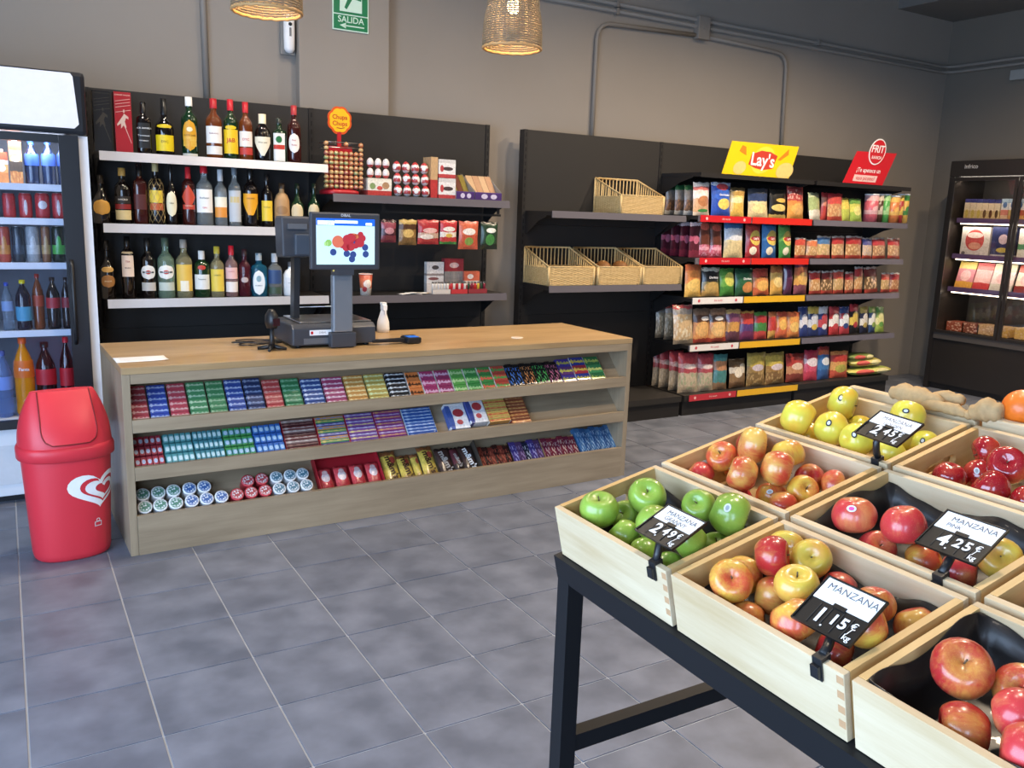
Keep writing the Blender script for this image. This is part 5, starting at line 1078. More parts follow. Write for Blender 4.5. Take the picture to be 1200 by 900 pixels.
bag('orange bag with red speckled top beside the black and gold bag', 922, 945, 219, zA, YS, bm('orred', [(0, '#e59a30'), (.4, '#e0872a'), (.55, '#b93c3c'), (.9, '#a02a30')], [(.5, .3, .35, .18, '#f0b24a')], ('#e8b0a0', .6, .9, 8)), GA, .07, .08)
bag('pale green and white bag leaning at the right bay of the top shelf', 946, 967, 226, zA, YS, bm('palegreen', [(0, '#e6e2d2'), (.35, '#a8bd7a'), (.8, '#c9d6a6')]), GA, .06, .15, .15)
bag('small red bag behind the pale green one', 963, 972, 226, zA, YS+.05, bm('smallred', [(0, '#c23a34'), (.5, '#e08a6a'), (.8, '#c22a2c')]), GA, .05)
bag('red-topped bag of nuts on the top snack shelf', 971.5, 988, 227, zA, YS, bm('rednut', [(0, '#b9412f'), (.15, '#c98a55'), (.6, '#d9473c'), (.85, '#b91f28')], speck=('#dcae74', .15, .55, 6)), GA, .06)
bag('yellow-green bag on the top snack shelf', 987, 997, 232, zA, YS, bm('yelgreen', [(0, '#b9c23a'), (.5, '#e3cc3c'), (.8, '#b8a82a')]), GA, .05)
bag('lime green bag beside the tall tubes', 997, 1011, 233, zA, YS, bm('lime', [(0, '#9fbf3a'), (.4, '#d3d046'), (.75, '#6fa53a')], [(.5, .45, .3, .2, '#e9e27a')]), GA, .05)
for k, (a, b, t, c1, c2, d) in enumerate([(1015, 1026, 227, '#d95a6a', '#e9b0b0', 'pink-red'), (1026.5, 1033, 227, '#5a3a2a', '#d9c9b0', 'brown and white'), (1033.5, 1040.5, 227, '#4fae4a', '#a9d98a', 'bright green'), (1041, 1051, 229, '#e07a2a', '#f0b84a', 'orange'), (1051.5, 1057, 227, '#b92a2a', '#e9c23a', 'red and yellow'), (1057.5, 1063, 227, '#d9a82a', '#3f8a3a', 'yellow and green')]):
    xa = ony(a, 245, YS)[0]; xb = ony(b, 245, YS)[0]; r = (xb-xa)/2*.96; h = ony(a, t, YS)[2]-zA
    o = obj('crisp_tube', MB().lathe([(0, 0), (r, 0), (r, h-.012), (0, h-.012)], 16, cap=False), pack('tube%d' % k, [(0, c1), (.3, c2), (.45, c1), (.8, c2)], [(.5, .5, .3, .12, c2)], wob=.02), loc=((xa+xb)/2, YS, zA)); tag(o, d+' crisps tube, '+nth(k+1, 6)+' of the tubes on the snack shelf', 'tube', 'crisps tubes')
    obj('lid', MB().lathe([(0, h-.0118), (r*1.04, h-.0118), (r*1.04, h), (0, h)], 16, cap=False), M_white, o)
# second shelf
for k in range(4):
    a = 775+k*11.2; bagback('dark pink snack packet, %s from the back of the left queue' % ORD[k+1], a, 260+k*.3, zB, bm('darkpink', [(0, '#7a2038'), (.2, '#5a1a2c'), (.45, '#b94a6a'), (.6, '#4a1424'), (.88, '#d9c2c8')], [(.5, .5, .2, .12, '#d06a88')]), GB, .12, .03)
for k, (a, b) in enumerate([(818, 832.5), (833, 847)]): bag('brown and pink criss-cross packet, %s of the pair' % ('left' if k == 0 else 'right'), a, b, 260+k*2, zB, YS, bm('brownpink', [(0, '#a82c48'), (.1, '#c95a74'), (.35, '#6a3424'), (.8, '#8a4a34')], [(.5, .25, .4, .05, '#e9a0b4')] + ([(.5, .85, .35, .1, '#d9563c')] if k == 0 else []), ('#d98aa0', .05, .35, 7)), GB, .06, .05)
bag('white bag with blue top showing yellow sponge snack', 850, 871.5, 260, zB, YS, bm('bluewhite', [(0, '#d9c48a'), (.42, '#e9d79c'), (.48, '#d5dde8'), (.8, '#3f6fa8')], [(.5, .6, .35, .14, '#e6eaf0')]), GB, .07, .06)
def lays(key, c1, c2): return bm(key, [(0, c1), (.5, c2), (.92, c1)], [(.55, .58, .36, .22, '#e8c83c'), (.55, .56, .33, .07, '#c8302c'), (.4, .2, .22, .12, '#ece2c8')])
bag('dark red crisps bag with yellow round logo', 875.5, 892, 263, zB, YS, lays('layred', '#a8232a', '#c9392f'), GB, .07, .06, logo=("Lay's", .026, .57, '#ffffff'))
bag('blue crisps bag with yellow round logo on the second shelf', 893, 912.5, 263, zB, YS, lays('layblue', '#1f62a8', '#3a86c4'), GB, .07, .06, logo=("Lay's", .026, .57, '#ffffff'))
bag('green crisps bag with yellow round logo on the second shelf', 913, 930, 264, zB, YS, lays('laygreen', '#3a8a3c', '#6aae4a'), GB, .07, .06, logo=("Lay's", .026, .57, '#ffffff'))
NUT = lambda key, top, mid: bm(key, [(0, '#b93a2c'), (.14, mid), (.62, top), (.9, '#d9d2c8')], speck=('#e0b884', .14, .6, 6))
for k, (a, b, t, top, mid, d) in enumerate([(931, 945, 279, '#d9452f', '#c98a4a', 'red and orange'), (945.5, 957, 281, '#d8733a', '#c99a5a', 'orange'), (957.5, 974, 277, '#4f82b8', '#c9a86a', 'blue-topped'), (975, 991, 277, '#c9302f', '#c99a62', 'red-topped'), (991.5, 1010, 277, '#c42a2c', '#c08a52', 'wide red-topped'), (1011, 1022, 279, '#5a5a9a', '#c9b0a0', 'purple-blue'), (1022.5, 1039, 279, '#c8303a', '#b88458', 'red'), (1039.5, 1056.5, 279, '#c92a30', '#c49062', 'rightmost red')]):
    bag('small %s nut bag on the second snack shelf' % d, a, b, t, zB, YS, NUT('nutB%d' % k, top, mid), GB, .05, .08)
# third shelf
Cs = [(803, 823, 310, bm('or1', [(0, '#e3b040'), (.4, '#e8892a'), (.8, '#d9662a')], [(.5, .35, .4, .2, '#f0c45a')]), 'bright orange snack bag at the left end of the third crisps shelf', ("", 0, 0, '')),
      (823.5, 843, 314, bm('dorblack', [(0, '#c2913a'), (.2, '#8a7a3a'), (.5, '#2a2a2a'), (.85, '#e0d8c0')], [(.5, .3, .4, .2, '#c9a04a')]), 'black and tan tortilla chip bag on the third crisps shelf', ('Doritos', .026, .66, '#f0f0f0')),
      (843.5, 862, 315, bm('grn1', [(0, '#3f8a2c'), (.35, '#6fb53a'), (.75, '#4f9a34')], [(.55, .6, .35, .25, '#d9d84a')]), 'bright green snack bag leaning on the third crisps shelf', None),
      (862.5, 883, 315, bm('dorgreen', [(0, '#1f5a34'), (.3, '#2c6b44'), (.8, '#1a4a30')], [(.6, .3, .3, .2, '#d98a3a')]), 'dark green tortilla chip bag on the third crisps shelf', ('Doritos', .026, .62, '#f0f0f0')),
      (883.5, 902, 315, bm('dororange', [(0, '#d8622a'), (.3, '#e88a3a'), (.65, '#c9402a')], [(.5, .35, .35, .2, '#f0b44a')]), 'orange tortilla chip bag on the third crisps shelf', ('Doritos', .025, .68, '#2a1a14')),
      (902.5, 919, 312, bm('yelor', [(0, '#e0a838'), (.5, '#e9b84a'), (.75, '#c9702c')], [(.5, .45, .35, .2, '#f0d07a')]), 'yellow-orange snack bag on the third crisps shelf', None),
      (919.5, 929, 310, bm('purp', [(0, '#5a2a4a'), (.5, '#6a3358'), (.8, '#4a2040')]), 'narrow dark purple snack bag on the third crisps shelf', None),
      (929.5, 948.5, 309, bm('orpurp', [(0, '#8a4a5a'), (.3, '#e0a03a'), (.6, '#c9683a'), (.85, '#6a3050')], [(.5, .5, .36, .2, '#eeb84c')]), 'orange and purple snack bag right of the dark purple one', None)]
for a, b, t, mt, lab, lg in Cs: bag(lab, a, b, t, zC, YS, mt, GC, .07, .06, logo=lg if lg and lg[0] else None)
for k, (a, b, t) in enumerate([(949.5, 962, 318), (962.5, 976.5, 318), (977, 989, 317), (989.5, 1001.5, 319), (1002, 1012, 313), (1013, 1031.5, 313), (1032, 1043, 320), (1043.5, 1053, 320)]):
    bag('small red-topped nut bag, '+nth(k+1, 8)+' on the third snack shelf', a, b, t, zC, YS, NUT('nutC%d' % (k % 4), ['#c9302c', '#8a2a2a', '#d94a32', '#b9242c'][k % 4], ['#c98f4c', '#7a5a34', '#c9a05c', '#b87a48'][k % 4]), GC, .05, .08)
# fourth shelf
CL = lambda key, c, top: bm(key, [(0, '#8a7a64'), (.1, c), (.75, '#9a928a'), (.88, top)], speck=('#d9c9a8', .1, .7, 7))
Ds = [(765, 777, 357, CL('clr1', '#a8977a', '#8a3a32'), 'clear bag of pale nuts, leftmost on the fourth crisps shelf'), (777.5, 791, 357, CL('clr2', '#b09a78', '#9a3a32'), 'clear bag of pale nuts, second on the fourth crisps shelf'),
      (792, 813, 358, CL('clr3', '#c9a878', '#b9484a'), 'wide clear bag of popcorn-like nuts on the fourth crisps shelf'), (813.5, 832, 362, bm('chipred1', [(0, '#b93a24'), (.12, '#e0913f'), (.6, '#5a3a2c'), (.8, '#8a6a50')], [(.5, .4, .4, .22, '#eab05c'), (.6, .7, .25, .06, '#f0e6da')]), 'orange crisps in dark-topped bag on the fourth crisps shelf'),
      (832.5, 851, 362, bm('chipred2', [(0, '#b93a24'), (.12, '#e59a48'), (.6, '#5a4034'), (.8, '#9a6f50')], [(.5, .38, .4, .22, '#f0bd6c'), (.5, .7, .25, .06, '#f0e6da')]), 'orange crisps in dark-topped bag, second of the pair'), (851.5, 867, 363, bm('purpor', [(0, '#6a3a4a'), (.3, '#d99a3a'), (.6, '#8a4a6a'), (.85, '#c9a05a')]), 'purple and yellow snack bag on the fourth crisps shelf'),
      (868, 884, 365, bm('redpurp', [(0, '#7a2a5a'), (.3, '#5a3a7a'), (.55, '#c9382f'), (.9, '#e0b03a')]), 'red and purple snack bag on the fourth crisps shelf'), (884.5, 899, 366, bm('greenred', [(0, '#c93a34'), (.3, '#3f8a3c'), (.6, '#b92a2c'), (.85, '#4a8a3a')]), 'green and red snack bag on the fourth crisps shelf'),
      (899.5, 909.5, 366, bm('redslim', [(0, '#d9a03a'), (.3, '#c9302a'), (.8, '#e07a3a')]), 'slim red snack bag on the fourth crisps shelf'), (910, 922.5, 366, bm('or2', [(0, '#d9602a'), (.4, '#e8912f'), (.8, '#c94a2a')], [(.5, .5, .3, .2, '#f0b84a')]), 'orange snack bag, left of the last two orange ones'), (923, 937, 366, bm('or3', [(0, '#e0822a'), (.4, '#e89a3a'), (.8, '#d9662a')], [(.5, .4, .35, .2, '#f0c05a')]), 'orange snack bag next to the blue striped packs')]
for k, (a, b, t, mt, lab) in enumerate(Ds):
    if k < 2: bagback(lab, a+2, t, zD, mt, GD, .14, .06)
    else: bag(lab, a, b, t, zD, YS, mt, GD, .065, .06)
for k, (a, b, c1, c2, c3) in enumerate([(938.5, 948, '#2a3a7a', '#d9d9e0', '#31457f'), (948.5, 960, '#26356a', '#cfd3de', '#d9b83a'), (960.5, 971.5, '#2a3a7a', '#c9404a', '#dfe0e6'), (972, 985, '#c22a30', '#e9e6e0', '#d9444a'), (985.5, 996, '#b9303a', '#dfe3e6', '#2f4a86'), (996.5, 1007.5, '#1d1d24', '#e0c03a', '#c9303a'), (1008, 1018, '#2a2f4a', '#e6e0d2', '#c9b04a'), (1018.5, 1027, '#35507a', '#e9e9de', '#9ab84a'), (1027.5, 1036.5, '#9ab53a', '#e3dc8a', '#5f9a3c')]):
    bag('small striped seed bag, '+nth(k+1, 9)+' on the fourth snack shelf', a, b, 360 if k != 5 else 357, zD, YS, bm('seed%d' % k, [(0, c1), (.3, c2), (.55, c1), (.75, c3)], [(.5, .6, .3, .14, c2), (.5, .3, .25, .1, c3)]), GD, .05, .08)
# bottom shelf
Es = [(760, 771, 408, 'clear pink-topped snack bag, leftmost on the bottom shelf', 0), (771.5, 782.5, 410, 'clear pink-topped snack bag, second on the bottom shelf', 0), (783, 796, 412, 'clear pink-topped snack bag, third on the bottom shelf', 0), (797, 818, 414, 'wide clear snack bag with red print on the bottom shelf', 1), (818.5, 836.5, 415, 'clear snack bag with red and violet print on the bottom shelf', 1)]
for k, (a, b, t, lab, v_) in enumerate(Es):
    mt = bm('pinkclear%d' % v_, [(0, '#b9a68a'), (.15, '#c9b79a'), (.5, '#c24a56'), (.62, '#e0a8a8'), (.72, '#c23a48'), (.95, '#a82a36')], [(.5, .65, .3, .06, '#f0dcd8')], ('#a8b08a' if v_ else '#d9c9ae', .08, .48, 7))
    if k < 3: bagback(lab, a+2, t, zE, mt, GE, .15, .07)
    else: bag(lab, a, b, t, zE, YS, mt, GE, .075, .06)
Es2 = [(837, 853, 416, bm('teal', [(0, '#8a6a4a'), (.2, '#3f8a8a'), (.55, '#c98a5a'), (.8, '#4a9a98')]), 'teal snack bag on the bottom crisps shelf'), (853.5, 876, 421, bm('brownw', [(0, '#6a4a2c'), (.2, '#8a6a44'), (.5, '#dcd2c2'), (.7, '#6a5034')], [(.4, .5, .2, .15, '#e6dcc8'), (.7, .7, .2, .12, '#d9cdb4')]), 'brown and white snack bag on the bottom crisps shelf'),
       (877, 897, 414, bm('gold1', [(0, '#8a6a34'), (.4, '#a8843c'), (.6, '#c9b03a'), (.9, '#b99a3a')], [(.5, .55, .3, .1, '#d8c8d0')], ('#b9985a', .05, .5, 8)), 'golden clear bag of nuts, left of two on the bottom shelf'), (897.5, 921, 414, bm('gold2', [(0, '#8a6534'), (.4, '#a57c3c'), (.6, '#cdb53a'), (.9, '#b99a3a')], [(.5, .55, .3, .1, '#dccad0')], ('#b9985a', .05, .5, 8)), 'golden clear bag of nuts, right of two on the bottom shelf'),
       (922, 943, 415, bm('redE', [(0, '#8a3424'), (.3, '#c98a5a'), (.55, '#b9342c'), (.85, '#8a2a24')], [(.5, .55, .3, .12, '#e9c8b0')]), 'dark red snack bag on the bottom snack shelf'), (943.5, 958, 411, bm('pinkE', [(0, '#c92a4a'), (.3, '#d9486a'), (.55, '#e6c0c8'), (.7, '#b92444')], [(.5, .6, .36, .14, '#f0e0e4')]), 'pink-red snack bag on the bottom snack shelf'),
       (958.5, 974, 407, bm('blueE', [(0, '#2a5a9a'), (.3, '#3a7ab8'), (.75, '#d9602a'), (.88, '#c93a30')], [(.5, .55, .3, .12, '#e9eef2')]), 'blue snack bag with red top on the bottom snack shelf'), (974.5, 993, 412, bm('redorE', [(0, '#c94a2a'), (.3, '#e0a04a'), (.6, '#c2342a'), (.85, '#d9883a')], [(.5, .35, .3, .15, '#b9b03a')]), 'red and orange snack bag beside the stacked green packs')]
for a, b, t, mt, lab in Es2: bag(lab, a, b, t, zE, YS, mt, GE, .07, .06)
m_lie = [bm('lie%d' % k, [(0, c), (.5, d), (.8, c)], [(.3, .5, .2, .3, '#d9443a'), (.7, .5, .15, .3, '#f0e6a0')]) for k, (c, d) in enumerate([('#a8b83a', '#d9cf5a'), ('#c9b83a', '#e3d25a'), ('#6a7a34', '#8a9a44')])]
for k, (a, b, t, dz, n) in enumerate([(994, 1043, 425, 0, 'lowest'), (995, 1030, 412, .085, 'middle'), (993, 1020, 402, .15, 'topmost')]):
    xa = ony(a, 430, YS)[0]; xb = ony(b, 430, YS)[0]; w = xb-xa
    mb = MB(); hh = .082 if k < 2 else .065
    mb.grid(lambda u, v_: (u*w, -.08*math.cos(2*PI*v_)*(1-abs(2*u-1)**6*.6), hh/2+hh/2*math.sin(2*PI*v_)*(1-abs(2*u-1)**4*.85)), 14, 12)
    o = obj('snack_bag', mb, m_lie[k], loc=(xa, YS+.02, zE+dz)); tag(o, 'green and yellow snack pack lying flat, %s of the stack' % n, 'bag', GE)
# price rails and signs on the crisps bays
def strip(px0, px1, py, z, col, label, tx=None):
    a = ony(px0, py, 1.185)[0]; b = ony(px1, py, 1.185)[0]
    o = obj('price_strip', MB().box(0, b-a, 0, .002, -.044, .006), plain('strip_'+col.strip('#'), col, .4), loc=(a, 1.1845, z)); tag(o, label, 'price strip', 'coloured shelf strips')
    if tx:
        ink = plain('strip_ink_'+col.strip('#'), '#e6b9b4' if col in ('#c8202a', '#d22a22', '#b8323e') else '#c9525a' if col == '#e3dfdc' else '#d9862a', .5); w = b-a
        q = text(tx, .022, .01); q.xf(Matrix.Translation((w*.5, -.001, -.019))); obj('lettering', q, ink, o)
        for x in (.12, .86): obj('round_mark', MB().lathe([(0, 0), (.012, 0)], 12, cap=False).xf(Matrix.Translation((w*x, -.001, -.019)) @ Matrix.Rotation(PI/2, 4, 'X')), ink, o)
    return o
RD_, RD2, WH, YE, PK = '#c8202a', '#d22a22', '#e3dfdc', '#e3b02c', '#b8323e'
for z, py, cols, nm in ((chip_z[0], 256, (RD_, RD2), 'top'), (chip_z[1], 303, (RD_, RD2), 'second'), (chip_z[2], 350, (WH, YE), 'third'), (chip_z[3], 403, (WH, YE), 'fourth'), (.163, 461, (PK, YE), 'bottom')):
    x0 = {256: 821, 303: 820, 350: 812, 403: 809, 461: 808}[py]; xm = {256: 882, 303: 881, 350: 872, 403: 867, 461: 864}[py]; x1 = {256: 952, 303: 948, 350: 943, 403: 937, 461: 934}[py]
    cn = {RD_: 'red', RD2: 'plain red', WH: 'white', YE: 'yellow', PK: 'dull red'}
    strip(x0, xm-1.5, py, z, cols[0], cn[cols[0]]+' printed price strip on the '+nm+' crisps shelf', 'frit ravich'); strip(xm, x1, py, z, cols[1], cn[cols[1]]+' price strip on the right of the '+nm+' crisps shelf')
# Lay's sign: slanted yellow board standing on the top shelf
def plane_poly(mb, P, y0, y1): return mb.prism([(p[0], p[2]) for p in P], y0, y1)
YSN = 1.235; ZT = 1.8635
def sq(px, py): p = ony(px, py, YSN); return (p[0], YSN, p[2])
TL, TR, BR, BL = sq(858.5, 165), sq(936.5, 172), sq(924, 209), sq(846, 203)
def normz(P, z):                                     # foot of the board on the shelf
    return (P[0], P[1], z)
BR, BL = normz(BR, ZT), normz(BL, ZT)
ls = thing('crisps_sign', "yellow slanted sign reading Lay's above the crisps shelves", 'sign', (BL[0], YSN, ZT))
rel = lambda P: (P[0]-BL[0], P[2]-ZT)
m_ly = plain('sign_yellow', '#f0c818', .4, 0, .03, 6)
bl_, br_, tr_, tl_ = rel(BL), rel(BR), rel(TR), rel(TL)
obj('board', MB().prism([bl_, br_, tr_, tl_], 0, .006), m_ly, ls)
def bil(u, v_): return (bl_[0]*(1-u)*(1-v_)+br_[0]*u*(1-v_)+tr_[0]*u*v_+tl_[0]*(1-u)*v_, bl_[1]*(1-u)*(1-v_)+br_[1]*u*(1-v_)+tr_[1]*u*v_+tl_[1]*(1-u)*v_)
def blob(u, v_, ru, rv, a0=0., n=24, yy=-.001):
    P = []
    for k in range(n):
        t = 2*PI*k/n; P.append(bil(u+ru*math.cos(t+a0), v_+rv*math.sin(t)))
    return MB()._add([(p[0], yy, p[1]) for p in P], [list(range(n))])
obj('sun_disc', blob(.52, .5, .17, .42), plain('sign_sun', '#f6d84a', .4), ls)
obj('red_ribbon', MB()._add([(bil(u, v_)[0], -.002, bil(u, v_)[1]) for u, v_ in [(.33, .34), (.44, .24), (.56, .20), (.70, .26), (.72, .66), (.60, .76), (.46, .78), (.33, .66)]], [list(range(8))]), plain('label_red', '#c03a2a', .5), ls)
c = bil(.52, .48); q = text("Lay's", .135, .02); q.xf(Matrix.Translation((c[0], -.003, c[1])) @ Matrix(((1, 0, .12, 0), (0, 1, 0, 0), (-.04, 0, 1, 0), (0, 0, 0, 1)))); obj('lettering', q, M_chalk, ls)
obj('crisp_picture', blob(.90, .22, .13, .26), plain('crisp_tan', '#e6c478', .5, 0, .12, 40), ls); obj('crisp_picture', blob(.22, .22, .09, .2), plain('crisp_tan', '#e6c478', .5, 0, .12, 40), ls)
for k, poly in enumerate([[(.16, .9), (.22, .86), (.26, .60), (.14, .72)], [(.74, .55), (.86, .9), (.88, .72), (.78, .52)]]):
    obj('pepper_picture', MB()._add([(bil(u, v_)[0], -.001, bil(u, v_)[1]) for u, v_ in poly], [list(range(4))]), plain('pepper_orange', '#dd7f1c', .5), ls)
# red sign
P = [sq(988, 212), sq(1034, 215), sq(1051, 180), sq(1005, 177)]; P[0] = normz(P[0], ZT); P[1] = normz(P[1], ZT); O = P[0]
rs = thing('nuts_sign', 'red slanted sign with oval badge reading FRIT', 'sign', (O[0], YSN, ZT)); R_ = [(p[0]-O[0], p[2]-ZT) for p in P]
m_rs = plain('sign_red', '#cf1f2c', .4, 0, .03, 6); obj('board', MB().prism(R_, 0, .006), m_rs, rs)
cb = sq(1028, 178); cb = (cb[0]-O[0], cb[2]-ZT); rr = .105
obj('badge', MB().prism([(cb[0]+(rr*1.0)*math.cos(2*PI*k/28)+.25*rr*math.sin(2*PI*k/28), cb[1]+rr*1.05*math.sin(2*PI*k/28)) for k in range(28)], -.004, -.0005), M_chalk, rs)
obj('badge_face', MB().prism([(cb[0]+(rr*.9)*math.cos(2*PI*k/28)+.22*rr*math.sin(2*PI*k/28), cb[1]+rr*.95*math.sin(2*PI*k/28)) for k in range(28)], -.006, -.0041), m_rs, rs)
SH = Matrix(((1, 0, .25, 0), (0, 1, 0, 0), (0, 0, 1, 0), (0, 0, 0, 1)))
def rtext(tx, size, x, z, m, b=.02, y=-.0075): q = text(tx, size, b); q.xf(Matrix.Translation((x, y, z)) @ SH); obj('lettering', q, m, rs)
rtext('FRIT', .085, cb[0], cb[1]+.02, M_chalk); rtext('RAVICH', .036, cb[0]-.01, cb[1]-.05, M_chalk)
cx_ = (R_[0][0]+R_[1][0])/2; rtext('¡Te apetece un', .052, cx_+.055, .115, M_chalk, .01, -.0015)
obj('white_band', MB().prism([(cx_-.14, .02), (cx_+.16, .02), (cx_+.18, .075), (cx_-.12, .075)], -.0012, -.0001), plain('band_pink', '#ecc9c4', .5), rs); rtext('vaso picoteo?', .045, cx_+.02, .048, m_rs, .01, -.002)
# ================================================================== sweets shelf behind the scale
zS = 1.589; zL = .979; YC = 1.36
# lollipop tower
xa = ony(379, 195, YC)[0]; xb = ony(424.5, 195, YC)[0]; lw = xb-xa; lh = ony(400, 166, YC)[2]-zS
lt = thing('lollipop_stand', 'lollipop display tower with yellow flower sign reading Chupa Chups', 'display', ((xa+xb)/2, YC+.07, zS))
m_lr = plain('lolly_red', '#b3202a', .35); lxc = (xa+xb)/2
obj('base_tray', MB().lathe([(0, 0), (lw*.44, 0), (lw*.44, .02), (lw*.36, .03), (0, .03)], 24, cap=False, power=4), m_lr, lt)
obj('core', MB().box(-lw*.30, lw*.30, -.03, .05, .03, lh-.025), m_lr, lt)
for z in (lh-.035, lh-.005): obj('wire_ring', MB().tube([(lw*.47*math.cos(2*PI*k/24)/max(abs(math.cos(2*PI*k/24)), abs(math.sin(2*PI*k/24)))**.6, .075*math.sin(2*PI*k/24)/max(abs(math.cos(2*PI*k/24)), abs(math.sin(2*PI*k/24)))**.6, z) for k in range(24)], .003, 5, closed=True), M_steel, lt)
obj('sign_post', MB().box(-.012, .012, -.005, .005, lh-.03, lh+.06), m_lr, lt)
sc_ = ony(398.5, 141, YC+.06); sx_ = sc_[0]-lxc; sz_ = sc_[2]-zS
def flower(R, n=96): return [(sx_+R*(1+.085*abs(math.cos(4*t)))*math.cos(t+.4), sz_+R*1.08*(1+.085*abs(math.cos(4*t)))*math.sin(t+.4)) for t in [2*PI*k/n for k in range(n)]]
sg = obj('flower_sign', MB().prism(flower(.071), -.004, .004), plain('chupa_red', '#d8541c', .4), lt)
obj('flower_face', MB().prism(flower(.060), -.006, -.0041), plain('chupa_yellow', '#f2b81c', .4), sg)
for tx, dz in (('Chupa', .018), ('Chups', -.019)): q = text(tx, .036, .02); q.xf(Matrix.Translation((sx_, -.0068, sz_+dz))); obj('lettering', q, plain('chupa_ink', '#b8301c', .5), sg)
obj('swash', MB().tube([(sx_-.02, -.0065, sz_-.042), (sx_+.005, -.0065, sz_-.046), (sx_+.03, -.0065, sz_-.040)], .0025, 4), plain('chupa_ink', '#b8301c', .5), sg)
LOL = {}
lcols = ['#c96a2c', '#c98a4a', '#b8562a', '#9a8a4a', '#c2743c', '#8a9a5a', '#c9a05a', '#b85a4a']
for k, c in enumerate(lcols): LOL[k] = MB().lathe([(max(.0004, .0145*math.sin(PI*i/8)), -.0145*math.cos(PI*i/8)) for i in range(9)], 12, cap=False).cyl((0, .012, 0), (0, .05, 0), .0018, 5).mesh('lollipop', pack('lolly%d' % k, [(0, '#9a4a20'), (.2, c), (.8, '#c98a4a')], [(.5, .6, .3, .12, '#dcb878')], wob=.1))
rl = random.Random(3); nr, nc = 10, 8
for r in range(nr):
    for c in range(nc):
        if r >= nr-2 and 0 < c < nc-1 and not (r == nr-1 and c == 4): continue
        x = xa+.0135+(lw-.027)*c/(nc-1); z = zS+.045+(lh-.06)*r/(nr-1)
        o = link('lollipop', LOL[rl.randrange(8)], loc=(x, YC-.012-.0*(c % 2), z), rot=(0, 0, 0)); tag(o, 'orange-brown ball lollipop in row %s from below, column %s from left of the tower' % (ORD[r+1], ORD[c+1]), 'lollipop', 'lollipops on the tower')
# chocolate eggs
def egg_mesh(mat, s=1.0): return MB().lathe([(max(.0004, .0262*s*math.sin(PI*i/12)*(1+.10*math.cos(PI*i/12))), .0355*s-.0355*s*math.cos(PI*i/12)) for i in range(13)], 16, cap=False).mesh('chocolate_egg', mat)
m_ew = pack('egg_white', [(0, '#c23a3c'), (.28, '#e6dcd8'), (.95, '#efeae6')], [], .3, wob=.04); m_er = pack('egg_foil', [(0, '#c9c3c2'), (.25, '#b93434'), (.52, '#e3dedc'), (.75, '#c8282c')], [(.45, .45, .25, .16, '#ece6e2')], .3, wob=.12)
EW, ER = egg_mesh(m_ew, .84), egg_mesh(m_er, 1.0)
b0 = ony(431, 215, 1.345)[0]; b1 = ony(459, 215, 1.345)[0]
o, cw, ch = carton('sweets_box', 'white box with fruit print below the white chocolate eggs', 'box', 431, 459, 209, zS, 1.345, .14, pack('eggbox', [(0, '#c9342c'), (.3, '#efe6d2'), (.9, '#e6dcc4')], [(.2, .55, .12, .18, '#8aa05a'), (.75, .6, .15, .2, '#b98a5a'), (.5, .45, .12, .12, '#d9483a')], wob=.02), 'sweets boxes on the shelf', 218)
for r in range(2):
    for c in range(3):
        x = b0+(b1-b0)*(.17+.33*c); e = link('chocolate_egg', EW, loc=(x, 1.375+.0*r, zS+ch+.002+r*.0605)); tag(e, 'white-topped chocolate egg, %s of three in the %s row beside the lollipops' % (['left', 'middle', 'right'][c], ['lower', 'upper'][r]), 'egg', 'white chocolate eggs')
g0 = ony(461, 205, 1.345)[0]; g1 = ony(504, 205, 1.345)[0]
for r in range(3):
    for c in range(4):
        x = g0+(g1-g0)*(.125+.25*c); e = link('chocolate_egg', ER, loc=(x, 1.345+.012*r, zS+.003+r*.0715)); e.rotation_euler[2] = c*1.3+r; tag(e, 'red and silver chocolate egg, %s of four in the %s row' % (ORD[c+1], ['bottom', 'middle', 'top'][r]), 'egg', 'red foil chocolate eggs')
obj_ = None
o, cw, ch = carton('display_card', 'tan cardboard display side with red base beside the eggs', 'box', 505, 513, 184, zS, 1.34, .12, pack('tan_card', [(0, '#c22a28'), (.45, '#c9a06a')], wob=.0), 'sweets boxes on the shelf', 205)
for k, (py, zz) in enumerate([(209, zS), (187, None)]):
    z = zS if k == 0 else zS+ch1+.002
    o, cw, ch1 = carton('sweets_box', 'white and red chocolate bar box, %s of the stack' % ('lower' if k == 0 else 'upper'), 'box', 514, 534, py, z, 1.345, .13, pack('barbox%d' % k, [(0, '#c2383a'), (.2, '#e6e2de'), (.8, '#d0ccc8')], [(.55, .5, .30, .10, '#4a3a3a'), (.2, .5, .1, .18, '#c2383a')], wob=.03), 'sweets boxes on the shelf', py+10)
m_pur = pack('purple_front', [(0, '#4a2c70'), (.9, '#5a3a86')], [(.35, .5, .12, .3, '#cfc4dc'), (.7, .5, .12, .3, '#cfc4dc')], wob=.02)
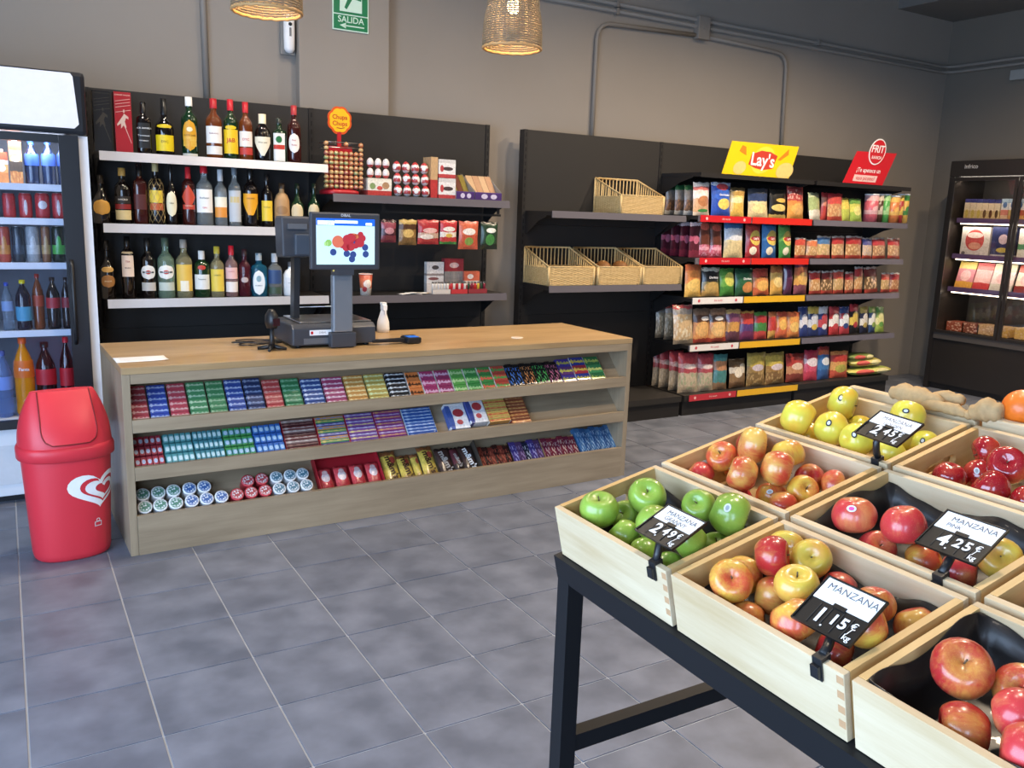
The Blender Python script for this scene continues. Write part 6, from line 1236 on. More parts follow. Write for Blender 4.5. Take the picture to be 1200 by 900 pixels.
for k, (a, b, d, c1, c2) in enumerate([(535, 556, 'left', '#8a7a34', '#6a3a2a'), (557, 588, 'right', '#c9a884', '#b89070')]):
    xa_ = ony(a, 226, 1.33)[0]; xb_ = ony(b, 226, 1.33)[0]; w = xb_-xa_
    t = thing('biscuit_display', 'open purple-fronted biscuit display, %s of the two at the shelf end' % d, 'display', (xa_, 1.33, zS), 0, 'purple biscuit displays')
    obj('front_panel', MB().box(0, w, 0, .004, 0, .052), m_pur, t); obj('tray', MB().box(0, w, .0045, .20, 0, .004), plain('tray_purple', '#4a2c70', .5), t)
    for x in (0, w-.003): obj('side_panel', MB().prism([(.0045, .0045), (.20, .0045), (.20, .17), (.0045, .055)], x, x+.003, 'x'), plain('card_grey', '#8f8a84', .6), t)
    n = 3 if k == 0 else 4
    for i in range(n):
        ww = (w-.01)/n; obj('wafer_pack', MB().box(.005+i*ww+.001, .005+(i+1)*ww-.001, -.011, .011, 0, .19), [plain('waf%d%d' % (k, i % 2), [c1, c2][i % 2], .4, 0, .15, 25)], t, Matrix.Translation((0, .045, .012)) @ Matrix.Rotation(-.72, 4, 'X'), bevel=.003)
# bags on a hanging bar
hb = thing('hanging_bar', 'thin dark bar under the shelf that carries six sweet bags', 'rail', (ony(446, 258, YC)[0], YC, zS-.10))
xl0, xl1 = ony(444, 258, YC)[0], ony(585, 262, YC)[0]
obj('bar', MB().box(0, xl1-xl0, .0, .008, 0, .014), m_gond, hb)
for x in (.01, xl1-xl0-.03): obj('hanger', MB().box(x, x+.02, .002, .006, .015, .07), m_gond, hb)
for k, (a, b, t, bt, bands, blobs, d) in enumerate([(446, 464, 257, 284, [(0, '#7a2c3c'), (.3, '#4a1c2c'), (.6, '#9a4456'), (.85, '#3a1a22')], [(.5, .5, .3, .14, '#c98a94')], 'dark wine-red sweet bag'), (467, 488, 257, 287, [(0, '#7a5a2c'), (.3, '#9a7434'), (.6, '#5a3a22'), (.8, '#c2a04a')], [(.5, .45, .3, .16, '#d9b45c')], 'gold and brown sweet bag'), (489, 514, 257, 286, [(0, '#b8282c'), (.25, '#c9a890'), (.45, '#b3222a'), (.9, '#c8343a')], [(.4, .3, .3, .1, '#ece0d2'), (.55, .55, .34, .1, '#e3b0aa')], 'wide red sweet bag with white print'), (515, 535, 258, 286, [(0, '#3f8a3a'), (.1, '#c22a2c'), (.3, '#e9dfcf'), (.5, '#c8262c')], [(.5, .62, .34, .1, '#f0e6dc'), (.5, .36, .2, .08, '#e0b83a')], 'red sweet bag with white middle'), (537, 560, 259, 292, [(0, '#c9522c'), (.5, '#d9643a'), (.9, '#b8442a')], [(.5, .62, .32, .12, '#efe9df'), (.5, .28, .22, .14, '#7a9a3a')], 'orange sweet bag with white oval'), (563, 583, 260, 292, [(0, '#1c2a1c'), (.2, '#24402a'), (.9, '#16201a')], [(.55, .68, .28, .09, '#e6e9e0'), (.5, .35, .26, .2, '#3f8a3c')], 'dark green sweet bag with white oval')]):
    xa_ = ony(a, 270, YC-.02)[0]; xb_ = ony(b, 270, YC-.02)[0]; zt_ = ony(a, t, YC-.02)[2]; zb_ = ony(a, bt, YC-.02)[2]
    zt_ = min(zt_, zS-.092)
    o = obj('sweet_bag', pouch(xb_-xa_, zt_-zb_, .035, 90+k), pack('sweet%d' % k, bands, blobs, .25, wob=.05), loc=((xa_+xb_)/2, YC-.021, zb_)); tag(o, d+' hanging under the sweets shelf', 'bag', 'hanging sweet bags')
    obj('header_hook', MB().box(-.006, .006, -.001, .02, zt_-zb_-.004, zt_-zb_+.004), M_black, o)
# lower shelf: tub, papers, cards, lighters
xa_ = ony(421, 333, 1.36)[0]; xb_ = ony(436, 333, 1.36)[0]; r = (xb_-xa_)/2; h = ony(428, 321, 1.36)[2]-zL
o = obj('paper_tub', MB().lathe([(0, 0), (r*.78, 0), (r, h), (r*.94, h), (r*.74, .004)], 18, cap=False), pack('tubprint', [(0, '#e6dcd0'), (.35, '#d96a3a'), (.8, '#c9502c')], [(.5, .55, .3, .2, '#f0e0d0'), (.3, .3, .15, .12, '#c8343a')]), loc=((xa_+xb_)/2, 1.36, zL)); tag(o, 'orange and white paper tub behind the scale pillar', 'tub'); obj('tub_rim', MB().tube([(r*math.cos(2*PI*k/18), r*math.sin(2*PI*k/18), h) for k in range(18)], .002, 5, closed=True), M_white, o)
for k, (px, py, a) in enumerate([(478, 341, .2), (486, 340, -.3), (492, 341, .1)]):
    p = ony(px, py, 1.35); o = obj('paper_slip', MB().grid(lambda u, v_: ((u-.5)*.11, (v_-.5)*.06, .002+k*.004+.006*math.sin(u*4+k)*u), 8, 3), M_chalk, loc=(p[0], 1.37, zL+.001), rot=(0, 0, a)); o.modifiers.new('thick', 'SOLIDIFY').thickness = .0006; tag(o, 'crumpled white paper slip, %s of three on the lower sweets shelf' % ['lowest', 'middle', 'topmost'][k], 'paper', 'paper slips')
o, cw, ch = carton('card_stand', 'white card stand with small print behind the lighters', 'stand', 500, 520, 307, zL, 1.46, .04, pack('cards', [(0, '#cfc8c4'), (.3, '#e6e3e0'), (.55, '#9a8f8c'), (.62, '#e9e6e3')], [(.5, .82, .2, .07, '#55504e'), (.4, .45, .3, .05, '#8a4a4a')], wob=.02), None, 325)
o, cw, ch = carton('card_stand', 'grey display box with red header behind the lighters', 'stand', 521, 543, 303, zL, 1.46, .05, pack('redhead', [(0, '#8f8a86'), (.62, '#a82a34')], [(.5, .8, .25, .08, '#e0b8b4')], wob=.0), None, 320)
o, cw, ch = carton('card_stand', 'small orange and white box behind the rightmost lighters', 'stand', 544, 562, 318, zL, 1.44, .05, pack('orbox', [(0, '#d9d2ca'), (.55, '#d9623a')], [(.4, .75, .2, .12, '#f0e2d6')], wob=.0), None, 325)
LC = [['#dfe0e0', '#e6e2da', '#d9d9dc', '#e0dcd6'], ['#c8343a', '#e3ddd6', '#b8282e', '#e6dcd2'], ['#2a4a34', '#8a2a3c', '#c9302c', '#d9b83a']]
for k, (a, b, c, d) in enumerate([(507, 528, '#c9c3c0', 'grey'), (529, 548, '#b8343a', 'red and white'), (549, 571, '#8a3038', 'dark red')]):
    xa_ = ony(a, 335, 1.34)[0]; xb_ = ony(b, 335, 1.34)[0]; w = xb_-xa_
    t = thing('lighter_tray', '%s counter tray full of lighters' % d, 'tray', (xa_, 1.34, zL), 0, 'lighter trays')
    obj('front_panel', MB().box(0, w, 0, .002, 0, .03), plain('ltray%d' % k, c, .5), t); obj('tray_box', MB().box(0, w, .0025, .075, 0, .003), plain('ltray%d' % k, c, .5), t); obj('back_panel', MB().box(0, w, .0755, .0775, 0, .05), plain('ltray%d' % k, c, .5), t)
    n = 6
    for i in range(n):
        x = xa_+w*(i+.5)/n; y = 1.36
        lg = obj('lighter', MB().lathe([(0, .004), (.0085, .004), (.0088, .06), (.0085, .066), (0, .066)], 10, cap=False, sy=.6), plain('lighter_'+LC[k][i % 4].strip('#'), LC[k][i % 4], .3), loc=(x, y, zL)); tag(lg, 'disposable lighter, %s in the %s tray' % (nth(i+1, n), d), 'lighter', 'lighters in the trays')
        obj('lighter_head', MB().box(-.006, .006, -.004, .004, .0665, .078), M_steel, lg)

# ================================================================== things on the counter
CT = C_H+.0005
def cpt(px, py, z=CT): p = onz(px, py, z); l = C_M.inverted() @ Vector(p); return l.x, l.y
def con(x, y, z=CT, rz_=0.): return C_M @ Matrix.Translation((x, y, z)) @ Matrix.Rotation(rz_, 4, 'Z')
m_sc = plain('scale_charcoal', '#3d4047', .4, 0, .05, 20, bump=.03); m_scl = plain('scale_silver', '#8d9299', .35, .5, .04, 20); m_scd = plain('scale_dark', '#26282c', .4)
x0, y0 = cpt(343, 409); x1, _ = cpt(440, 404)
sw = x1-x0
sc = thing('shop_scale', 'grey checkout scale with colour screen on a silver pillar', 'scale', M=con(x0, y0, CT, -.02))
obj('body', MB().prism([(0, .012), (0, .095), (.03, .115), (.34, .115), (.36, .09), (.36, .012)], 0, sw, 'x'), m_sc, sc, bevel=.008)
for x in (.04, sw-.04):
    for y in (.04, .32): obj('foot', MB().cyl((x, y, 0), (x, y, .0115), .016, 10), M_black, sc)
obj('platter', MB().box(.05, sw-.01, .04, .335, .1165, .124), M_steel, sc, bevel=.003)
obj('goods_rail', MB().tube([(.12, .33, .124), (.12, .33, .165), (sw-.03, .33, .165), (sw-.03, .33, .124)], .0035, 6), M_steel, sc)
obj('name_plate', MB().box(.085, .195, -.002, -.0002, .062, .088), M_chalk, sc); obj('red_mark', MB().box(.09, .102, -.003, -.0021, .068, .082), M_red, sc)
q = text('DIBAL', .014, .01); q.xf(Matrix.Translation((.15, -.0028, .075))); obj('lettering', q, plain('plate_grey', '#9a9aa0', .5), sc)
obj('front_vent', MB().box(.055, .185, -.003, -.0002, .02, .048), plain('scale_grey', '#6c7076', .4, .3), sc)
pxl, pyl = cpt(397, 411); pxr, _ = cpt(421, 410); pw = pxr-pxl; px_ = pxl-x0
obj('pillar_foot', MB().box(px_-.012, px_+pw+.016, -.05, -.0005, .004, .078), m_sc, sc, bevel=.006)
zpil = ony(409, 322, (C_M @ Vector((x0, y0-.04, 0))).y)[2]-CT
obj('pillar', MB().box(px_, px_+pw, -.045, -.005, .079, zpil), m_scl, sc, bevel=.008)
# screen
Wc = C_M @ Vector((x0, y0-.04, 0)); YSC = Wc.y
A = ony(363, 248, YSC-.03); B = ony(445, 248, YSC-.03); Cc = ony(404, 316, YSC-.03)
inv_s = sc.matrix_basis.inverted(); la = inv_s @ Vector(A); lb_ = inv_s @ Vector(B); lc_ = inv_s @ Vector(Cc)
sw2 = lb_.x-la.x; zt_ = la.z; zb2 = lc_.z; xs = la.x; yb = -.075
scr = obj('screen_housing', MB().box(xs, xs+sw2, yb, yb+.028, zb2, zt_), m_sc, sc, bevel=.008); obj('screen_back', MB().box(xs+.03, xs+sw2-.03, yb+.0285, yb+.065, zb2+.02, zt_-.03), m_scd, sc, bevel=.006)
bz = .028; gx0, gx1, gz0, gz1 = xs+bz, xs+sw2-bz, zb2+bz*.9, zt_-bz*1.0
def scm(name, col, es): return plain(name, col, .25, 0, .02, 20, emit=col, es=es)
obj('screen', MB().box(gx0, gx1, yb-.0015, yb-.0002, gz0, gz1), scm('screen_pale', '#b9dce6', .5), scr)
gw, gh = gx1-gx0, gz1-gz0
obj('screen_bar', MB().box(gx0, gx1, yb-.0022, yb-.0016, gz1-gh*.15, gz1), scm('screen_blue', '#1c56c8', .8), scr)
obj('screen_field', MB().box(gx0+gw*.02, gx0+gw*.30, yb-.003, yb-.0023, gz1-gh*.14, gz1-gh*.05).box(gx0+gw*.31, gx0+gw*.7, yb-.003, yb-.0023, gz1-gh*.10, gz1-gh*.04).box(gx0+gw*.84, gx0+gw*.95, yb-.003, yb-.0023, gz1-gh*.135, gz1-gh*.08), scm('screen_white', '#e3f0f5', .8), scr)
q = text('1.20', gh*.09, .01); q.xf(Matrix.Translation((gx0+gw*.19, yb-.0034, gz1-gh*.098))); obj('screen_digits', q, scm('screen_ink', '#6a8fa8', .1), scr)
def disc2(u, v_, ru, col, nm, es=.5, rv=None):
    n = 18; rv = rv or ru*gw/gh
    return obj(nm, MB()._add([(gx0+gw*(u+ru*math.cos(2*PI*k/n)), yb-.0028-.0002*(hash(nm+str(u)) % 4), gz0+gh*(v_+rv*math.sin(2*PI*k/n))) for k in range(n)], [list(range(n))]), scm('screen_'+col.strip('#'), col, es), scr)
for u, v_, ru in [(.44, .46, .08), (.52, .55, .08), (.50, .38, .065), (.58, .40, .075), (.66, .45, .075), (.74, .48, .075), (.68, .58, .07), (.58, .58, .08), (.78, .58, .06), (.75, .66, .05)]: disc2(u, v_, ru, '#c23a44', 'raspberry_picture', .12)
disc2(.36, .50, .10, '#e0765a', 'strawberry_picture', .15); disc2(.20, .47, .055, '#7fae5a', 'leaf_picture', .5); disc2(.16, .45, .04, '#a8c98a', 'leaf_picture', .5); disc2(.62, .62, .1, '#e08a5a', 'apricot_picture', .15, .07)
for u, v_ in [(.28, .27), (.51, .24), (.62, .22), (.60, .12), (.84, .23), (.83, .38), (.60, .50)]: disc2(u, v_, .055, '#3a4f8a', 'blueberry_picture', .12)
q = text('DIBAL', .018, .02); q.xf(Matrix.Translation((xs+sw2/2, yb-.001, zt_-.013))); obj('lettering', q, plain('logo_pale', '#c9ccd0', .4), scr)
obj('power_light', MB().cyl((xs+sw2*.32, yb, zb2-.004), (xs+sw2*.32, yb-.002, zb2-.004), .005, 8), plain('led_amber', '#d9c46a', .4), scr)
obj('screen_neck', MB().box(px_+.005, px_+pw-.005, yb+.002, -.004, zpil+.0005, zb2+.02), m_sc, sc) if zpil < zb2+.019 else None
# operator display and printer head behind, left of the screen
A = inv_s @ Vector(ony(329, 253, YSC+.16)); B = inv_s @ Vector(ony(366, 303, YSC+.16)); 
hd2 = obj('rear_printer', MB().prism([(.10, B.z+.01), (.22, B.z), (.24, A.z-.02), (.21, A.z), (.12, A.z)], A.x, B.x, 'x'), m_sc, sc, bevel=.01)
obj('printer_slot', MB().box(A.x+.03, B.x-.03, .1, .112, A.z-.06, A.z-.035), plain('scale_grey', '#6c7076', .4, .3), hd2); obj('printer_lid', MB().box(A.x+.06, B.x-.012, .085, .112, B.z+.02, A.z-.085), plain('printer_blue_grey', '#4a525d', .35), hd2, bevel=.004)
obj('rear_arm', MB().prism([(.20, .10), (.26, .10), (.23, B.z+.03), (.17, B.z+.03)], B.x-.075, B.x-.045, 'x'), m_scd, sc); obj('display_arm', MB().box(B.x-.03, xs+.06, .13, .16, B.z+.07, B.z+.12), m_scd, sc)
# barcode scanner on its stand
x_, y_ = cpt(319, 410); sn = thing('scanner_stand', 'black hand scanner resting on a splayed stand beside the scale', 'scanner', M=con(x_, y_, CT, .3))
for k in range(4):
    a = PI/4+k*PI/2; obj('foot', MB().tube([(0, 0, .02), (.035*math.cos(a), .035*math.sin(a), .012), (.068*math.cos(a), .068*math.sin(a), .007)], [.012, .010, .007], 8), M_black, sn)
obj('post', MB().lathe([(.016, .012), (.012, .05), (.010, .11), (0, .112)], 12), M_black, sn)
obj('scanner_head', MB().lathe([(0, .10), (.022, .105), (.03, .135), (.028, .165), (.018, .185), (.012, .195), (0, .197)], 16, (0, 0, 0), cap=False, sy=1.3), M_black, sn); obj('scan_window', MB().box(-.018, .018, -.042, -.037, .12, .155), plain('scan_glass', '#3a2024', .1), sn)
cable = []
cx_, cy_ = cpt(300, 404)
for k in range(44):
    t = k/43*2*PI*2.4; R = 1+.25*math.sin(k*.6); cable.append((cx_+.115*R*math.cos(t)*(.9+.1*math.sin(k)), cy_+.05*R*math.sin(t)+.02*math.sin(k*.5), .0045+k*.00035))
o = obj('scanner_cable', MB().tube(cable, .0035, 6), M_black, M=con(0, 0)); tag(o, 'looped black cable lying on the counter left of the scale', 'cable')
# card terminal
x_, y_ = cpt(484, 403); ctm = thing('card_terminal', 'black card payment terminal with blue screen right of the scale', 'terminal', M=con(x_, y_, CT, .0))
obj('body', MB().box(-.035, .045, -.01, .085, .004, .034), plain('terminal_black', '#1c1d20', .35), ctm, bevel=.008)
obj('screen', MB().box(-.022, .034, -.0, .055, .0345, .036), plain('terminal_blue', '#2a62b8', .25, emit='#2a62b8', es=.6), ctm); obj('handle', MB().prism([(-.215, .012), (-.036, .008), (-.036, .028), (-.215, .026)], .02, .055), plain('terminal_black', '#1c1d20', .35), ctm, bevel=.004)
obj('keypad', MB().box(-.03, .04, .056, .08, .0345, .037), plain('key_grey', '#3c3e42', .5), ctm)
# spray bottle at the back edge
x_, y_ = cpt(449, 389); sp = thing('spray_bottle', 'white spray bottle standing at the back edge of the counter', 'bottle', M=con(x_, min(y_, C_D-.03), CT))
obj('flask', MB().lathe([(0, 0), (.034, 0), (.036, .02), (.033, .06), (.02, .10), (.013, .125), (0, .125)], 16, cap=False), M_white, sp); obj('trigger_head', MB().box(-.012, .012, -.03, .014, .1255, .155).box(-.006, .006, -.034, -.02, .10, .128).box(-.014, .014, -.018, .016, .1551, .168), M_white, sp, bevel=.002)
# paper sheet and disc sticker
x_, y_ = cpt(165, 421); o = obj('paper_sheet', MB().grid(lambda u, v_: ((u-.5)*.21, (v_-.5)*.13, .0012+.004*max(0, u-.7)*max(0, .4-v_)*6), 10, 6), M_chalk, M=con(x_, y_, CT, -.0)); o.modifiers.new('thick', 'SOLIDIFY').thickness = .0006; tag(o, 'white paper sheet on the left end of the counter', 'paper')
ln = MB()
for k in range(4): ln.box(-.085, .03-.02*(k % 2), -.035+k*.02, -.033+k*.02, .002, .0022)
obj('printed_lines', ln, plain('print_grey', '#a9abb5', .6), o)
x_, y_ = cpt(606, 396); o = obj('coin_disc', MB().lathe([(0, 0), (.034, 0), (.035, .002), (.033, .004), (0, .004)], 24, cap=False), plain('disc_pale', '#e3d6c4', .35), M=con(x_, y_)); tag(o, 'small pale round disc on the right part of the counter', 'disc'); obj('disc_print', MB().lathe([(.0, .0042), (.022, .0042)], 20, cap=False), plain('disc_pink', '#d9bfae', .4), o)
# ================================================================== sweets on the sloping counter shelves
SWAP = Matrix(((1, 0, 0, 0), (0, 0, 1, 0), (0, -1, 0, 0), (0, 0, 0, 1)))       # x along, z up the slope, -y off the board
def gm(row, x, q, off=.0005): return ROWS[row] @ Matrix.Translation((x, q, off)) @ SWAP
def rowpy(row, px): return {0: 474-(px-150)*.067, 1: 531-(px-150)*.085, 2: 590-(px-150)*.125}[row]
def gx(row, px): return slope_xy(row, px, rowpy(row, px), .02)[0]
GP = 'sweets on the sloping counter shelves'
def stack(row, a, b, n, qa, qb, th, cols, label, name='gum_box', tray=None, cat='box', blobs=True, horizontal=True, m_extra=None):
    """a display box of packets laid side by side up the slope"""
    x0, x1 = gx(row, a)+.001, gx(row, b)-.001; w = x1-x0; L = qb-qa-th*1.08
    t = thing(name, label, cat, M=gm(row, x0, (qa+th*1.08)), group=GP)
    if tray: obj('tray', MB().box(0, w, -.004, 0, 0, L).box(0, .002, -th*.9, -.0041, 0, L).box(w-.002, w, -th*.9, -.0041, 0, L), plain('tray_'+tray.strip('#'), tray, .5), t)
    o = .0045 if tray else .0
    if horizontal:
        hh = L/n
        for i in range(n):
            c = cols[i % len(cols)]
            c1, c2 = c
            obj('packet', MB().box(.0025, w-.0025, -th-.002*(i % 2), -o-.0003, i*hh+.0006, (i+1)*hh-.0006), pack('gum_%s_%s' % (c1.strip('#'), c2.strip('#')), [(0, c1), (.34, c2), (.62, c1)], [(.12, .5, .07, .3, c2)], .2, wob=.34), t, bevel=.0015)
    else:
        ww = (w-.005)/n
        for i in range(n):
            c1, c2 = cols[i % len(cols)]
            obj('packet', MB().box(.0025+i*ww+.0006, .0025+(i+1)*ww-.0006, -th-.003*(i % 2), -o-.0003, .003, L-.004-.006*(i % 3)), pack('bar_%s_%s' % (c1.strip('#'), c2.strip('#')), [(0, c1), (.12, c1)], [], .25, (c2, .12, .86, 5), wob=.0), t, bevel=.0015)
    return t
R1, R2, R3 = ' on the top counter shelf', ' on the middle counter shelf', ' on the bottom counter shelf'
G1 = [(151.5, 173, '#b53a45', '#e0a8a4', 'wine-red'), (173, 196.5, '#2f4aa8', '#9fb4dc', 'royal blue'), (197, 219.5, '#b8384a', '#d9a09c', 'red and silver'), (220, 242.5, '#3f8a55', '#a9c9a4', 'mint green'), (243, 264.5, '#3c8550', '#8fb58a', 'green and black'), (265, 286.5, '#2c4a9a', '#a9b9d9', 'blue and white'), (287, 308.5, '#243560', '#7f92b8', 'navy'), (309, 330.5, '#b83a3a', '#d98f84', 'plain red'),
      (331, 353, '#2c7a4a', '#6fae84', 'dark green'), (354, 378.5, '#33508f', '#b5cbe6', 'pale blue striped'), (379, 404, '#a83a68', '#e3c4d4', 'magenta and white'), (404.5, 428.5, '#c98a2c', '#e6d28a', 'gold and orange'), (429, 453, '#b9a03a', '#cfe09a', 'yellow-green'), (454, 477, '#23262c', '#cdd4d8', 'black and white')]
for k, (a, b, c1, c2, d) in enumerate(G1): stack(0, a, b, 6, .003, .205 if k < 7 else .19 if k < 9 else .18, .024, [(c1, c2)], d+' chewing gum stack'+R1)
B1 = [(477.5, 494, '#d9741c', '#4a2a14', 'orange'), (494.5, 511.5, '#a82a64', '#d9a0c0', 'left pink'), (512, 529, '#9a2a5c', '#d9a4c4', 'right pink'), (529.5, 545.5, '#4fa03c', '#a9d48a', 'bright green'), (546, 562, '#2f8a3a', '#8ac47a', 'leaf green'), (562.5, 578, '#3a8a3c', '#d9583a', 'green and red'), (578.5, 595, '#b9422c', '#4a9a44', 'red and green')]
for k, (a, b, c1, c2, d) in enumerate(B1): stack(0, a, b, 3, .003, .175, .024, [(c1, c2)], d+' open sweet pouch box'+R1, 'sweet_box', '#e6e2dc')
B2 = [(596, 612.5, '#17191d', '#3f78c9', 'black and blue'), (613, 627, '#17191d', '#d9883a', 'black and orange'), (627.5, 642.5, '#17191d', '#3fae4a', 'black and green'), (643, 656.5, '#1d191d', '#c9688a', 'black and pink')]
for a, b, c1, c2, d in B2: stack(0, a, b, 2, .003, .185, .024, [(c1, c2)], d+' gum packet box'+R1, 'gum_box', None, 'box', True, False)
stack(0, 657, 673, 3, .003, .19, .024, [('#4a3a9a', '#b9b03a'), ('#6a3a7a', '#c9c23a')], 'purple and yellow sweet box'+R1, 'sweet_box', '#4a3a8a'); stack(0, 673.5, 690, 3, .003, .195, .024, [('#2f3f9a', '#d9c22c'), ('#b92c3c', '#d9b82c')], 'blue, yellow and red sweet box'+R1, 'sweet_box', '#e6e6e6'); stack(0, 690.5, 708, 3, .003, .195, .020, [('#2c7a44', '#b9c94a'), ('#3f9a55', '#d0d96a')], 'white tray of green sweets at the right end'+R1, 'sweet_box', '#eceeee')
# middle shelf
def blister(row, a, b, nx, nz, c0, c1, c2, label):
    x0, x1 = gx(row, a)+.0015, gx(row, b)-.0015; w = x1-x0; L = .15
    t = thing('gum_box', label, 'box', M=gm(row, x0, .034), group=GP)
    obj('carton', MB().box(0, w, -.012, 0, 0, L), plain('blister_'+c0.strip('#'), c0, .4, 0, .1, 30), t, bevel=.001)
    for i in range(nx):
        for j in range(nz):
            ww = w/nx; hh = L/nz
            obj('packet', MB().box(i*ww+.0016, (i+1)*ww-.0016, -.030, -.0122, j*hh+.004, (j+1)*hh-.004), pack('bl_%s_%s_%s' % (c0[1:], c1[1:], c2[1:]), [(0, c0), (.12, c1), (.72, c0)], [(.5, .42, .36, .26, c2)], .22, wob=.0), t, bevel=.003)
for a, b, nx, c0, c1, c2, d in [(155, 191, 5, '#a8283c', '#c94a50', '#b9c4dc', 'red and blue'), (192, 226.5, 5, '#4a9a9c', '#7fbfc0', '#cfe6e6', 'left teal'), (227, 262, 6, '#3f8a94', '#6fb0b4', '#c6e0e2', 'right teal'), (262.5, 297.5, 5, '#3c9a4a', '#4a9a9a', '#a9c9e0', 'green and blue'), (298, 332, 5, '#2c6ac0', '#4a8ad0', '#a9cdea', 'bright blue')]:
    blister(1, a, b, nx, 3, c0, c1, c2, d+' chewing gum blister box'+R2)
stack(1, 333, 372, 9, .003, .195, .024, [('#6a2a2c', '#b9a09a'), ('#4a2426', '#8a5a54'), ('#8a6a64', '#c9b8b0')], 'dark brown-red sweet roll box'+R2, 'sweet_box', '#b92438'); stack(1, 373, 408, 9, .003, .195, .024, [('#5a4a8a', '#a9b0d0'), ('#3f8a5a', '#d9c24a'), ('#c98a3a', '#6a8ac0')], 'multicoloured sweet roll box'+R2, 'sweet_box', '#c9343c')
stack(1, 408.5, 442, 9, .003, .195, .024, [('#6a4a9a', '#c9b8dc'), ('#8a4a94', '#d9c86a')], 'violet and yellow sweet roll box'+R2, 'sweet_box', '#b92a4a'); stack(1, 442.5, 475, 10, .003, .195, .024, [('#7a3a8a', '#c9a8d4'), ('#9a3a7a', '#d9a04a')], 'purple-pink sweet roll box'+R2, 'sweet_box', '#a82a5a'); stack(1, 476, 511, 9, .003, .195, .024, [('#2f5fb0', '#a9c4e6')], 'blue and white sweet roll box'+R2, 'sweet_box', '#cfe0ea')
def picbox(row, a, b, L, th, bands, blobs, label, q0=.004):
    x0, x1 = gx(row, a)+.001, gx(row, b)-.001
    o = obj('sweet_box', MB().box(0, x1-x0, -th, 0, 0, L), pack('pic_'+label[:14].replace(' ', '_'), bands, blobs, .35, wob=.02), M=gm(row, x0, th*1.08+.003), bevel=.001); tag(o, label, 'box', GP); obj('lid_flap', MB().box(0, x1-x0, -th-.002, -th-.0002, L*.93, L), M_white, o); return o
picbox(1, 526, 549, .15, .035, [(0, '#dfe3ea'), (.3, '#e6e6ea'), (.75, '#dcdfe8')], [(.12, .5, .16, .6, '#3a5aa8'), (.6, .62, .28, .16, '#b92c34'), (.55, .25, .16, .1, '#c94a4a')], 'left white and blue box with red emblem'+R2); picbox(1, 549.5, 570, .155, .05, [(0, '#e3e3e6'), (.75, '#dcdfe8')], [(.12, .5, .16, .6, '#3a4a98'), (.6, .62, .28, .16, '#b92c34'), (.55, .25, .16, .1, '#c94a4a')], 'right white and blue box with red emblem'+R2)
stack(1, 571, 597, 8, .003, .20, .045, [('#d9983a', '#c9522c'), ('#c9b84a', '#d9783a')], 'orange and yellow bar box with grey front'+R2, 'sweet_box', '#cfcabf'); stack(1, 598, 621, 8, .003, .20, .03, [('#a8582c', '#d9a04a'), ('#8a4a2a', '#c98a4a')], 'brown and orange bar box, last before the empty board'+R2, 'sweet_box', '#8a3a28')
# bottom shelf: round gum tubs lying with their lids towards the shopper
TUB = {}
def tubm(c): 
    if c not in TUB:
        TUB[c] = (MB().lathe([(0, 0), (.027, 0), (.029, .004), (.029, .05), (.030, .052)], 20, cap=False).mesh('gum_tub', M_white if c != '#c23a44' else plain('tub_red', '#b82c38', .35)),
                  MB().lathe([(.030, .0525), (.0305, .058), (.026, .0605), (.025, .060)], 20, cap=False).mesh('tub_lid', M_white if c != '#c23a44' else plain('tub_lid_red', '#c83e48', .35)),
                  MB().lathe([(.0250, .0602), (.018, .0608), (.0, .0609)], 20, cap=False).mesh('lid_print', pack('lid_'+c.strip('#'), [(0, c)], [(.5, .5, .28, 9, '#dfe6ea')] if 0 else [], .3, ('#e6ecee', 0, 1, 5), .0)))
    return TUB[c]
zf = lambda c, r: (c/5.45+140, r/5.45+480)
TB = [('#4f8f74', 'green', [(155, 580), (255, 565), (352, 550)], [(168, 650), (268, 640), (368, 628)]), ('#3568b0', 'blue', [(455, 540), (550, 530)], [(470, 610), (565, 600), (660, 585)]), ('#c23a44', 'red', [(830, 495), (920, 485)], [(760, 572), (850, 560), (940, 548)]), ('#4a7f94', 'grey-blue', [(1012, 465), (1100, 455), (1180, 445)], [(1030, 535), (1120, 525), (1205, 510)])]
for c, d, up, lo_ in TB:
    for rn, L in (('upper', up), ('lower', lo_)):
        for k, (x, y) in enumerate(L):
            px, py = zf(x, y); X, Q = slope_xy(2, px, py, .06); Q = .160 if rn == 'upper' else .0985
            M = ROWS[2] @ Matrix.Translation((X, Q, .0008)); me = tubm(c)
            o = link('gum_tub', me[0], M=M); tag(o, 'round gum tub with %s lid, %s in the %s row of that colour' % (d, ORD[k+1], rn), 'tub', 'gum tubs on the bottom counter shelf'); link('lid', me[1], o); link('lid_print', me[2], o)
# open red box with four bags
def openbox(a, b, L, wall, label, inner, th=.05):
    x0, x1 = gx(2, a)+.001, gx(2, b)-.001; w = x1-x0
    t = thing('sweet_box', label, 'box', M=gm(2, x0, th*1.08+.002), group=GP); m = plain('card_'+wall.strip('#'), wall, .5)
    obj('tray', MB().box(0, w, -.003, 0, 0, L), m, t)
    for x in (0, w-.003): obj('tray_side', MB().box(x, x+.003, -th, -.0031, 0, L), m, t)
    obj('tray_front', MB().box(.0031, w-.0031, -th*.55, -.0031, 0, .003), m, t); obj('tray_back', MB().box(.0031, w-.0031, -th, -.0031, L-.003, L), m, t)
    return t, w
t, w = openbox(371, 446, .19, '#a8202c', 'open red box with four red chocolate pouches', None)
for i in range(4):
    q = obj('pouch', pouch(w/4*.86, .12, .03, 200+i), bm('kitred', [(0, '#c9242c'), (.3, '#d9303a'), (.9, '#a81c24')], [(.5, .55, .3, .2, '#e9d2d0'), (.5, .75, .2, .1, '#d9b0ae')]), t, Matrix.Translation((w*(i+.5)/4, -.022, .008)))
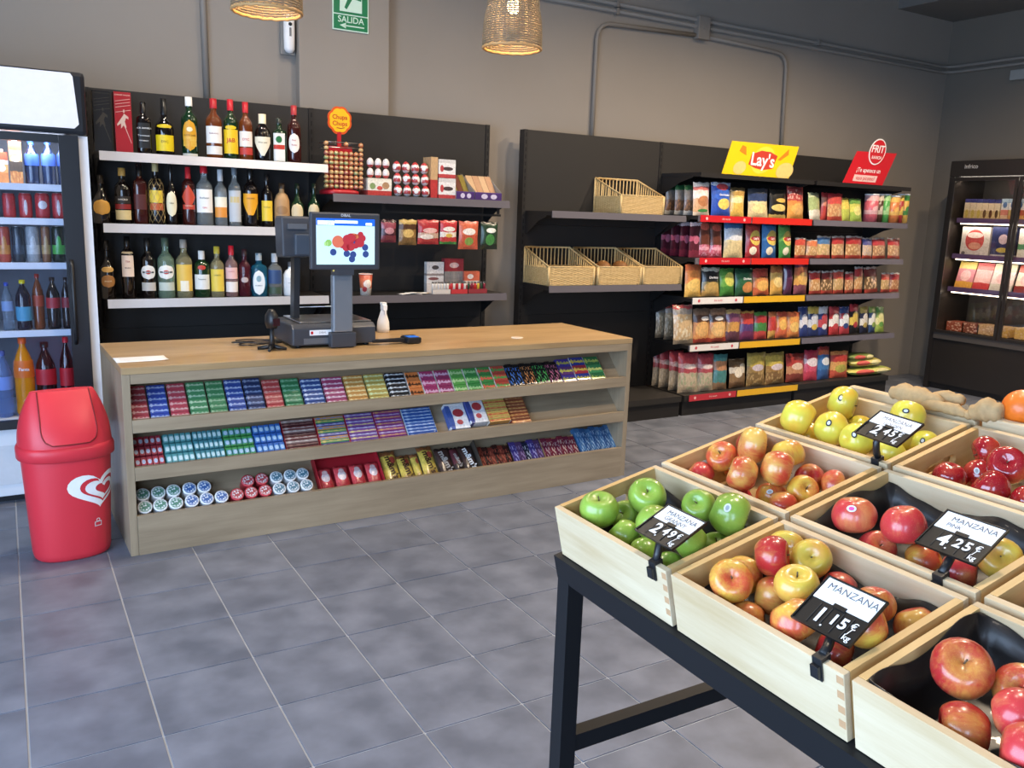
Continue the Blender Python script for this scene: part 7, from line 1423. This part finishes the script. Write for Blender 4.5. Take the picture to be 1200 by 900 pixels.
for i, (a, b, nm, hh) in enumerate([(449, 467, 'leftmost', .19), (467.5, 483, 'second from left', .165), (483.5, 493, 'third from left', .16), (493.5, 511, 'rightmost', .195)]):
    x0, x1 = gx(2, a), gx(2, b); o = obj('candy_bag', pouch(x1-x0, hh, .03, 220+i), bm('mmyellow', [(0, '#d9b41c'), (.3, '#e3c02a'), (.85, '#a8622a')] if i != 2 else [(0, '#b9542c'), (.4, '#c98a3a'), (.8, '#a84a2a')], [(.5, .2, .3, .1, '#c9962c'), (.7, .72, .2, .1, '#c8452c')]), M=gm(2, (x0+x1)/2, .042, .020)); tag(o, 'yellow candy bag, %s of four on the bottom counter shelf' % nm, 'bag', GP)
    if i != 2: q = text("m&m's", .048, .03); q.xf(Matrix.Translation((0, -.022, hh*.5)) @ Matrix.Rotation(PI/2*.9, 4, 'Y')); obj('logo', q, plain('mm_ink', '#4a2a1c', .4), o)
bx = gx(2, 513); bx1 = gx(2, 558)
for i, (a, b, nm) in enumerate([(513, 530, 'left'), (530.5, 541, 'middle'), (541.5, 557, 'right')]):
    x0, x1 = gx(2, a), gx(2, b); o = obj('candy_bag', pouch(x1-x0, .175, .028, 240+i), bm('mmbrown%d' % (i == 1), [(0, '#3a2620'), (.4, '#4a302a' if i != 1 else '#6a2c34'), (.9, '#2c1c18')], []), M=gm(2, (x0+x1)/2, .040, .018)); tag(o, 'dark brown candy bag, %s of three on the bottom counter shelf' % nm, 'bag', GP)
    q = text("m&m's", .048 if i != 1 else .03, .03); q.xf(Matrix.Translation((0, -.0215, .09)) @ Matrix.Rotation(PI/2*.85, 4, 'Y')); obj('logo', q, M_chalk if i == 2 else plain('mm_silver', '#b9b0a8', .4), o)
o = obj('divider', MB().box(0, .005, -.05, 0, 0, .17), plain('divider_dark', '#4a4038', .5), M=gm(2, gx(2, 559), .06)); tag(o, 'thin dark divider between the dark candy bags and chocolate bars', 'divider')
stack(2, 561, 598.5, 6, .003, .20, .024, [('#7a2c1c', '#c2583a'), ('#3a1c16', '#a8442c')], 'tray of brown and red chocolate bars'+R3, 'sweet_box', '#8a6f4c', 'box', True, False); stack(2, 599.5, 636, 5, .003, .205, .024, [('#4a3a8a', '#a9a0dc'), ('#5a3a6a', '#9a7ab0'), ('#262a44', '#b9bccc')], 'tray of purple chocolate bars'+R3, 'sweet_box', '#3a2c30', 'box', True, False)
stack(2, 637, 677, 6, .003, .205, .022, [('#7a1f3c', '#c9a0a4'), ('#8a2438', '#d9b9ac')], 'tray of wine-red chocolate bars'+R3, 'sweet_box', '#c9a070', 'box', True, False); stack(2, 678, 720, 7, .003, .235, .034, [('#3f78b0', '#9fc4e0'), ('#2f5f96', '#8fb4d6')], 'large tray of blue packs at the right end'+R3, 'sweet_box', '#3a6a9a', 'box', True, False)
